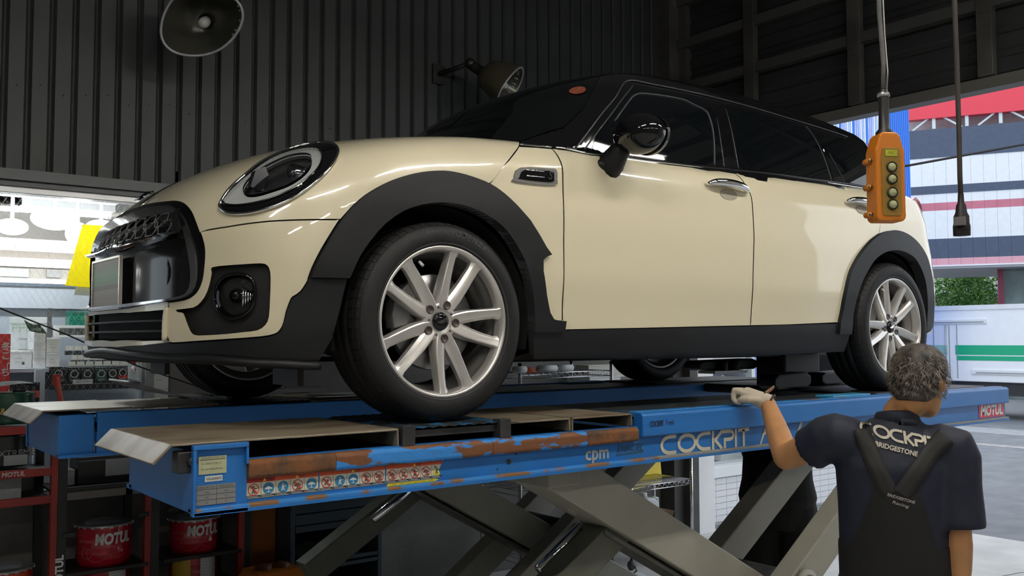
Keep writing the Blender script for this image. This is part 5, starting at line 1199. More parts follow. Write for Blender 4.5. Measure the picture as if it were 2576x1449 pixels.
e = empty('slot_display', (-.21, 2.90, 1.721), 0, 'white slotted display tray with small clear bags under the green box', 'display tray')
MB().box((-.12, 0, 0), (.12, .12, .013)).box((-.12, 0, .058), (.12, .12, .074)).box((-.12, 0, .013), (-.095, .12, .058)).box((.105, 0, .013), (.12, .12, .058)).build('tray_frame', wl, e)
for k in range(6): MB().box((-.09+k*.033, .02, .013), (-.062+k*.033, .06, .054)).build('clear_bag', mat('bag_grey', (.22, .22, .22), .15, var=.5, vscale=60), e)
# rows of small blister packs
packm = mat('pack_dark', (.05, .055, .06), .25, col2=(.45, .46, .47), vscale=70, thr=(.55, .68)); tagm = mat('price_card', (.72, .70, .64), .6)
for r_, (x0, x1, z, y, n_) in enumerate(((-.293, .05, 1.642, 2.80, 7), (-.27, .0, 1.585, 2.74, 8), (-.30, .05, 1.548, 2.70, 7))):
    for k in range(n_):
        xa = x0+(x1-x0)*k/n_; w_ = (x1-x0)/n_
        e = empty('blister_pack', (xa+w_/2, y, z-.03), 0, 'small dark blister pack, %s from the left in the %s hanging row' % (['first', 'second', 'third', 'fourth', 'fifth', 'sixth', 'seventh', 'eighth'][k], ['upper', 'middle', 'lower'][r_]), 'package', 'small packs hung in the shop display')
        MB().box((-w_*.42, 0, 0), (w_*.42, .03, .026)).build('pack', packm, e, bevel=.002)
        MB().box((-w_*.42, -.004, .030), (w_*.42, 0, .056)).build('price_card', tagm, e)
bk = mat('boxart_black', (.02, .02, .022), .3, col2=(.30, .30, .31), vscale=26, thr=(.60, .68))
for k, (x0, x1, h, lb, t_) in enumerate(((-.42, -.325, .10, 'large black headlamp-bulb box at the left of the lower shelf', 'CORE LED'), (-.318, -.255, .095, 'second black bulb box on the lower shelf', 'LED'), (-.25, -.175, .095, 'third black bulb box on the lower shelf', 'LED'), (-.17, -.10, .092, 'dark green bulb box on the lower shelf', 'ZERO'), (-.095, -.045, .092, 'fourth black bulb box on the lower shelf', 'RING'), (-.04, .018, .098, 'black and red bulb box at the right of the lower shelf', 'POWER'))):
    m_ = mat('boxart_green', (.02, .05, .04), .3, var=.5, vscale=30) if 'green' in lb else bk
    e = carton('bulb_box', lb, 'box', x0, x1, 1.447, 1.447+h, 2.58+.002*k, .12, m_, 'bulb boxes on the lower shelf', lines=0)
    text('box_print', t_, .016, spale, e, (0, -.0015, h*.2), width=(x1-x0)*.6); MB().lathe([(.018, -.0012), (.022, -.0012)], 20, (0, 0, h*.6), 'y').build('box_emblem', spale, e)
    if k == 5: MB().box((-.028, -.002, h*.25), (.028, 0, h*.42)).build('red_band', sred, e)
e = empty('price_label', (-.259, 2.498, 1.447), 0, 'white price label with small print on the black shelf edge', 'label')
MB().box((-.054, 0, 0), (.054, .002, .026)).build('card', spale, e); text('price_digits', '107', .022, sinkk, e, (-.025, -.0006, .013)); text('price_small', '未使用販売中', .009, sinkk, e, (.022, -.0006, .014))
for k in range(2):
    e = empty('blister_card', (.042+k*.050, 2.57, 1.47), 0, '%s clear blister card with a red clip' % ['left', 'right'][k], 'package', 'blister cards at the shelf end')
    MB().box((-.022, 0, 0), (.022, .004, .125)).build('card', mat('card_pale', (.55, .57, .58), .4), e)
    MB().sph((0, -.006, .055), (.013, .008, .02)).build('bubble', wl, e); MB().box((-.012, -.012, .045), (.012, -.006, .06)).build('red_clip', sred, e); MB().cyl((0, -.004, .10), (0, -.008, .10), .016, 14).build('red_disc', sred, e)
e = empty('red_banner', (-.68, 2.40, 1.39), 0, 'red vertical banner with white Japanese characters at the left edge', 'banner')
MB().box((-.045, 0, -.3), (.022, .004, .347)).build('cloth', mat('banner_red', (.60, .03, .03), .5), e)
for ch, z in (('冬', .275), ('こ', .225), ('「', .16), ('ち', .135)): text('banner_character', ch, .05, spale, e, (-.0, -.001, z), bold=.015)
MB().prism([(.0, -.3), (.022, -.3), (.022, .05), (.012, .02)], lambda u, v, d: (u, -d, v), .0005, .0015).build('white_corner', spale, e)
for k in range(3):
    e = empty('red_can_box', (-.62+k*.05, 2.45, 1.30), 0, ['left', 'middle', 'right'][k]+' dark box with red print beside the banner', 'box', 'dark red boxes beside the banner')
    MB().box((-.024, 0, 0), (.024, .1, .165)).build('box_body', bk, e); MB().box((-.022, -.001, .08), (.022, 0, .12)).build('red_print', sred, e)
ypm = bpy.data.materials.new('paper_yellow'); ypm.use_nodes = True; n = ypm.node_tree.nodes; L = ypm.node_tree.links; n.clear()
yo = n.new('ShaderNodeOutputMaterial'); yd = n.new('ShaderNodeBsdfDiffuse'); yt = n.new('ShaderNodeBsdfTranslucent'); ym = n.new('ShaderNodeMixShader'); yd.inputs[0].default_value = (.92, .82, .05, 1); yt.inputs[0].default_value = (.95, .86, .06, 1); ym.inputs[0].default_value = .6
L.new(yd.outputs[0], ym.inputs[1]); L.new(yt.outputs[0], ym.inputs[2]); L.new(ym.outputs[0], yo.inputs[0])
e = empty('yellow_sheet', (-.29, 2.31, 2.0), 0, 'plain yellow paper sheet hung inside the shop window', 'sheet')
MB().prism([(-.118, .008), (.09, -.002), (.14, .36), (-.035, .36)], lambda u, v, d: (u, d, v), 0, .002).build('paper', ypm, e)
e = empty('white_tag', (-.30, 2.325, 1.957), 0, 'white paper tag under the yellow sheet', 'tag')
MB().prism([(-.058, 0), (.056, -.004), (.056, .05), (-.045, .052)], lambda u, v, d: (u, d, v), 0, .0015).build('paper', spale, e)
# white wall strip right of the window with a pinned list
e = empty('notice_list', (.085, 2.196, 1.30), 0, 'white notice strip with faint writing beside the shop window', 'notice')
MB().box((-.03, 0, -.2), (.05, .003, .36)).build('paper', spale, e)
for k in range(9): MB().box((-.02, -.0006, -.16+k*.055), (.01+.02*(k % 3), 0, -.156+k*.055)).build('writing_line', mat('print_grey', (.4, .42, .44), .6), e)

# ================================================================== WORKSHOP CLUTTER BELOW THE WINDOW AND ALONG THE WALL
rkred = mat('rack_red', (.24, .018, .012), .4, var=.1); rkblk = mat('rack_black', (.012, .012, .013), .45)
rk = empty('oil_rack', (0, 0, 0), 0, 'red and black steel oil rack standing under the shop window', 'rack')
def rp(name, a, b, m_, bev=.003): return MB().box(a, b).build(name, m_, rk, bevel=bev)
for x in (-1.25, -.555, -.10, .41):
    rp('post', (x-.02, 1.74, 0), (x+.012, 1.78, 1.10 if x > -.4 else 1.30), rkred); rp('post_back', (x+.012, 1.74, 0), (x+.055, 1.80, 1.10 if x > -.4 else 1.12), rkblk); rp('post', (x-.02, 2.10, 0), (x+.02, 2.14, 1.15), rkblk)
for z, x0, x1 in ((1.262, -1.25, -.60), (1.052, -1.25, -.555), (.915, -1.25, -.555)):
    rp('rail', (x0, 1.745, z-.02), (x1, 1.765, z+.02), rkred); rp('shelf_board', (x0, 1.765, z-.012), (x1, 2.12, z), rkblk)
text('rail_text', 'MOTUL', .030, mat('rail_print', (.50, .42, .40), .5), rk, (-.745, 1.7445, 1.052), shear=.12, bold=.04)
text('post_text', 'MOTUL', .05, spale, rk, (-.528, 1.7390, .55), right=(0, 0, 1), upv=(-1, 0, 0), bold=.04)
rp('rail', (-.555, 1.745, .945), (.41, 1.765, .965), rkblk); rp('shelf_board', (-.555, 1.765, .935), (.41, 2.12, .947), rkblk)
for x0, x1 in ((-.50, -.10), (-.02, .41)):
    for z in (.535, .36): rp('hoop_bar', (x0, 1.735, z-.014), (x1, 1.75, z+.006), rkblk); rp('hoop_shelf', (x0, 1.75, z-.010), (x1, 2.10, z-.0), rkblk)
for x, z in ((-.49, .73), (-.13, .79), (.02, .80)): rp('hook_tab', (x-.03, 1.73, z-.012), (x+.03, 1.745, z+.012), rkblk)
# curved red flange at the rack top
e = empty('red_guard', (-.47, 2.08, 1.37), 0, 'curved red metal guard strip rising beside the shop shelf', 'guard')
MB().tube([(.04, 0, -.25), (.03, 0, -.1), (.0, 0, .03), (-.015, 0, .12), (-.015, 0, .14)], .014, 8).build('strip', mat('guard_red', (.45, .08, .05), .4), e); MB().box((-.04, -.01, .09), (.0, .01, .15)).build('bracket', rkred, e)
# drums and cans
motred = mat('pail_red', (.40, .008, .02), .22, coat=.5); lidg = mat('lid_grey', (.42, .43, .43), .3, .5, var=.15, vscale=20)
def pail(x, y, z, r, h, label, m_=motred, words=True, yellow=False, lid=True, whitelab=False):
    e = empty('oil_pail', (x, y, z), 0, label, 'pail', 'round oil pails on the rack')
    MB().lathe([(0, 0), (r*.96, 0), (r*.97, h*.08), (r, h*.1), (r, h*.30), (r*1.015, h*.32), (r, h*.34), (r, h*.68), (r*1.015, h*.70), (r, h*.72), (r, h*.96)], 40).build('pail_body', m_, e)
    if lid:
        MB().lathe([(r*1.0, h*.955), (r*1.04, h*.95), (r*1.05, h*.97), (r*1.03, h), (r*.97, h*.985), (0, h*.985)], 40).build('lid', lidg, e)
        for k in range(20): a = 2*PI*k/20; MB().box((-.008, -.004, h*.93), (.008, .0, h*.97)).build('lid_crimp', lidg, e).rotation_euler.z = 0
        for k, o in enumerate([c for c in e.children if c.name.startswith('lid_crimp')]):
            a = 2*PI*k/20; o.location = (r*1.045*math.cos(a), r*1.045*math.sin(a), 0); o.rotation_euler.z = a+PI/2
        MB().prism([(-r*.75, -r*.3), (r*.55, -r*.45), (r*.7, r*.2), (-r*.6, r*.4)], lambda u, v, d: (u, v, d), h*.987, h*.989).build('lid_label', mat('lid_paper', (.42, .46, .52), .5, var=.1, vscale=30), e)
    # direction towards the viewer side of the room
    n0 = Vector((-.28, -.96, 0)); rt_ = Vector((.96, -.28, 0))
    def wrap(o):
        me = o.data
        for v in me.vertices:
            p = v.co; a = p.x/r
            q = n0*math.cos(a)*(r+.002)+rt_*math.sin(a)*(r+.002); v.co = (q.x, q.y, p.z)
    if words:
        o = text('pail_lettering', 'MOTUL', .075, spale, e, (r*.42, 0, h*.66), shear=.12, bold=.05, width=.19); wrap(o)
        o = text('pail_small_text', 'AUTHENTIC', .02, mat('print_rose', (.55, .2, .22), .5), e, (-r*.55, 0, h*.62)); wrap(o)
        mb = MB(); rose = mat('print_rose', (.55, .2, .22), .5)
        for c_, rr in ((-.03, .05), (.07, .035), (-.08, .03)): mb.tube([(c_+rr*math.cos(2*PI*k/20), 0, h*.33+rr*.8*math.sin(2*PI*k/20)) for k in range(20)], .0008, 4, closed=True)
        mb.tube([(-.10, 0, h*.5), (-.02, 0, h*.52), (.06, 0, h*.45)], .0008, 4); wrap(mb.build('pail_line_art', rose, e))
    def patch_(x0, x1, z0, z1, mm, nm):
        mb = MB(); N = 10; vv = [(x0+(x1-x0)*i/N, 0, z) for i in range(N+1) for z in (z0, z1)]
        o = mb.add(vv, [(2*i, 2*i+2, 2*i+3, 2*i+1) for i in range(N)]).build(nm, mm, e); wrap(o); return o
    if whitelab:
        patch_(.03, .13, h*.2, h*.98, mat('label_paper', (.60, .62, .63), .5, var=.05), 'paper_label')
        for k in range(6): patch_(.04, .09+.02*(k % 2), h*(.85-k*.1), h*(.865-k*.1), mat('print_grey', (.4, .42, .44), .6), 'label_line').scale = (1.004, 1.004, 1)
    if yellow:
        patch_(-.13, -.02, h*.35, h*.95, mat('label_yellow', (.62, .40, .04), .5), 'yellow_label')
        o = text('pail_small_text', 'SPECIALIST', .022, mat('print_rose', (.55, .2, .22), .5), e, (.02, 0, h*.15)); wrap(o)
    return e
pail(-.28, 1.905, .537, .135, .212, 'red oil pail with grey lid, left one on the rack')
pail(-.28, 1.905, .362, .130, .165, 'red oil pail with paper label under the left lidded pail', words=False, lid=False, whitelab=True)
pail(.195, 1.905, .537, .130, .185, 'red oil pail with white lettering on the right of the rack')
pail(.195, 1.905, .362, .128, .168, 'red and yellow oil pail with paper label under the right pail', words=False, lid=False, whitelab=True, yellow=True)
pail(-.76, 1.90, .40, .14, .185, 'orange-red pail with grey rim at the bottom left corner', mat('pail_orange', (.48, .05, .012), .3), words=False)
def drum(x0, x1, z0, z1, y, dep, label, m_, t_, tm, grp='oil drums on the rack'):
    e = empty('oil_drum', ((x0+x1)/2, y, z0), 0, label, 'drum', grp); w_ = (x1-x0)/2; h = z1-z0
    MB().lathe([(0, 0), (w_, 0), (w_*1.02, h*.04), (w_, h*.1), (w_, h*.9), (w_*1.02, h*.94), (w_*.98, h), (0, h)], 32, (0, dep/2, 0)).build('drum_body', m_, e)
    MB().cyl((w_*.4, dep/2, h), (w_*.4, dep/2, h+.02), .03, 14).build('cap', stk, e)
    text('drum_text', t_, .045, tm, e, (w_*.25, dep/2-w_-.004, h*.42), bold=.02)
    return e
drum(-.86, -.617, 1.286, 1.44, 1.86, .2, 'dark green oil drum with yellow lettering on the top rack shelf', mat('drum_green', (.008, .05, .028), .25), '& GLOSS', mat('print_gold', (.35, .26, .05), .5))
e = drum(-.86, -.64, 1.074, 1.235, 1.86, .2, 'black oil drum on the middle rack shelf', mat('drum_black', (.01, .01, .011), .3), 'EXTREME', mat('print_dim', (.14, .14, .14), .5))
MB().box((-.02, -.016, .01), (.085, -.012, .06)).build('paper_label', mat('label_grey', (.30, .32, .33), .5), e)
e = empty('black_bag', (-.70, 1.98, 1.462), 0, 'crumpled black bag lying on top of the green drum', 'bag')
MB().add([(-.18, -.05, 0), (-.06, -.06, .012), (.05, -.05, .028), (.12, -.03, .004), (.10, .06, .0), (.02, .07, .02), (-.08, .06, .03), (-.18, .05, 0), (-.02, 0, .045), (.06, 0, .036)], [(0, 1, 8, 7), (1, 2, 9, 8), (2, 3, 4, 9), (9, 4, 5, 8), (8, 5, 6), (8, 6, 7)], True).build('cloth', mat('bag_black', (.008, .008, .008), .6), e, sub=2)
carton('grey_carton', 'grey carton on the lowest left rack shelf', 'box', -.79, -.69, .918, 1.03, 1.84, .2, mat('carton_grey', (.34, .35, .36), .6))
carton('pale_board', 'pale panel leaning behind the lowest rack shelf', 'panel', -.67, -.53, .905, 1.01, 2.13, .02, mat('panel_pale', (.66, .63, .55), .6), lines=0)
e = carton('black_case', 'black case with a grey label on the rack behind the lift', 'case', -.416, -.145, .950, 1.09, 1.90, .18, mat('case_black', (.012, .012, .012), .4), lines=0)
MB().box((.0, -.003, .035), (.12, 0, .12)).build('grey_label', mat('label_grey', (.3, .32, .33), .5), e)
e = carton('white_carton', 'white carton beside the black case on the rack', 'box', -.46, -.425, .950, 1.03, 1.92, .15, wbx); 

# slate cabinet
cb = empty('tool_cabinet', (.98, 1.70, 0), 0, 'slate blue open tool cabinet with a shut roller front, behind the lift', 'cabinet')
slate = mat('cabinet_slate', (.035, .058, .075), .45, var=.08)
def cp_(n, a, b, m_=slate, bev=.003): return MB().box(a, b).build(n, m_, cb, bevel=bev)
cp_('side_panel', (-.30, 0, 0), (-.272, .42, 1.05)); cp_('side_panel', (.272, 0, 0), (.30, .42, 1.05)); cp_('back_panel', (-.28, .40, 0), (.28, .42, 1.05), mat('cab_inside', (.012, .016, .02), .7)); cp_('top', (-.30, 0, 1.03), (.30, .42, 1.06))
for k in range(6): cp_('roller_slat', (-.27, .004, .63+k*.066), (.27, .016, .690+k*.066))
cp_('pull_bar', (-.26, -.012, .755), (.25, .006, .775), mat('pull_alu', (.30, .32, .33), .35, .6)); cp_('rail', (-.27, -.004, .59), (.27, .02, .625))
for z in (.36, .395, .10): cp_('shelf_board', (-.27, 0, z), (.27, .40, z+.022))
e = carton('grey_booklet', 'grey booklet box lying tilted in the cabinet', 'box', .80, .96, .436, .470, 1.78, .16, mat('booklet_grey', (.22, .22, .22), .6)); e.rotation_euler = (0, math.radians(-9), .3)
carton('small_grey_case', 'small grey case behind the booklet in the cabinet', 'case', .93, 1.03, .418, .455, 1.90, .12, mat('case_grey', (.10, .10, .11), .5))
e = empty('red_bottle', (1.20, 1.95, .418), 0, 'dim red bottle at the back of the cabinet', 'bottle'); MB().lathe([(0, 0), (.035, 0), (.035, .10), (.015, .13), (.015, .15), (0, .15)], 16).build('bottle_body', mat('bottle_red', (.20, .01, .02), .4), e); MB().lathe([(.017, .148), (.017, .17), (0, .17)], 12).build('cap', stk, e)
# orange jack stand and board
oj = empty('orange_stand', (.50, 1.54, 0), 0, 'orange tapered stand in front of the slate cabinet', 'stand'); org = mat('stand_orange', (.56, .16, .01), .4)
vs_ = []
for z, a, b in ((0, .20, .17), (.36, .17, .14), (.46, .125, .10)): vs_ += [(-a, -b, z), (a, -b, z), (a, b, z), (-a, b, z)]
MB().add(vs_, [(3, 2, 1, 0), (8, 9, 10, 11)]+[(i*4+k, i*4+(k+1) % 4, (i+1)*4+(k+1) % 4, (i+1)*4+k) for i in range(2) for k in range(4)]).build('stand_body', org, oj, bevel=.008)
for x in (-.05, .05): MB().lathe([(.045, .455), (.045, .475), (.02, .485), (0, .485)], 16, (x, 0, 0)).build('top_knob', mat('knob_brown', (.14, .05, .015), .6), oj)
e = empty('orange_column', (.60, 1.93, 0), 0, 'dark orange steel column behind the orange stand', 'column'); MB().box((-.085, -.04, 0), (.075, .04, .95)).build('column_body', mat('column_orange', (.30, .09, .01), .5), e, bevel=.004); MB().box((-.105, -.06, 0), (.095, .06, .02)).build('foot_plate', rkblk, e)
MB().cyl((-.09, -.03, .2), (-.09, -.03, .9), .008, 8).build('side_pipe', rkred, e)
# chrome wire racks
wire = mat('chrome_wire', (.62, .63, .65), .2, 1)
def wire_rack(x0, x1, y0, y1, zs, top, label):
    e = empty('wire_rack', (x0, y0, 0), 0, label, 'rack', 'chrome wire racks along the wall'); w_, d_ = x1-x0, y1-y0
    for px, py in ((0, 0), (w_, 0), (0, d_), (w_, d_)):
        MB().cyl((px, py, .06), (px, py, top), .0125, 10).build('post', wire, e); MB().lathe([(.016, top), (.016, top+.012), (0, top+.016)], 10, (px, py, 0)).build('post_cap', stk, e)
        MB().sph((px, py, .035), .035, 12, 8).build('caster', mat('caster_grey', (.08, .08, .085), .5), e)
    for z in zs:
        mb = MB()
        for py in (0, d_): mb.cyl((0, py, z), (w_, py, z), .004, 6).cyl((0, py, z-.035), (w_, py, z-.035), .004, 6)
        for px in (0, w_): mb.cyl((px, 0, z), (px, d_, z), .004, 6).cyl((px, 0, z-.035), (px, d_, z-.035), .004, 6)
        n = int(w_/.055)
        for k in range(n):
            mb.tube([(w_*k/n, 0, z-.035), (w_*(k+.5)/n, 0, z), (w_*(k+1)/n, 0, z-.035)], .0025, 5)
        m2 = int(w_/.028)
        for k in range(1, m2): mb.cyl((w_*k/m2, 0, z+.004), (w_*k/m2, d_, z+.004), .0022, 5)
        for k in range(1, 3): mb.cyl((0, d_*k/3, z), (w_, d_*k/3, z), .0035, 5)
        mb.build('wire_shelf', wire, e)
    return e
wire_rack(2.22, 3.06, 1.52, 1.95, (.26, .70, 1.10, 1.475), 1.53, 'chrome wire rack holding rolls and an orange cloth, beyond the car floor')
wire_rack(3.35, 4.02, 1.62, 2.02, (.175, .60), .86, 'low chrome wire rack beside the white pier with a cardboard box')
# things on the racks
e = empty('orange_cloth', (2.31, 1.56, 1.480), 0, 'crumpled orange cloth on the top of the wire rack', 'cloth')
MB().add([(-.07, -.05, 0), (.0, -.06, .0), (.08, -.04, 0), (.07, .05, 0), (0, .06, 0), (-.08, .05, 0), (-.03, -.01, .05), (.04, .0, .06)], [(0, 1, 6, 5), (1, 2, 7, 6), (2, 3, 7), (7, 3, 4, 6), (6, 4, 5)], True).build('cloth', mat('cloth_orange', (.62, .10, .02), .7), e, sub=2)
for i, (x, y, ln, lb) in enumerate(((2.20, 1.50, .10, 'short white paper roll left of the orange cloth'), (2.48, 1.55, .16, 'white paper roll right of the orange cloth'), (2.66, 1.58, .15, 'white paper roll at the far end of the rack top'))):
    e = empty('paper_roll', (x, y, 1.502), 0, lb, 'roll', 'paper rolls on the wire rack'); MB().cyl((-ln/2, 0, 0), (ln/2, 0, 0), .022, 16).build('roll', wl, e); MB().cyl((-ln/2-.004, 0, 0), (ln/2+.004, 0, 0), .009, 10).build('core', mat('roll_core', (.45, .36, .25), .7), e)
carton('white_parcel', 'white flat parcel with pale green print right of the wire rack', 'box', 3.06, 3.38, 1.30, 1.43, 1.75, .25, wbx)
carton('cream_parcel', 'cream parcel behind the wire rack near the rear tyre', 'box', 3.30, 3.70, 1.40, 1.50, 2.02, .15, mat('carton_cream', (.62, .60, .52), .6))
ms2 = empty('wall_ledge', (3.4, 1.98, 1.28), 0, 'narrow wall ledge carrying two parcels beyond the rack', 'ledge'); MB().box((-.38, -.25, 0), (.36, .20, .02)).build('board', slate, ms2)
for x in (-.3, .28): MB().box((x, -.20, -.12), (x+.02, .20, 0)).build('bracket', rkblk, ms2)
e = empty('yellow_board', (3.55, 1.98, .46), 0, 'yellow board with a slanting cut edge leaning by the white pier', 'board')
MB().prism([(-.13, -.005), (.53, .05), (.53, .31), (.08, .31), (-.16, .03)], lambda u, v, d: (u, d+.1*v, v+.02), 0, .012).build('board', mat('board_yellow', (.72, .55, .03), .5, var=.05, vscale=6), e)
for z in (.13, .24): MB().box((.49, -.004, z), (.53, .0, z+.004)).build('slit', stk, e)
for x in (-.05, .1, .3): MB().box((x, -.004, .005), (x+.003, .0, .02)).build('slit', stk, e)
e = empty('white_jug', (3.70, 1.80, .182), 0, 'white plastic jug with a side handle on the low wire rack', 'jug')
MB().prism([(-.09, 0), (.07, 0), (.07, .16), (.03, .19), (-.05, .19), (-.09, .16)], lambda u, v, d: (u, d, v+.10), -.06, .06).build('jug_body', mat('jug_white', (.70, .74, .77), .35), e, bevel=.012)
MB().cyl((-.03, 0, .29), (-.03, 0, .325), .026, 14).build('cap', wl, e); MB().tube([(.07, 0, .28), (.12, 0, .27), (.125, 0, .17), (.07, 0, .14)], .013, 8).build('handle', MATS['jug_white'], e)
MB().box((-.09, -.06, 0), (.07, .06, .10)).build('stand_block', mat('block_grey', (.25, .25, .25), .6), e)
e = carton('cardboard_box', 'open brown cardboard box with a blue label on the low rack', 'box', 3.60, 3.80, .181, .325, 1.63, .14, mat('cardboard', (.42, .29, .17), .8, var=.05), lines=1)
MB().box((.045, -.003, .02), (.09, 0, .085)).build('blue_label', mat('label_blue', (.08, .38, .72), .5), e); MB().box((.055, -.004, .035), (.08, -.003, .07)).build('label_white', spale, e)
for s_ in (-1, 1): MB().prism([(0, 0), (.06, .05), (.06, .053), (0, .003)], lambda u, v, d: (s_*(.1+u*.5), d, .144+v), 0, .14).build('flap', MATS['cardboard'], e)
e = empty('grey_basin', (3.49, 1.80, .182), 0, 'grey plastic basin with holes beside the jug', 'basin')
MB().lathe([(.09, 0), (.12, .17), (.13, .175), (.125, .185), (.11, .17), (.08, .01), (0, .01)], 28).build('basin', mat('basin_grey', (.40, .43, .46), .4), e)
for k in range(3): MB().cyl((-.04+k*.04, -.119, .15), (-.04+k*.04, -.125, .15), .008, 8).build('hole', stk, e)
def coil(x, y, z, label, n, r, seed, m_=None):
    e = empty('hose_coil', (x, y, z), 0, label, 'hose'); rg_ = random.Random(seed)
    for k in range(n):
        c = Vector((rg_.uniform(-.10, .12), rg_.uniform(-.04, .04), rg_.uniform(-.12, .10))); a = Vector((rg_.uniform(-1, 1), rg_.uniform(-1, 1), rg_.uniform(-.6, .6))).normalized(); b = a.orthogonal().normalized(); d = a.cross(b); rr = r*rg_.uniform(.6, 1.1); ry = rr*rg_.uniform(.45, .9)
        MB().tube([c+b*rr*math.cos(2*PI*i/18)+d*ry*math.sin(2*PI*i/18) for i in range(18)], .0095, 6, closed=True).build('loop', m_ or mat('hose_black', (.015, .013, .012), .5), e)
    return e
e = coil(3.14, 1.58, .60, 'tangled black air hose hung on the wire rack post', 11, .07, 4)
MB().tube([(.0, 0, .10), (.0, .02, .17), (-.05, .02, .22), (-.07, .0, .27)], .01, 6).build('hook', rkblk, e)
e = coil(2.74, 1.30, .27, 'coiled black hose lying by the red tool case', 5, .10, 9)
# bits on the floor behind the scissors
e = empty('red_case', (2.45, 1.24, .15), -.15, 'red tool case with a dark vent on the floor behind the scissors', 'case')
MB().prism([(-.13, .0), (.13, .02), (.13, .10), (-.08, .12), (-.13, .06)], lambda u, v, d: (u, d, v), -.08, .08).build('case_body', mat('case_red', (.52, .03, .06), .4), e, bevel=.008)
for k in range(4): MB().box((-.05, -.086, .03+k*.014), (.05, -.08, .037+k*.014)).build('vent_slat', stk, e)
e = empty('tool_trolley', (2.50, 1.26, 0), 0, 'low grey trolley under the red tool case', 'trolley'); MB().box((-.30, -.22, .10), (.36, .22, .145)).build('deck', mat('trolley_grey', (.30, .31, .33), .5), e, bevel=.006)
for px in (-.25, .30):
    for py in (-.18, .18): MB().cyl((px, py-.015, .05), (px, py+.015, .05), .05, 14).build('wheel', stk, e)
e = empty('octagonal_tray', (2.72, 1.05, .15), 0, 'white octagonal plastic tray on the trolley front', 'tray'); MB().lathe([(0, .02), (.13, .02), (.15, .01), (.15, 0)], 8).build('lid', MATS['jug_white'], e); MB().tube([(.02, -.02, .02), (.05, -.05, .05), (.06, -.02, .07)], .005, 6).build('cord', stk, e)
e = empty('blue_box', (2.40, 1.42, .147), .2, 'small blue box behind the red tool case', 'box'); MB().box((-.06, -.05, 0), (.06, .05, .18)).build('box_body', mat('box_blue', (.03, .14, .42), .4), e, bevel=.004); MB().box((-.062, -.052, .14), (.062, .052, .18)).build('lid', mat('box_blue_lid', (.05, .2, .5), .4), e)
e = empty('plastic_bag', (2.52, 1.84, .265), 0, 'clear bag with pink and white contents on the rack', 'bag')
MB().sph((0, 0, .10), (.075, .05, .10), 16, 10).build('bag', mat('bag_pinkish', (.42, .14, .13), .2, col2=(.55, .50, .45), vscale=9, thr=(.45, .55)), e); MB().lathe([(.02, .195), (.01, .21), (.03, .235)], 12).build('bag_neck', MATS['bag_pinkish'], e)
e = empty('wire_basket', (2.60, 1.62, .705), 0, 'wire basket on the middle shelf of the chrome rack', 'basket'); mb = MB()
for k in range(9):
    x = -.16+k*.04; mb.tube([(x, -.12, .16), (x, -.10, 0), (x, .10, 0), (x, .12, .16)], .003, 5)
for z in (0, .05, .10, .16): mb.tube([(-.17, -.11, z), (.17, -.11, z), (.17, .11, z), (-.17, .11, z)], .003, 5, closed=True)
mb.build('basket_wires', wire, e); MB().tube([(-.17, 0, .16), (-.1, 0, .24), (.1, 0, .24), (.17, 0, .16)], .005, 6).build('handle', rkblk, e)
e = empty('rag_bundle', (2.42, 1.60, .705), 0, 'grey rags and foil on the middle shelf of the chrome rack', 'rags')
MB().add([(-.12, -.06, 0), (.0, -.08, .02), (.10, -.05, 0), (.10, .06, 0), (0, .07, .02), (-.12, .06, 0), (-.05, 0, .10), (.05, 0, .07)], [(0, 1, 6, 5), (1, 2, 7, 6), (2, 3, 7), (7, 3, 4, 6), (6, 4, 5)], True).build('rags', mat('rag_grey', (.36, .37, .38), .5, var=.3, vscale=12), e, sub=2)
e = empty('foil_roll', (.60, 1.9, 1.42), 0, 'crumpled silver foil pack on a rack beyond the front tyre', 'foil pack')
MB().add([(-.14, -.06, 0), (-.02, -.07, .0), (.12, -.05, 0), (.13, .05, 0), (0, .07, 0), (-.14, .05, 0), (-.07, 0, .055), (.05, .0, .07)], [(0, 1, 6, 5), (1, 2, 7, 6), (2, 3, 7), (7, 3, 4, 6), (6, 4, 5)], True).build('foil', mat('foil_silver', (.55, .58, .58), .25, .8, bump=.8, bscale=30), e, sub=2)
e2 = empty('wall_bracket_shelf', (.60, 1.95, 1.39), 0, 'short wall shelf with the foil pack, seen under the car', 'shelf'); MB().box((-.3, -.15, 0), (.35, .24, .025)).build('board', mat('shelf_grey', (.20, .20, .2), .6), e2)
for x in (-.22, .25): MB().box((x, -.10, -.10), (x+.02, .24, 0)).build('bracket', rkblk, e2)

# ================================================================== HANGING THINGS AND WALL LAMPS
# orange crane pendant
pd = empty('pendant_controller', (.385, -2.165, 1.973), math.radians(-32), 'orange push-button crane pendant hanging from a grey cable', 'pendant control')
orp = mat('pendant_orange', (.66, .20, .008), .45); dko = mat('panel_ochre', (.30, .17, .02), .5)
MB().prism([(-.030, 0), (.030, 0), (.036, .008), (.036, .165), (.030, .185), (.026, .20), (.018, .21), (-.018, .21), (-.026, .20), (-.030, .185), (-.036, .165), (-.036, .008)], lambda u, v, d: (u, d, v), -.026, .026).build('housing', orp, pd, bevel=.007, seg=3)
MB().prism([(-.021, .012), (.021, .012), (.024, .03), (.024, .15), (.020, .172), (-.020, .172), (-.024, .15), (-.024, .03)], lambda u, v, d: (u, -.026-d, v), 0, .003).build('button_panel', dko, pd, bevel=.002)
for i, z in enumerate((.038, .066, .098, .126)):
    MB().lathe([(0, -.036), (.008, -.0355), (.0095, -.033), (.0095, -.029)], 18, (0, 0, z), 'y').build('button', mat('button_pale', (.42, .44, .24), .4), pd)
    MB().lathe([(.0105, -.029), (.0125, -.034), (.0135, -.029)], 18, (0, 0, z), 'y').build('button_collar', mat('collar_dark', (.035, .035, .015), .5), pd)
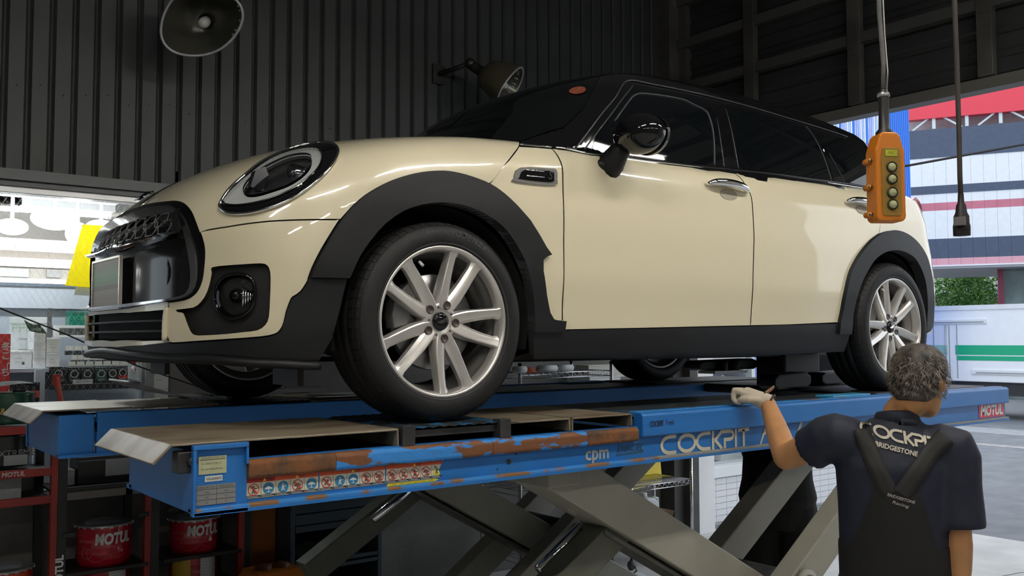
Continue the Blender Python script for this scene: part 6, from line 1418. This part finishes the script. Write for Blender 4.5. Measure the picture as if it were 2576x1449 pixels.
MB().box((-.014, -.0305, .152), (.014, -.0285, .166)).build('name_plate', mat('plate_lime', (.50, .58, .03), .4), pd); text('plate_print', 'ABC', .011, dko, pd, (0, -.0312, .159), ext=.0003)
for z in (.018, .083, .145):
    for s_ in (-1, 1):
        MB().cyl((s_*.040, -.004, z), (s_*.040, .020, z), .007, 12).build('screw_boss', orp, pd); MB().cyl((s_*.040, -.008, z), (s_*.040, -.004, z), .0045, 10).build('screw', mat('screw_steel', (.3, .27, .22), .3, .9), pd)
MB().lathe([(.020, .205), (.020, .214), (.013, .222), (.0115, .28), (.0125, .30), (.011, .31), (.009, .315)], 18).build('cable_boot', mat('boot_black', (.014, .013, .013), .45), pd)
MB().lathe([(.0135, .298), (.0145, .301), (.0145, .305), (.0135, .308)], 16).build('boot_clamp', alu, pd)
MB().tube([(0, 0, .31), (.002, 0, .38), (-.004, .002, .50), (-.008, 0, .75), (-.008, 0, 3.2)], .0055, 8).build('cable', mat('cable_grey', (.12, .115, .11), .5), pd)
MB().tube([(.008, 0, .31), (.012, 0, .36), (.008, .002, .45), (-.001, 0, .75), (-.001, 0, 3.2)], .002, 6).build('strain_wire', alu, pd)
# hanging socket on a dark cable
hs = empty('hanging_socket', (.532, -2.27, 1.942), .3, 'black socket hanging on a long dark cable right of the pendant', 'cable')
MB().lathe([(0, 0), (.019, 0), (.0195, .022), (.0175, .030), (.0175, .045), (.013, .055), (.011, .072), (.0075, .078), (.0065, .10)], 16).build('socket_body', mat('socket_black', (.012, .010, .012), .5), hs)
MB().box((-.029, -.012, .022), (-.015, .012, .042)).build('latch', mat('latch_grey', (.14, .13, .13), .5), hs); MB().box((.015, -.010, .026), (.026, .010, .046)).build('clip', MATS['socket_black'], hs)
MB().tube([(0, 0, .095), (-.004, 0, .14), (.002, 0, .25), (-.002, 0, .42), (-.012, 0, .60), (-.02, 0, .8), (-.022, 0, 3.2)], .0058, 8).build('cable', mat('cable_brown', (.045, .038, .036), .5), hs)
# outdoor service wire and the cord in front of the shop window
o = MB().tube([(4.9, 1.45, 3.02), (6.2, .95, 3.24), (7.6, .35, 3.55), (9.5, -.5, 4.05)], .012, 6).build('service_wire', flat('wire_black', (.01, .008, .008))); tag(o, 'thin black service wire slanting across the rear doorway', 'wire')
o = MB().tube([(-.86, 1.62, 1.86), (-.55, 1.62, 1.73), (-.2, 1.62, 1.565), (.1, 1.62, 1.455), (.30, 1.62, 1.40)], .004, 6).build('slack_cord', flat('wire_black', (.01, .008, .008))); tag(o, 'thin black cord slanting past the shop window', 'cord')
# flood lamps on the long wall
def flood(loc, dr, label, spin=0):
    e = empty('flood_lamp', loc, 0, label, 'lamp', 'flood lamps on the siding wall'); e.rotation_euler = (Vector(dr).to_track_quat('Z', 'Y') @ Matrix.Rotation(spin, 3, 'Z').to_quaternion()).to_euler()
    bowl = mat('bowl_olive', (.10, .09, .055), .35, .5); inn = mat('bowl_inside', (.13, .13, .11), .3, .6)
    def sec(r, h, n=40):                     # rounded D-shaped section
        return [(r*math.cos(2*PI*k/n)*(1+.10*math.cos(2*(2*PI*k/n))), r*.82*math.sin(2*PI*k/n)*(1+.10*math.sin(2*PI*k/n)), h) for k in range(n)]
    n = 40; rings = [(.05, -.20), (.085, -.19), (.12, -.15), (.15, -.08), (.168, 0)]; vv = [p for r, h in rings for p in sec(r, h)]
    MB().add(vv, [(i*n+k, i*n+(k+1) % n, (i+1)*n+(k+1) % n, (i+1)*n+k) for i in range(4) for k in range(n)]+[tuple(range(n))], True).build('shade', bowl, e)
    rings = [(.045, -.185), (.08, -.178), (.113, -.14), (.143, -.075), (.162, 0)]; vv = [p for r, h in rings for p in sec(r, h)]
    MB().add(vv, [(i*n+k, i*n+(k+1) % n, (i+1)*n+(k+1) % n, (i+1)*n+k) for i in range(4) for k in range(n)]+[tuple(range(n))], True).build('reflector', inn, e)
    MB().tube([Vector(p) for p in sec(.166, .004)], .006, 6, closed=True).build('rim', mat('rim_grey', (.42, .43, .46), .4, .4), e)
    for k in range(9):
        a = -.9+k*.26; q = [Vector(sec(.150, -.05)[int((a/(2*PI)*n) % n)]), Vector(sec(.158, -.018)[int((a/(2*PI)*n) % n)])]
        MB().tube([q[0]*.985, q[1]*.985], .005, 5).build('reflector_flute', mat('flute_pale', (.55, .55, .5), .2, .6), e)
    MB().lathe([(.0, -.17), (.032, -.17), (.034, -.12), (.028, -.11)], 16).build('lamp_socket', mat('socket_dark', (.01, .01, .01), .5), e)
    MB().lathe([(.022, -.115), (.024, -.07), (.022, -.03), (.012, -.018), (0, -.015)], 16).build('lamp_tube', mat('lamp_glass', (.50, .50, .47), .2), e)
    MB().lathe([(.0, -.30), (.028, -.30), (.034, -.26), (.034, -.21), (.05, -.195)], 16).build('lamp_holder', mat('socket_dark', (.01, .01, .01), .5), e)
    return e
f1 = flood((.11, 1.66, 3.43), (-.42, -.80, -.42), 'round flood lamp hanging high on the siding, its bulb showing', .5); f1.scale = (1.28,)*3
f2 = flood((2.29, 1.72, 3.45), (.55, -.55, -.50), 'flood lamp on the siding behind the car windscreen, tilted down', .4); f2.scale = (1.1,)*3
for (a, b, lb) in (((.275, 1.975, 3.595), (.28, 2.165, 3.62), 'short black wall arm of the round flood lamp'), ((2.094, 1.916, 3.635), (2.0, 2.165, 3.60), 'short black wall arm of the tilted flood lamp')):
    e = empty('lamp_arm', b, 0, lb, 'lamp arm'); d = Vector(a)-Vector(b); MB().cyl((0, 0, 0), tuple(d), .018, 10).build('arm_tube', rkblk, e); MB().box((-.05, .0, -.07), (.05, .018, .07)).build('wall_plate', rkblk, e); MB().sph(tuple(d), .04, 12, 8).build('knuckle', rkblk, e)
# ---- things seen through the doorway near the shop front
ct = empty('flat_trolley', (8.05, 2.95, 0), 0, 'blue flat trolley with grey castors parked outside the rear doorway', 'trolley')
MB().box((-.3, -.35, .16), (.5, .35, .26)).build('deck', mat('trolley_blue', (.03, .17, .42), .4), ct, bevel=.01)
for px in (-.2, .4):
    for py in (-.28, .28): MB().cyl((px, py-.02, .06), (px, py+.02, .06), .06, 14).build('wheel', mat('castor_grey', (.2, .2, .2), .5), ct); MB().box((px-.03, py-.03, .06), (px+.03, py+.03, .16)).build('fork', alu, ct)
e = empty('crumpled_sheet', (8.0, 2.95, .262), 0, 'crumpled grey plastic sheet on the blue trolley', 'sheet'); MB().add([(-.28, -.3, 0), (0, -.33, .02), (.4, -.3, 0), (.42, .3, 0), (0, .33, .03), (-.28, .3, 0), (-.1, 0, .12), (.2, 0, .09)], [(0, 1, 6, 5), (1, 2, 7, 6), (2, 3, 7), (7, 3, 4, 6), (6, 4, 5)], True).build('sheet', mat('sheet_grey', (.34, .35, .34), .3, var=.3, vscale=8), e, sub=2)
e = empty('green_planter', (7.78, 3.30, .262), 0, 'colourful green and blue packet standing at the trolley edge', 'packet'); MB().box((-.07, -.05, 0), (.07, .05, .22)).build('packet', mat('packet_mix', (.10, .38, .14), .5, col2=(.10, .25, .55), vscale=14, thr=(.48, .52)), e, bevel=.01); MB().box((-.06, -.05, .22), (.06, .05, .235)).build('seal', spale, e)
for i, (x, z) in enumerate(((5.55, .52), (5.62, .60))):
    carton('ledge_box', ['lower white box with dark symbols on the shop-front ledge', 'upper white box on the shop-front ledge'][i], 'box', x, x+.42-.1*i, z, z+.078, 2.58+.01*i, .1, wbx, 'white boxes on the shop-front ledge')
def dtyre(x, y, z, label):
    e = empty('shop_tyre', (x, y, z), 0, label, 'tyre', 'tyres in the shop front'); MB().lathe([(.20, -.10), (.24, -.115), (.29, -.11), (.315, -.08), (.318, 0), (.315, .08), (.29, .11), (.24, .115), (.20, .10)], 40, (0, 0, .318), 'y').build('tyre', mat('tyre_blueblack', (.02, .03, .09), .4), e)
    MB().box((-.10, -.13, .53), (.06, -.105, .60)).build('paper_label', spale, e); MB().box((-.2, -.12, -.02), (.2, .12, .01)).build('stand', rkblk, e)
dtyre(5.98, 2.90, .86, 'dark tyre with a white label in the shop front, near the jack'); dtyre(7.35, 3.0, .80, 'dark tyre in the shop front behind the rear wheel')
for i, x in enumerate((5.98, 7.35)):
    e = empty('display_table', (x, 2.95, .5), 0, 'low pale display table under the %s shop-front tyre' % ['left', 'right'][i], 'table'); MB().box((-.4, -.25, .28-.06*i), (.4, .25, .34-.06*i)).build('table_top', wl, e)
    for px in (-.35, .35): MB().box((px-.02, -.2, 0), (px+.02, .2, .28-.06*i)).build('leg', alu, e)
e = empty('small_screen', (5.48, 2.75, .5), 0, 'small teal screen on a post in the shop front', 'screen'); MB().box((-.10, -.02, .85), (.12, .02, 1.05)).build('bezel', mat('bezel_navy', (.02, .03, .12), .4), e); MB().box((-.07, -.024, .87), (.09, -.02, 1.03)).build('display', glow('display_teal', (.03, .35, .38), .8), e); MB().cyl((0, 0, 0), (0, 0, .86), .015, 8).build('post', alu, e)
e = empty('tag_stand', (13.2, 4.45, 0), .3, 'small stand with white and pink cards on the far road edge', 'stand')
MB().box((-.2, -.25, 0), (.2, .25, .12)).build('base', wl, e)
for i, (y, z, m_) in enumerate(((-.2, .15, pnk), (.05, .15, wl), (-.2, .40, wl), (.05, .40, pnk), (.25, .45, nav))): MB().box((-.22, y, z), (-.2, y+.2, z+.2)).build('card', m_, e)
MB().box((.0, -.25, .1), (.03, .45, .75)).build('back_board', wl, e)

# ================================================================== PEOPLE
from mathutils.bvhtree import BVHTree
def ell(mb, secs, n=20):
    """closed loft through elliptical sections (centre, half-axis a, half-axis b)"""
    vs_ = []; N = len(secs)
    for c, a, b in secs:
        c, a, b = Vector(c), Vector(a), Vector(b)
        for k in range(n):
            t = 2*PI*k/n; vs_.append(c+a*math.cos(t)+b*math.sin(t))
    fs = [(i*n+k, i*n+(k+1) % n, (i+1)*n+(k+1) % n, (i+1)*n+k) for i in range(N-1) for k in range(n)]+[tuple(range(n))[::-1], tuple(range((N-1)*n, N*n))]
    return mb.add(vs_, fs, True)
def limb(mb, pts, rs, n=14, sub=3, ball=True):
    p = spl(pts, sub); r = spl([(q, 0, 0) for q in rs], sub)
    ps = [Vector(q) for q in p]; ra = [float(q[0]) for q in r]
    mb.tube(ps, ra, n); mb.sph(ps[0], ra[0]*.98, n, 8)
    if ball: mb.sph(ps[-1], ra[-1]*.98, n, 8)
    return mb
def fuse(o, vox, it=6, fac=.5):
    """one continuous skin from overlapping volumes"""
    r = o.modifiers.new('fuse', 'REMESH'); r.mode = 'VOXEL'; r.voxel_size = vox; r.use_smooth_shade = True
    s = o.modifiers.new('relax', 'SMOOTH'); s.factor = fac; s.iterations = it
    return o
def bvh(o):
    bpy.context.view_layer.update(); dg = bpy.context.evaluated_depsgraph_get(); ev = o.evaluated_get(dg); me = ev.to_mesh()
    t = BVHTree.FromPolygons([o.matrix_world @ v.co for v in me.vertices], [tuple(p.vertices) for p in me.polygons]); ev.to_mesh_clear(); return t
skin = mat('skin_tan', (.52, .255, .105), .5, var=.10, vscale=14); navy = mat('navy_polo', (.006, .009, .024), .7, bump=.9, bscale=9); ovr = mat('black_overall', (.005, .0047, .0047), .8, bump=.2, bscale=12)
strapm = mat('strap_charcoal', (.013, .012, .011), .7); glovem = mat('glove_cream', (.52, .46, .36), .75, var=.08, vscale=20, bump=.2, bscale=60)
V = Vector
def _worker():
    base = V((1.285, -1.648, 0)); R_ = V((.633, -.773, 0)); F_ = V((.773, .633, 0)); Z = V((0, 0, 1))
    wk = empty('person', tuple(base), 0, 'grey-haired person in navy polo and black overalls, back turned, gloved hand on the lift', 'person')
    def L(s, f, z): return R_*s+F_*f+Z*z     # local: s right, f forward
    def W(p): return V(p)-base
    Ls, Rs = W((1.150, -1.520, 1.372)), W((1.378, -1.800, 1.342))
    El, Wr = W((1.160, -1.318, 1.282)), W((1.372, -1.085, 1.452))
    hc = W((1.350, -1.712, 1.560)); Hf = V((.995, .08, -.16)).normalized(); Hr = V((.08, -.995, 0)).normalized(); Hu = Hr.cross(Hf).normalized()
    if Hu.z < 0: Hu = -Hu
    # continuous skin body: torso core, arms, neck, head with features, legs
    b = MB()
    ell(b, [(L(0, 0, .80), R_*.15, F_*.10), (L(0, 0, .95), R_*.145, F_*.10), (L(0, .0, 1.12), R_*.15, F_*.105), (L(0, -.005, 1.28), R_*.165, F_*.10), (L(0, 0, 1.38), R_*.12, F_*.075), (L(.01, .01, 1.43), R_*.07, F_*.06)])
    limb(b, [L(-.1, 0, 1.34), Ls, (Ls+El)/2, El], [.055, .054, .052, .047]); limb(b, [El, El*.6+Wr*.4, Wr], [.047, .044, .030])
    Re = W((1.372, -1.822, 1.045)); Rw = W((1.395, -1.800, .815)); limb(b, [L(.1, 0, 1.33), Rs, (Rs+Re)/2, Re], [.055, .052, .046, .040]); limb(b, [Re, Re*.6+Rw*.4, Rw], [.042, .040, .027])
    limb(b, [L(.015, .0, 1.38), L(.03, .03, 1.45), hc-Hu*.06-Hf*.02], [.060, .053, .052])
    ell(b, [(hc-Hu*.118+Hf*.055, Hr*.025, Hf*.022), (hc-Hu*.10+Hf*.035, Hr*.050, Hf*.058), (hc-Hu*.06+Hf*.012, Hr*.066, Hf*.082), (hc, Hr*.074, Hf*.092), (hc+Hu*.05, Hr*.072, Hf*.090), (hc+Hu*.09, Hr*.052, Hf*.066), (hc+Hu*.108, Hr*.02, Hf*.028)], 24)
    b.sph(hc+Hf*.098-Hu*.03, (.014, .014, .016), 10, 8); limb(b, [hc+Hf*.09+Hu*.005, hc+Hf*.103-Hu*.028], [.008, .012], 8); b.sph(hc+Hf*.088-Hu*.062, (.012, .020, .007), 10, 8)
    for s in (-1, 1):
        c = hc+Hr*s*.076-Hf*.005-Hu*.012
        ell(b, [(c+Hr*s*.000, Hf*.018, Hu*.030), (c+Hr*s*.010-Hf*.006, Hf*.019, Hu*.031), (c+Hr*s*.016-Hf*.010, Hf*.012, Hu*.024)], 14)
    for s in (-1, 1):
        limb(b, [L(s*.085, 0, .88), L(s*.095, .01, .48), L(s*.10, -.01, .10)], [.085, .058, .042]); limb(b, [L(s*.10, -.02, .06), L(s*.10, .10, .04)], [.038, .032])
    bo = b.build('body', skin, wk); fuse(bo, .008, 4)
    # right hand with five fingers, hanging
    h = MB(); d = V((.03, .03, -1)).normalized(); hx = F_.copy()
    ell(h, [(Rw, hx*.028, R_*.018), (Rw+d*.04, hx*.038, R_*.016), (Rw+d*.09, hx*.040, R_*.014)], 14)
    for i, (o_, ln) in enumerate(((.030, .070), (.010, .080), (-.010, .075), (-.030, .058))): q = Rw+d*.088+hx*o_; limb(h, [q, q+d*ln*.5-R_*.006, q+d*ln-R_*.022], [.0095, .0088, .0075], 8)
    q = Rw+d*.03+hx*.030; limb(h, [q, q+d*.03+hx*.022-R_*.01, q+d*.062+hx*.022-R_*.022], [.012, .0105, .009], 8)
    fuse(h.build('hand', skin, wk), .004, 2)
    # shirt: torso, sleeves, collar
    t = MB()
    ell(t, [(L(0, 0, .86), R_*.172, F_*.125), (L(0, -.0, 1.0), R_*.175, F_*.13), (L(0, -.005, 1.15), R_*.178, F_*.13), (L(0, -.012, 1.28), R_*.185, F_*.122), (L(0, -.005, 1.355), R_*.165, F_*.10), (L(.005, .005, 1.40), R_*.115, F_*.082), (L(.012, .01, 1.432), R_*.078, F_*.072)], 28)
    sl = Ls+(El-Ls)*.50; limb(t, [L(-.09, -.005, 1.335), Ls+Z*.005, Ls+(El-Ls)*.35-Z*.004, sl-Z*.008], [.078, .075, .075, .077], 18, ball=False); sr = Rs+(Re-Rs)*.86
    limb(t, [L(.10, -.005, 1.325), Rs+R_*.008, Rs+(Re-Rs)*.4+R_*.008, sr+R_*.006], [.080, .076, .076, .080], 18, ball=False)
    sh_ = t.build('polo_shirt', navy, wk); fuse(sh_, .010, 4, .4)
    c = MB(); n = 28; vv = []
    for (zz, rr, k) in ((1.405, .088, 0), (1.445, .072, 1), (1.452, .068, 2), (1.425, .080, 3)):
        for i in range(n):
            a = 2*PI*i/n; vv.append(L(.018+rr*math.cos(a)*.95, .012+rr*math.sin(a)*.92, zz+.012*math.sin(a)*-1))
    c.add(vv, [(j*n+i, j*n+(i+1) % n, ((j+1) % 4)*n+(i+1) % n, ((j+1) % 4)*n+i) for j in range(4) for i in range(n)], True).build('collar', navy, wk)
    # overalls: trousers + bib on the back
    o = MB()
    ell(o, [(L(0, 0, .80), R_*.168, F_*.125), (L(0, 0, .92), R_*.178, F_*.134), (L(0, -.0, 1.03), R_*.180, F_*.135)], 28)
    for s in (-1, 1): limb(o, [L(s*.088, 0, .86), L(s*.098, .01, .48), L(s*.102, -.005, .13)], [.105, .082, .072], 16)
    fuse(o.build('overall_trousers', ovr, wk), .010, 4)
    for s in (-1, 1):
        f = MB(); ell(f, [(L(s*.102, -.06, .04), R_*.03, Z*.03), (L(s*.102, -.03, .045), R_*.042, Z*.045), (L(s*.104, .06, .04), R_*.045, Z*.038), (L(s*.106, .15, .03), R_*.042, Z*.028), (L(s*.106, .185, .025), R_*.022, Z*.018)], 14); f.build('shoe', stk, wk)
    tree = bvh(sh_)
    def proj(s, z, lift_):
        p = base+L(s, -.45, z); hit = tree.ray_cast(p, F_)
        if hit[0] is None: hit = (base+L(s, -.08, z), -F_)
        return hit[0]-base-F_*lift_
    def band(name, path, wd, m_, lift_=.006, th=.004):
        P = spl([(a, 0, z_) for a, z_ in path], 8); vv = []
        for i, q in enumerate(P):
            d_ = P[min(i+1, len(P)-1)]-P[max(i-1, 0)]; d_ = d_/np.linalg.norm(d_); nn = (-d_[2], d_[0])
            for k in (-1, -.33, .33, 1): vv.append(proj(q[0]+nn[0]*k*wd/2, q[2]+nn[1]*k*wd/2, lift_))
        n_ = len(P); v2 = [v+F_*th for v in vv]; fs = [(i*4+k, i*4+k+1, i*4+5+k, i*4+4+k) for i in range(n_-1) for k in range(3)]; M = len(vv)
        fs += [tuple(j+M for j in f[::-1]) for f in fs]; fs += [(i*4, i*4+4, M+i*4+4, M+i*4) for i in range(n_-1)]+[(i*4+3, M+i*4+3, M+i*4+7, i*4+7) for i in range(n_-1)]
        MB().add(vv+v2, fs, True).build(name, m_, wk)
    band('shoulder_strap', [(.150, 1.385), (.115, 1.35), (.06, 1.285), (.0, 1.205)], .055, strapm, .010)
    band('shoulder_strap', [(-.105, 1.405), (-.095, 1.36), (-.07, 1.28), (-.035, 1.205)], .055, strapm, .009)
    vv = []; n_ = 14
    for i in range(n_):
        z_ = 1.225-i*.022; hw = .055+.10*(i/(n_-1))**.8
        for k in range(9): vv.append(proj(-.015+hw*(k/4-1)*1.0, z_, .007))
    MB().add(vv, [(i*9+k, i*9+k+1, i*9+10+k, i*9+9+k) for i in range(n_-1) for k in range(8)], True).build('back_bib', ovr, wk)
    def lay(o_, lift_):                      # lay flat lettering (x = s, z) onto the shirt
        for v in o_.data.vertices: v.co = proj(v.co.x, v.co.z, lift_)
        return o_
    prn = mat('print_cream', (.62, .57, .46), .6)
    def tilt(x, z): return (x, 0, 1.392+z-.24*x)
    tot = sum(GLY[c_][1] for c_ in 'COCKIT'); x = -.112; H_ = .040; sx = .24/(tot*H_)
    for c_ in 'COCKIT':
        mb = MB(); strokes(mb, GLY[c_][0], H_, H_*.2, x, -H_/2, sx, lambda u, v, d_: (u, 0, 1.385+v-.22*u), .0); x += GLY[c_][1]*H_*sx
        lay(mb.build('back_letter', prn, wk), .004)
    o_ = text('back_small_text', 'BRIDGESTONE', .021, prn, wk, (-.005, 0, 1.343), right=(1, 0, -.24), upv=(.25, 0, 1), bold=.03, width=.13, ext=0); lay(o_, .004)
    o_ = text('bib_text', 'BRIDGESTONE', .013, mat('print_grey_pale', (.40, .37, .35), .6), wk, (.0, 0, 1.190), right=(1, 0, -.28), upv=(.3, 0, 1), bold=.02, width=.085, ext=0); lay(o_, .010)
    o_ = text('bib_text', 'Racing', .014, MATS['print_grey_pale'], wk, (-.002, 0, 1.172), right=(1, 0, -.28), upv=(.5, 0, 1), bold=.01, width=.05, ext=0); lay(o_, .010)
    # hair: cap plus strands
    hm = mat('hair_grey', (.012, .010, .009), .6, col2=(.09, .075, .062), vscale=30, thr=(.36, .66), stretch=(1, 1, 1))
    rg_ = random.Random(11); hb = MB()
    ell(hb, [(hc-Hu*.075-Hf*.045, Hr*.050, Hf*.030), (hc-Hu*.05-Hf*.03, Hr*.071, Hf*.062), (hc-Hu*.015-Hf*.018, Hr*.079, Hf*.080), (hc+Hu*.03-Hf*.006, Hr*.090, Hf*.100), (hc+Hu*.075-Hf*.002, Hr*.084, Hf*.096), (hc+Hu*.108, Hr*.058, Hf*.068), (hc+Hu*.122, Hr*.024, Hf*.03)], 28)
    hcap = hb.build('hair', hm, wk); fuse(hcap, .007, 3)
    st = MB()
    for k in range(2600):
        th = rg_.random()*2*PI; zz = rg_.uniform(-.42, 1); q = math.sqrt(max(0, 1-zz*zz))
        n_ = Hr*math.cos(th)*q+Hf*math.sin(th)*q+Hu*zz
        if n_.dot(Hf) > .55 and zz < .45: continue
        rad = 1.0 if zz > -.1 else 1.0+.25*(zz+.1)
        p = hc+V(Hr*math.cos(th)*q*.088*rad+Hf*(math.sin(th)*q*.098*rad-.006)+Hu*zz*.120)
        g = (-Hu*.55+Hf*rg_.uniform(-.2, .5)+Hr*rg_.uniform(-.5, .5)+n_*.35); g = (g-n_*g.dot(n_)*.75).normalized(); ln = rg_.uniform(.022, .052)*(1 if zz > .1 else .45); sd = g.cross(n_).normalized()*.0011
        m1 = p+g*ln*.5+n_*.007; e_ = p+g*ln+n_*rg_.uniform(.002, .012); st.add([p-sd, p+sd, m1+sd*.8, m1-sd*.8, e_], [(0, 1, 2, 3), (3, 2, 4)], False)
    so = st.build('hair_strands', mat('hair_strand', (.03, .025, .021), .5, col2=(.27, .225, .185), vscale=45, thr=(.4, .62)), wk); so['kind'] = 'stuff'
    # glasses
    g = MB()
    for s in (-1, 1):
        c = hc+Hf*.100+Hr*s*.032+Hu*.004; g.tube([c+Hr*.025*math.cos(2*PI*k/18)+Hu*.018*math.sin(2*PI*k/18) for k in range(18)], .0016, 5, closed=True)
        g.tube([c+Hr*s*.025+Hu*.004, hc+Hr*s*.079+Hf*.03+Hu*.004, hc+Hr*s*.080-Hf*.012-Hu*.002], .0015, 5)
    g.tube([hc+Hf*.102-Hr*.008+Hu*.006, hc+Hf*.102+Hr*.008+Hu*.006], .0015, 5); g.build('glasses_frame', mat('frame_metal', (.2, .2, .2), .3, .8), wk)
    for s in (-1, 1):
        c = hc+Hf*.100+Hr*s*.032+Hu*.004; vv = [c+Hr*.024*math.cos(2*PI*k/18)+Hu*.017*math.sin(2*PI*k/18) for k in range(18)]; MB().add(vv, [tuple(range(18))]).build('glasses_lens', gm, wk)
    # glove: palm, four curled fingers, thumb, cuff and strap
    gl_ = MB(); K = W((1.330, -1.000, 1.492)); D = (K-Wr).normalized(); A = D.cross(Z).normalized(); U = A.cross(D).normalized()
    ell(gl_, [(Wr-D*.012, A*.040, U*.036), (Wr+D*.02, A*.043, U*.034), (Wr+D*.05, A*.047, U*.030), (K-D*.01, A*.048, U*.026), (K, A*.044, U*.020)], 18)
    for i, (o_, l_) in enumerate(((-.034, .034), (-.0115, .039), (.0115, .037), (.034, .029))):
        q = K+A*o_; q1 = q+D*l_*.8-U*.004; q2 = q1+D*.002-Z*.036; limb(gl_, [q, q1, q2, q2-D*.018-Z*.004], [.0125, .0122, .0115, .0105], 9, 2)
    q = Wr+D*.035-A*.040; limb(gl_, [q, q+D*.030-A*.012-U*.012, q+D*.058-A*.004-U*.026], [.0155, .0135, .0115], 9, 2)
    fuse(gl_.build('glove', glovem, wk), .0042, 2)
    dr = (Wr-El).normalized(); a = dr.orthogonal().normalized(); e2 = dr.cross(a)
    MB().tube([Wr-D*.012+(A*math.cos(2*PI*k/20)*.042+U*math.sin(2*PI*k/20)*.038) for k in range(20)], .0045, 6, closed=True).build('glove_cuff', mat('cuff_dark', (.03, .015, .015), .7), wk)
    # pull tab of the glove: rounded tongue, dark edge, cream line, rust centre
    Bx = (A*.75+U*.35-D*.15).normalized(); By = (U*.8-A*.3).normalized(); By = (By-Bx*By.dot(Bx)).normalized(); Bn = Bx.cross(By); c0 = Wr+D*.020+U*.036
    if Bn.dot(V((-.6, -.7, .3))) < 0: Bn = -Bn
    def tongue(l0, l1, w_): return [(l0, -w_), (l1-w_, -w_)]+[(l1-w_+w_*math.cos(t_), w_*math.sin(t_)) for t_ in np.linspace(-1.4, 1.4, 8)]+[(l1-w_, w_), (l0, w_)]
    for nm, l0, l1, w_, d0, m_ in (('tab_edge', -.022, .062, .0125, 0, mat('tab_dark', (.02, .018, .016), .6)), ('tab_line', -.012, .058, .0095, .0016, mat('tab_cream', (.60, .48, .36), .6)), ('tab_centre', -.008, .054, .0065, .0026, mat('tab_rust', (.42, .10, .03), .6))):
        MB().prism(tongue(l0, l1, w_), lambda u, v, d_: tuple(c0+Bx*u+By*v+Bn*d_), d0, d0+.0012).build(nm, m_, wk)
    MB().box(tuple(L(.165, .02, 1.03)-V((.012, .012, .03))), tuple(L(.165, .02, 1.03)+V((.012, .012, .03)))).build('red_tag', mat('tag_red', (.35, .01, .04), .6), wk, bevel=.004)
_worker()
def _second():
    base = V((2.57, -.245, 0)); R_ = V((.58, -.815, 0)).normalized(); F_ = V((.815, .58, 0)).normalized(); Z = V((0, 0, 1))
    pe = empty('person', tuple(base), 0, 'person in black workwear bending under the car between the lift platforms', 'person')
    def L(s, f, z): return R_*s+F_*f+Z*z
    b = MB()
    ell(b, [(L(0, 0, .74), R_*.15, F_*.11), (L(0, 0, .90), R_*.16, F_*.12), (L(0, .05, 1.02), R_*.15, F_*.11), (L(0, .16, 1.12), R_*.165, F_*.10), (L(0, .28, 1.17), R_*.13, F_*.08)])
    limb(b, [L(0, .30, 1.17), L(0, .37, 1.18)], [.05, .048]); ell(b, [(L(0, .37, 1.18), R_*.05, Z*.06), (L(0, .42, 1.19), R_*.072, Z*.085), (L(0, .48, 1.19), R_*.075, Z*.09), (L(0, .54, 1.18), R_*.05, Z*.06)]); b.sph(L(0, .53, 1.14), .016, 8, 6)
    for s in (-1, 1):
        limb(b, [L(s*.13, .28, 1.13), L(s*.15, .38, 1.02), L(s*.11, .50, 1.12)], [.05, .042, .03]); b.sph(L(s*.11, .55, 1.15), (.03, .03, .02), 10, 8)
        for k in range(5): limb(b, [L(s*.11+(k-2)*.012, .56, 1.15), L(s*.11+(k-2)*.013, .60, 1.16-.004*abs(k-2)), L(s*.11+(k-2)*.013, .62, 1.14)], [.008, .0075, .007], 6, 2)
        limb(b, [L(s*.09, 0, .80), L(s*.095, .01, .44), L(s*.10, -.01, .08)], [.085, .058, .042])
    fuse(b.build('body', skin, pe), .010, 3)
    t = MB(); ell(t, [(L(0, 0, .78), R_*.185, F_*.14), (L(0, 0, .86), R_*.205, F_*.15), (L(0, .01, .95), R_*.185, F_*.14), (L(0, .05, 1.05), R_*.180, F_*.135), (L(0, .16, 1.13), R_*.19, F_*.12), (L(0, .29, 1.17), R_*.12, F_*.09)], 26)
    for s in (-1, 1): limb(t, [L(s*.12, .28, 1.13), L(s*.14, .36, 1.05)], [.075, .065], 14)
    fuse(t.build('black_jacket', ovr, pe), .010, 4)
    t = MB(); ell(t, [(L(0, 0, .70), R_*.17, F_*.125), (L(0, 0, .80), R_*.195, F_*.145), (L(0, 0, .88), R_*.19, F_*.14)], 26)
    for s in (-1, 1): limb(t, [L(s*.095, 0, .80), L(s*.10, .0, .55), L(s*.098, .01, .40), L(s*.105, -.005, .10)], [.112, .100, .088, .080], 16)
    fuse(t.build('black_trousers', ovr, pe), .010, 4)
    for s in (-1, 1):
        f = MB(); ell(f, [(L(s*.105, -.08, .04), R_*.03, Z*.03), (L(s*.105, -.04, .045), R_*.042, Z*.045), (L(s*.108, .06, .04), R_*.045, Z*.038), (L(s*.11, .15, .03), R_*.042, Z*.028), (L(s*.11, .185, .025), R_*.022, Z*.018)], 14); f.build('shoe', stk, pe)
    h = MB(); ell(h, [(L(0, .40, 1.23), R_*.06, Z*.05), (L(0, .45, 1.225), R_*.078, Z*.075), (L(0, .51, 1.22), R_*.06, Z*.07)]); fuse(h.build('hair', mat('hair_dark', (.012, .010, .009), .6), pe), .008, 2)
_second()
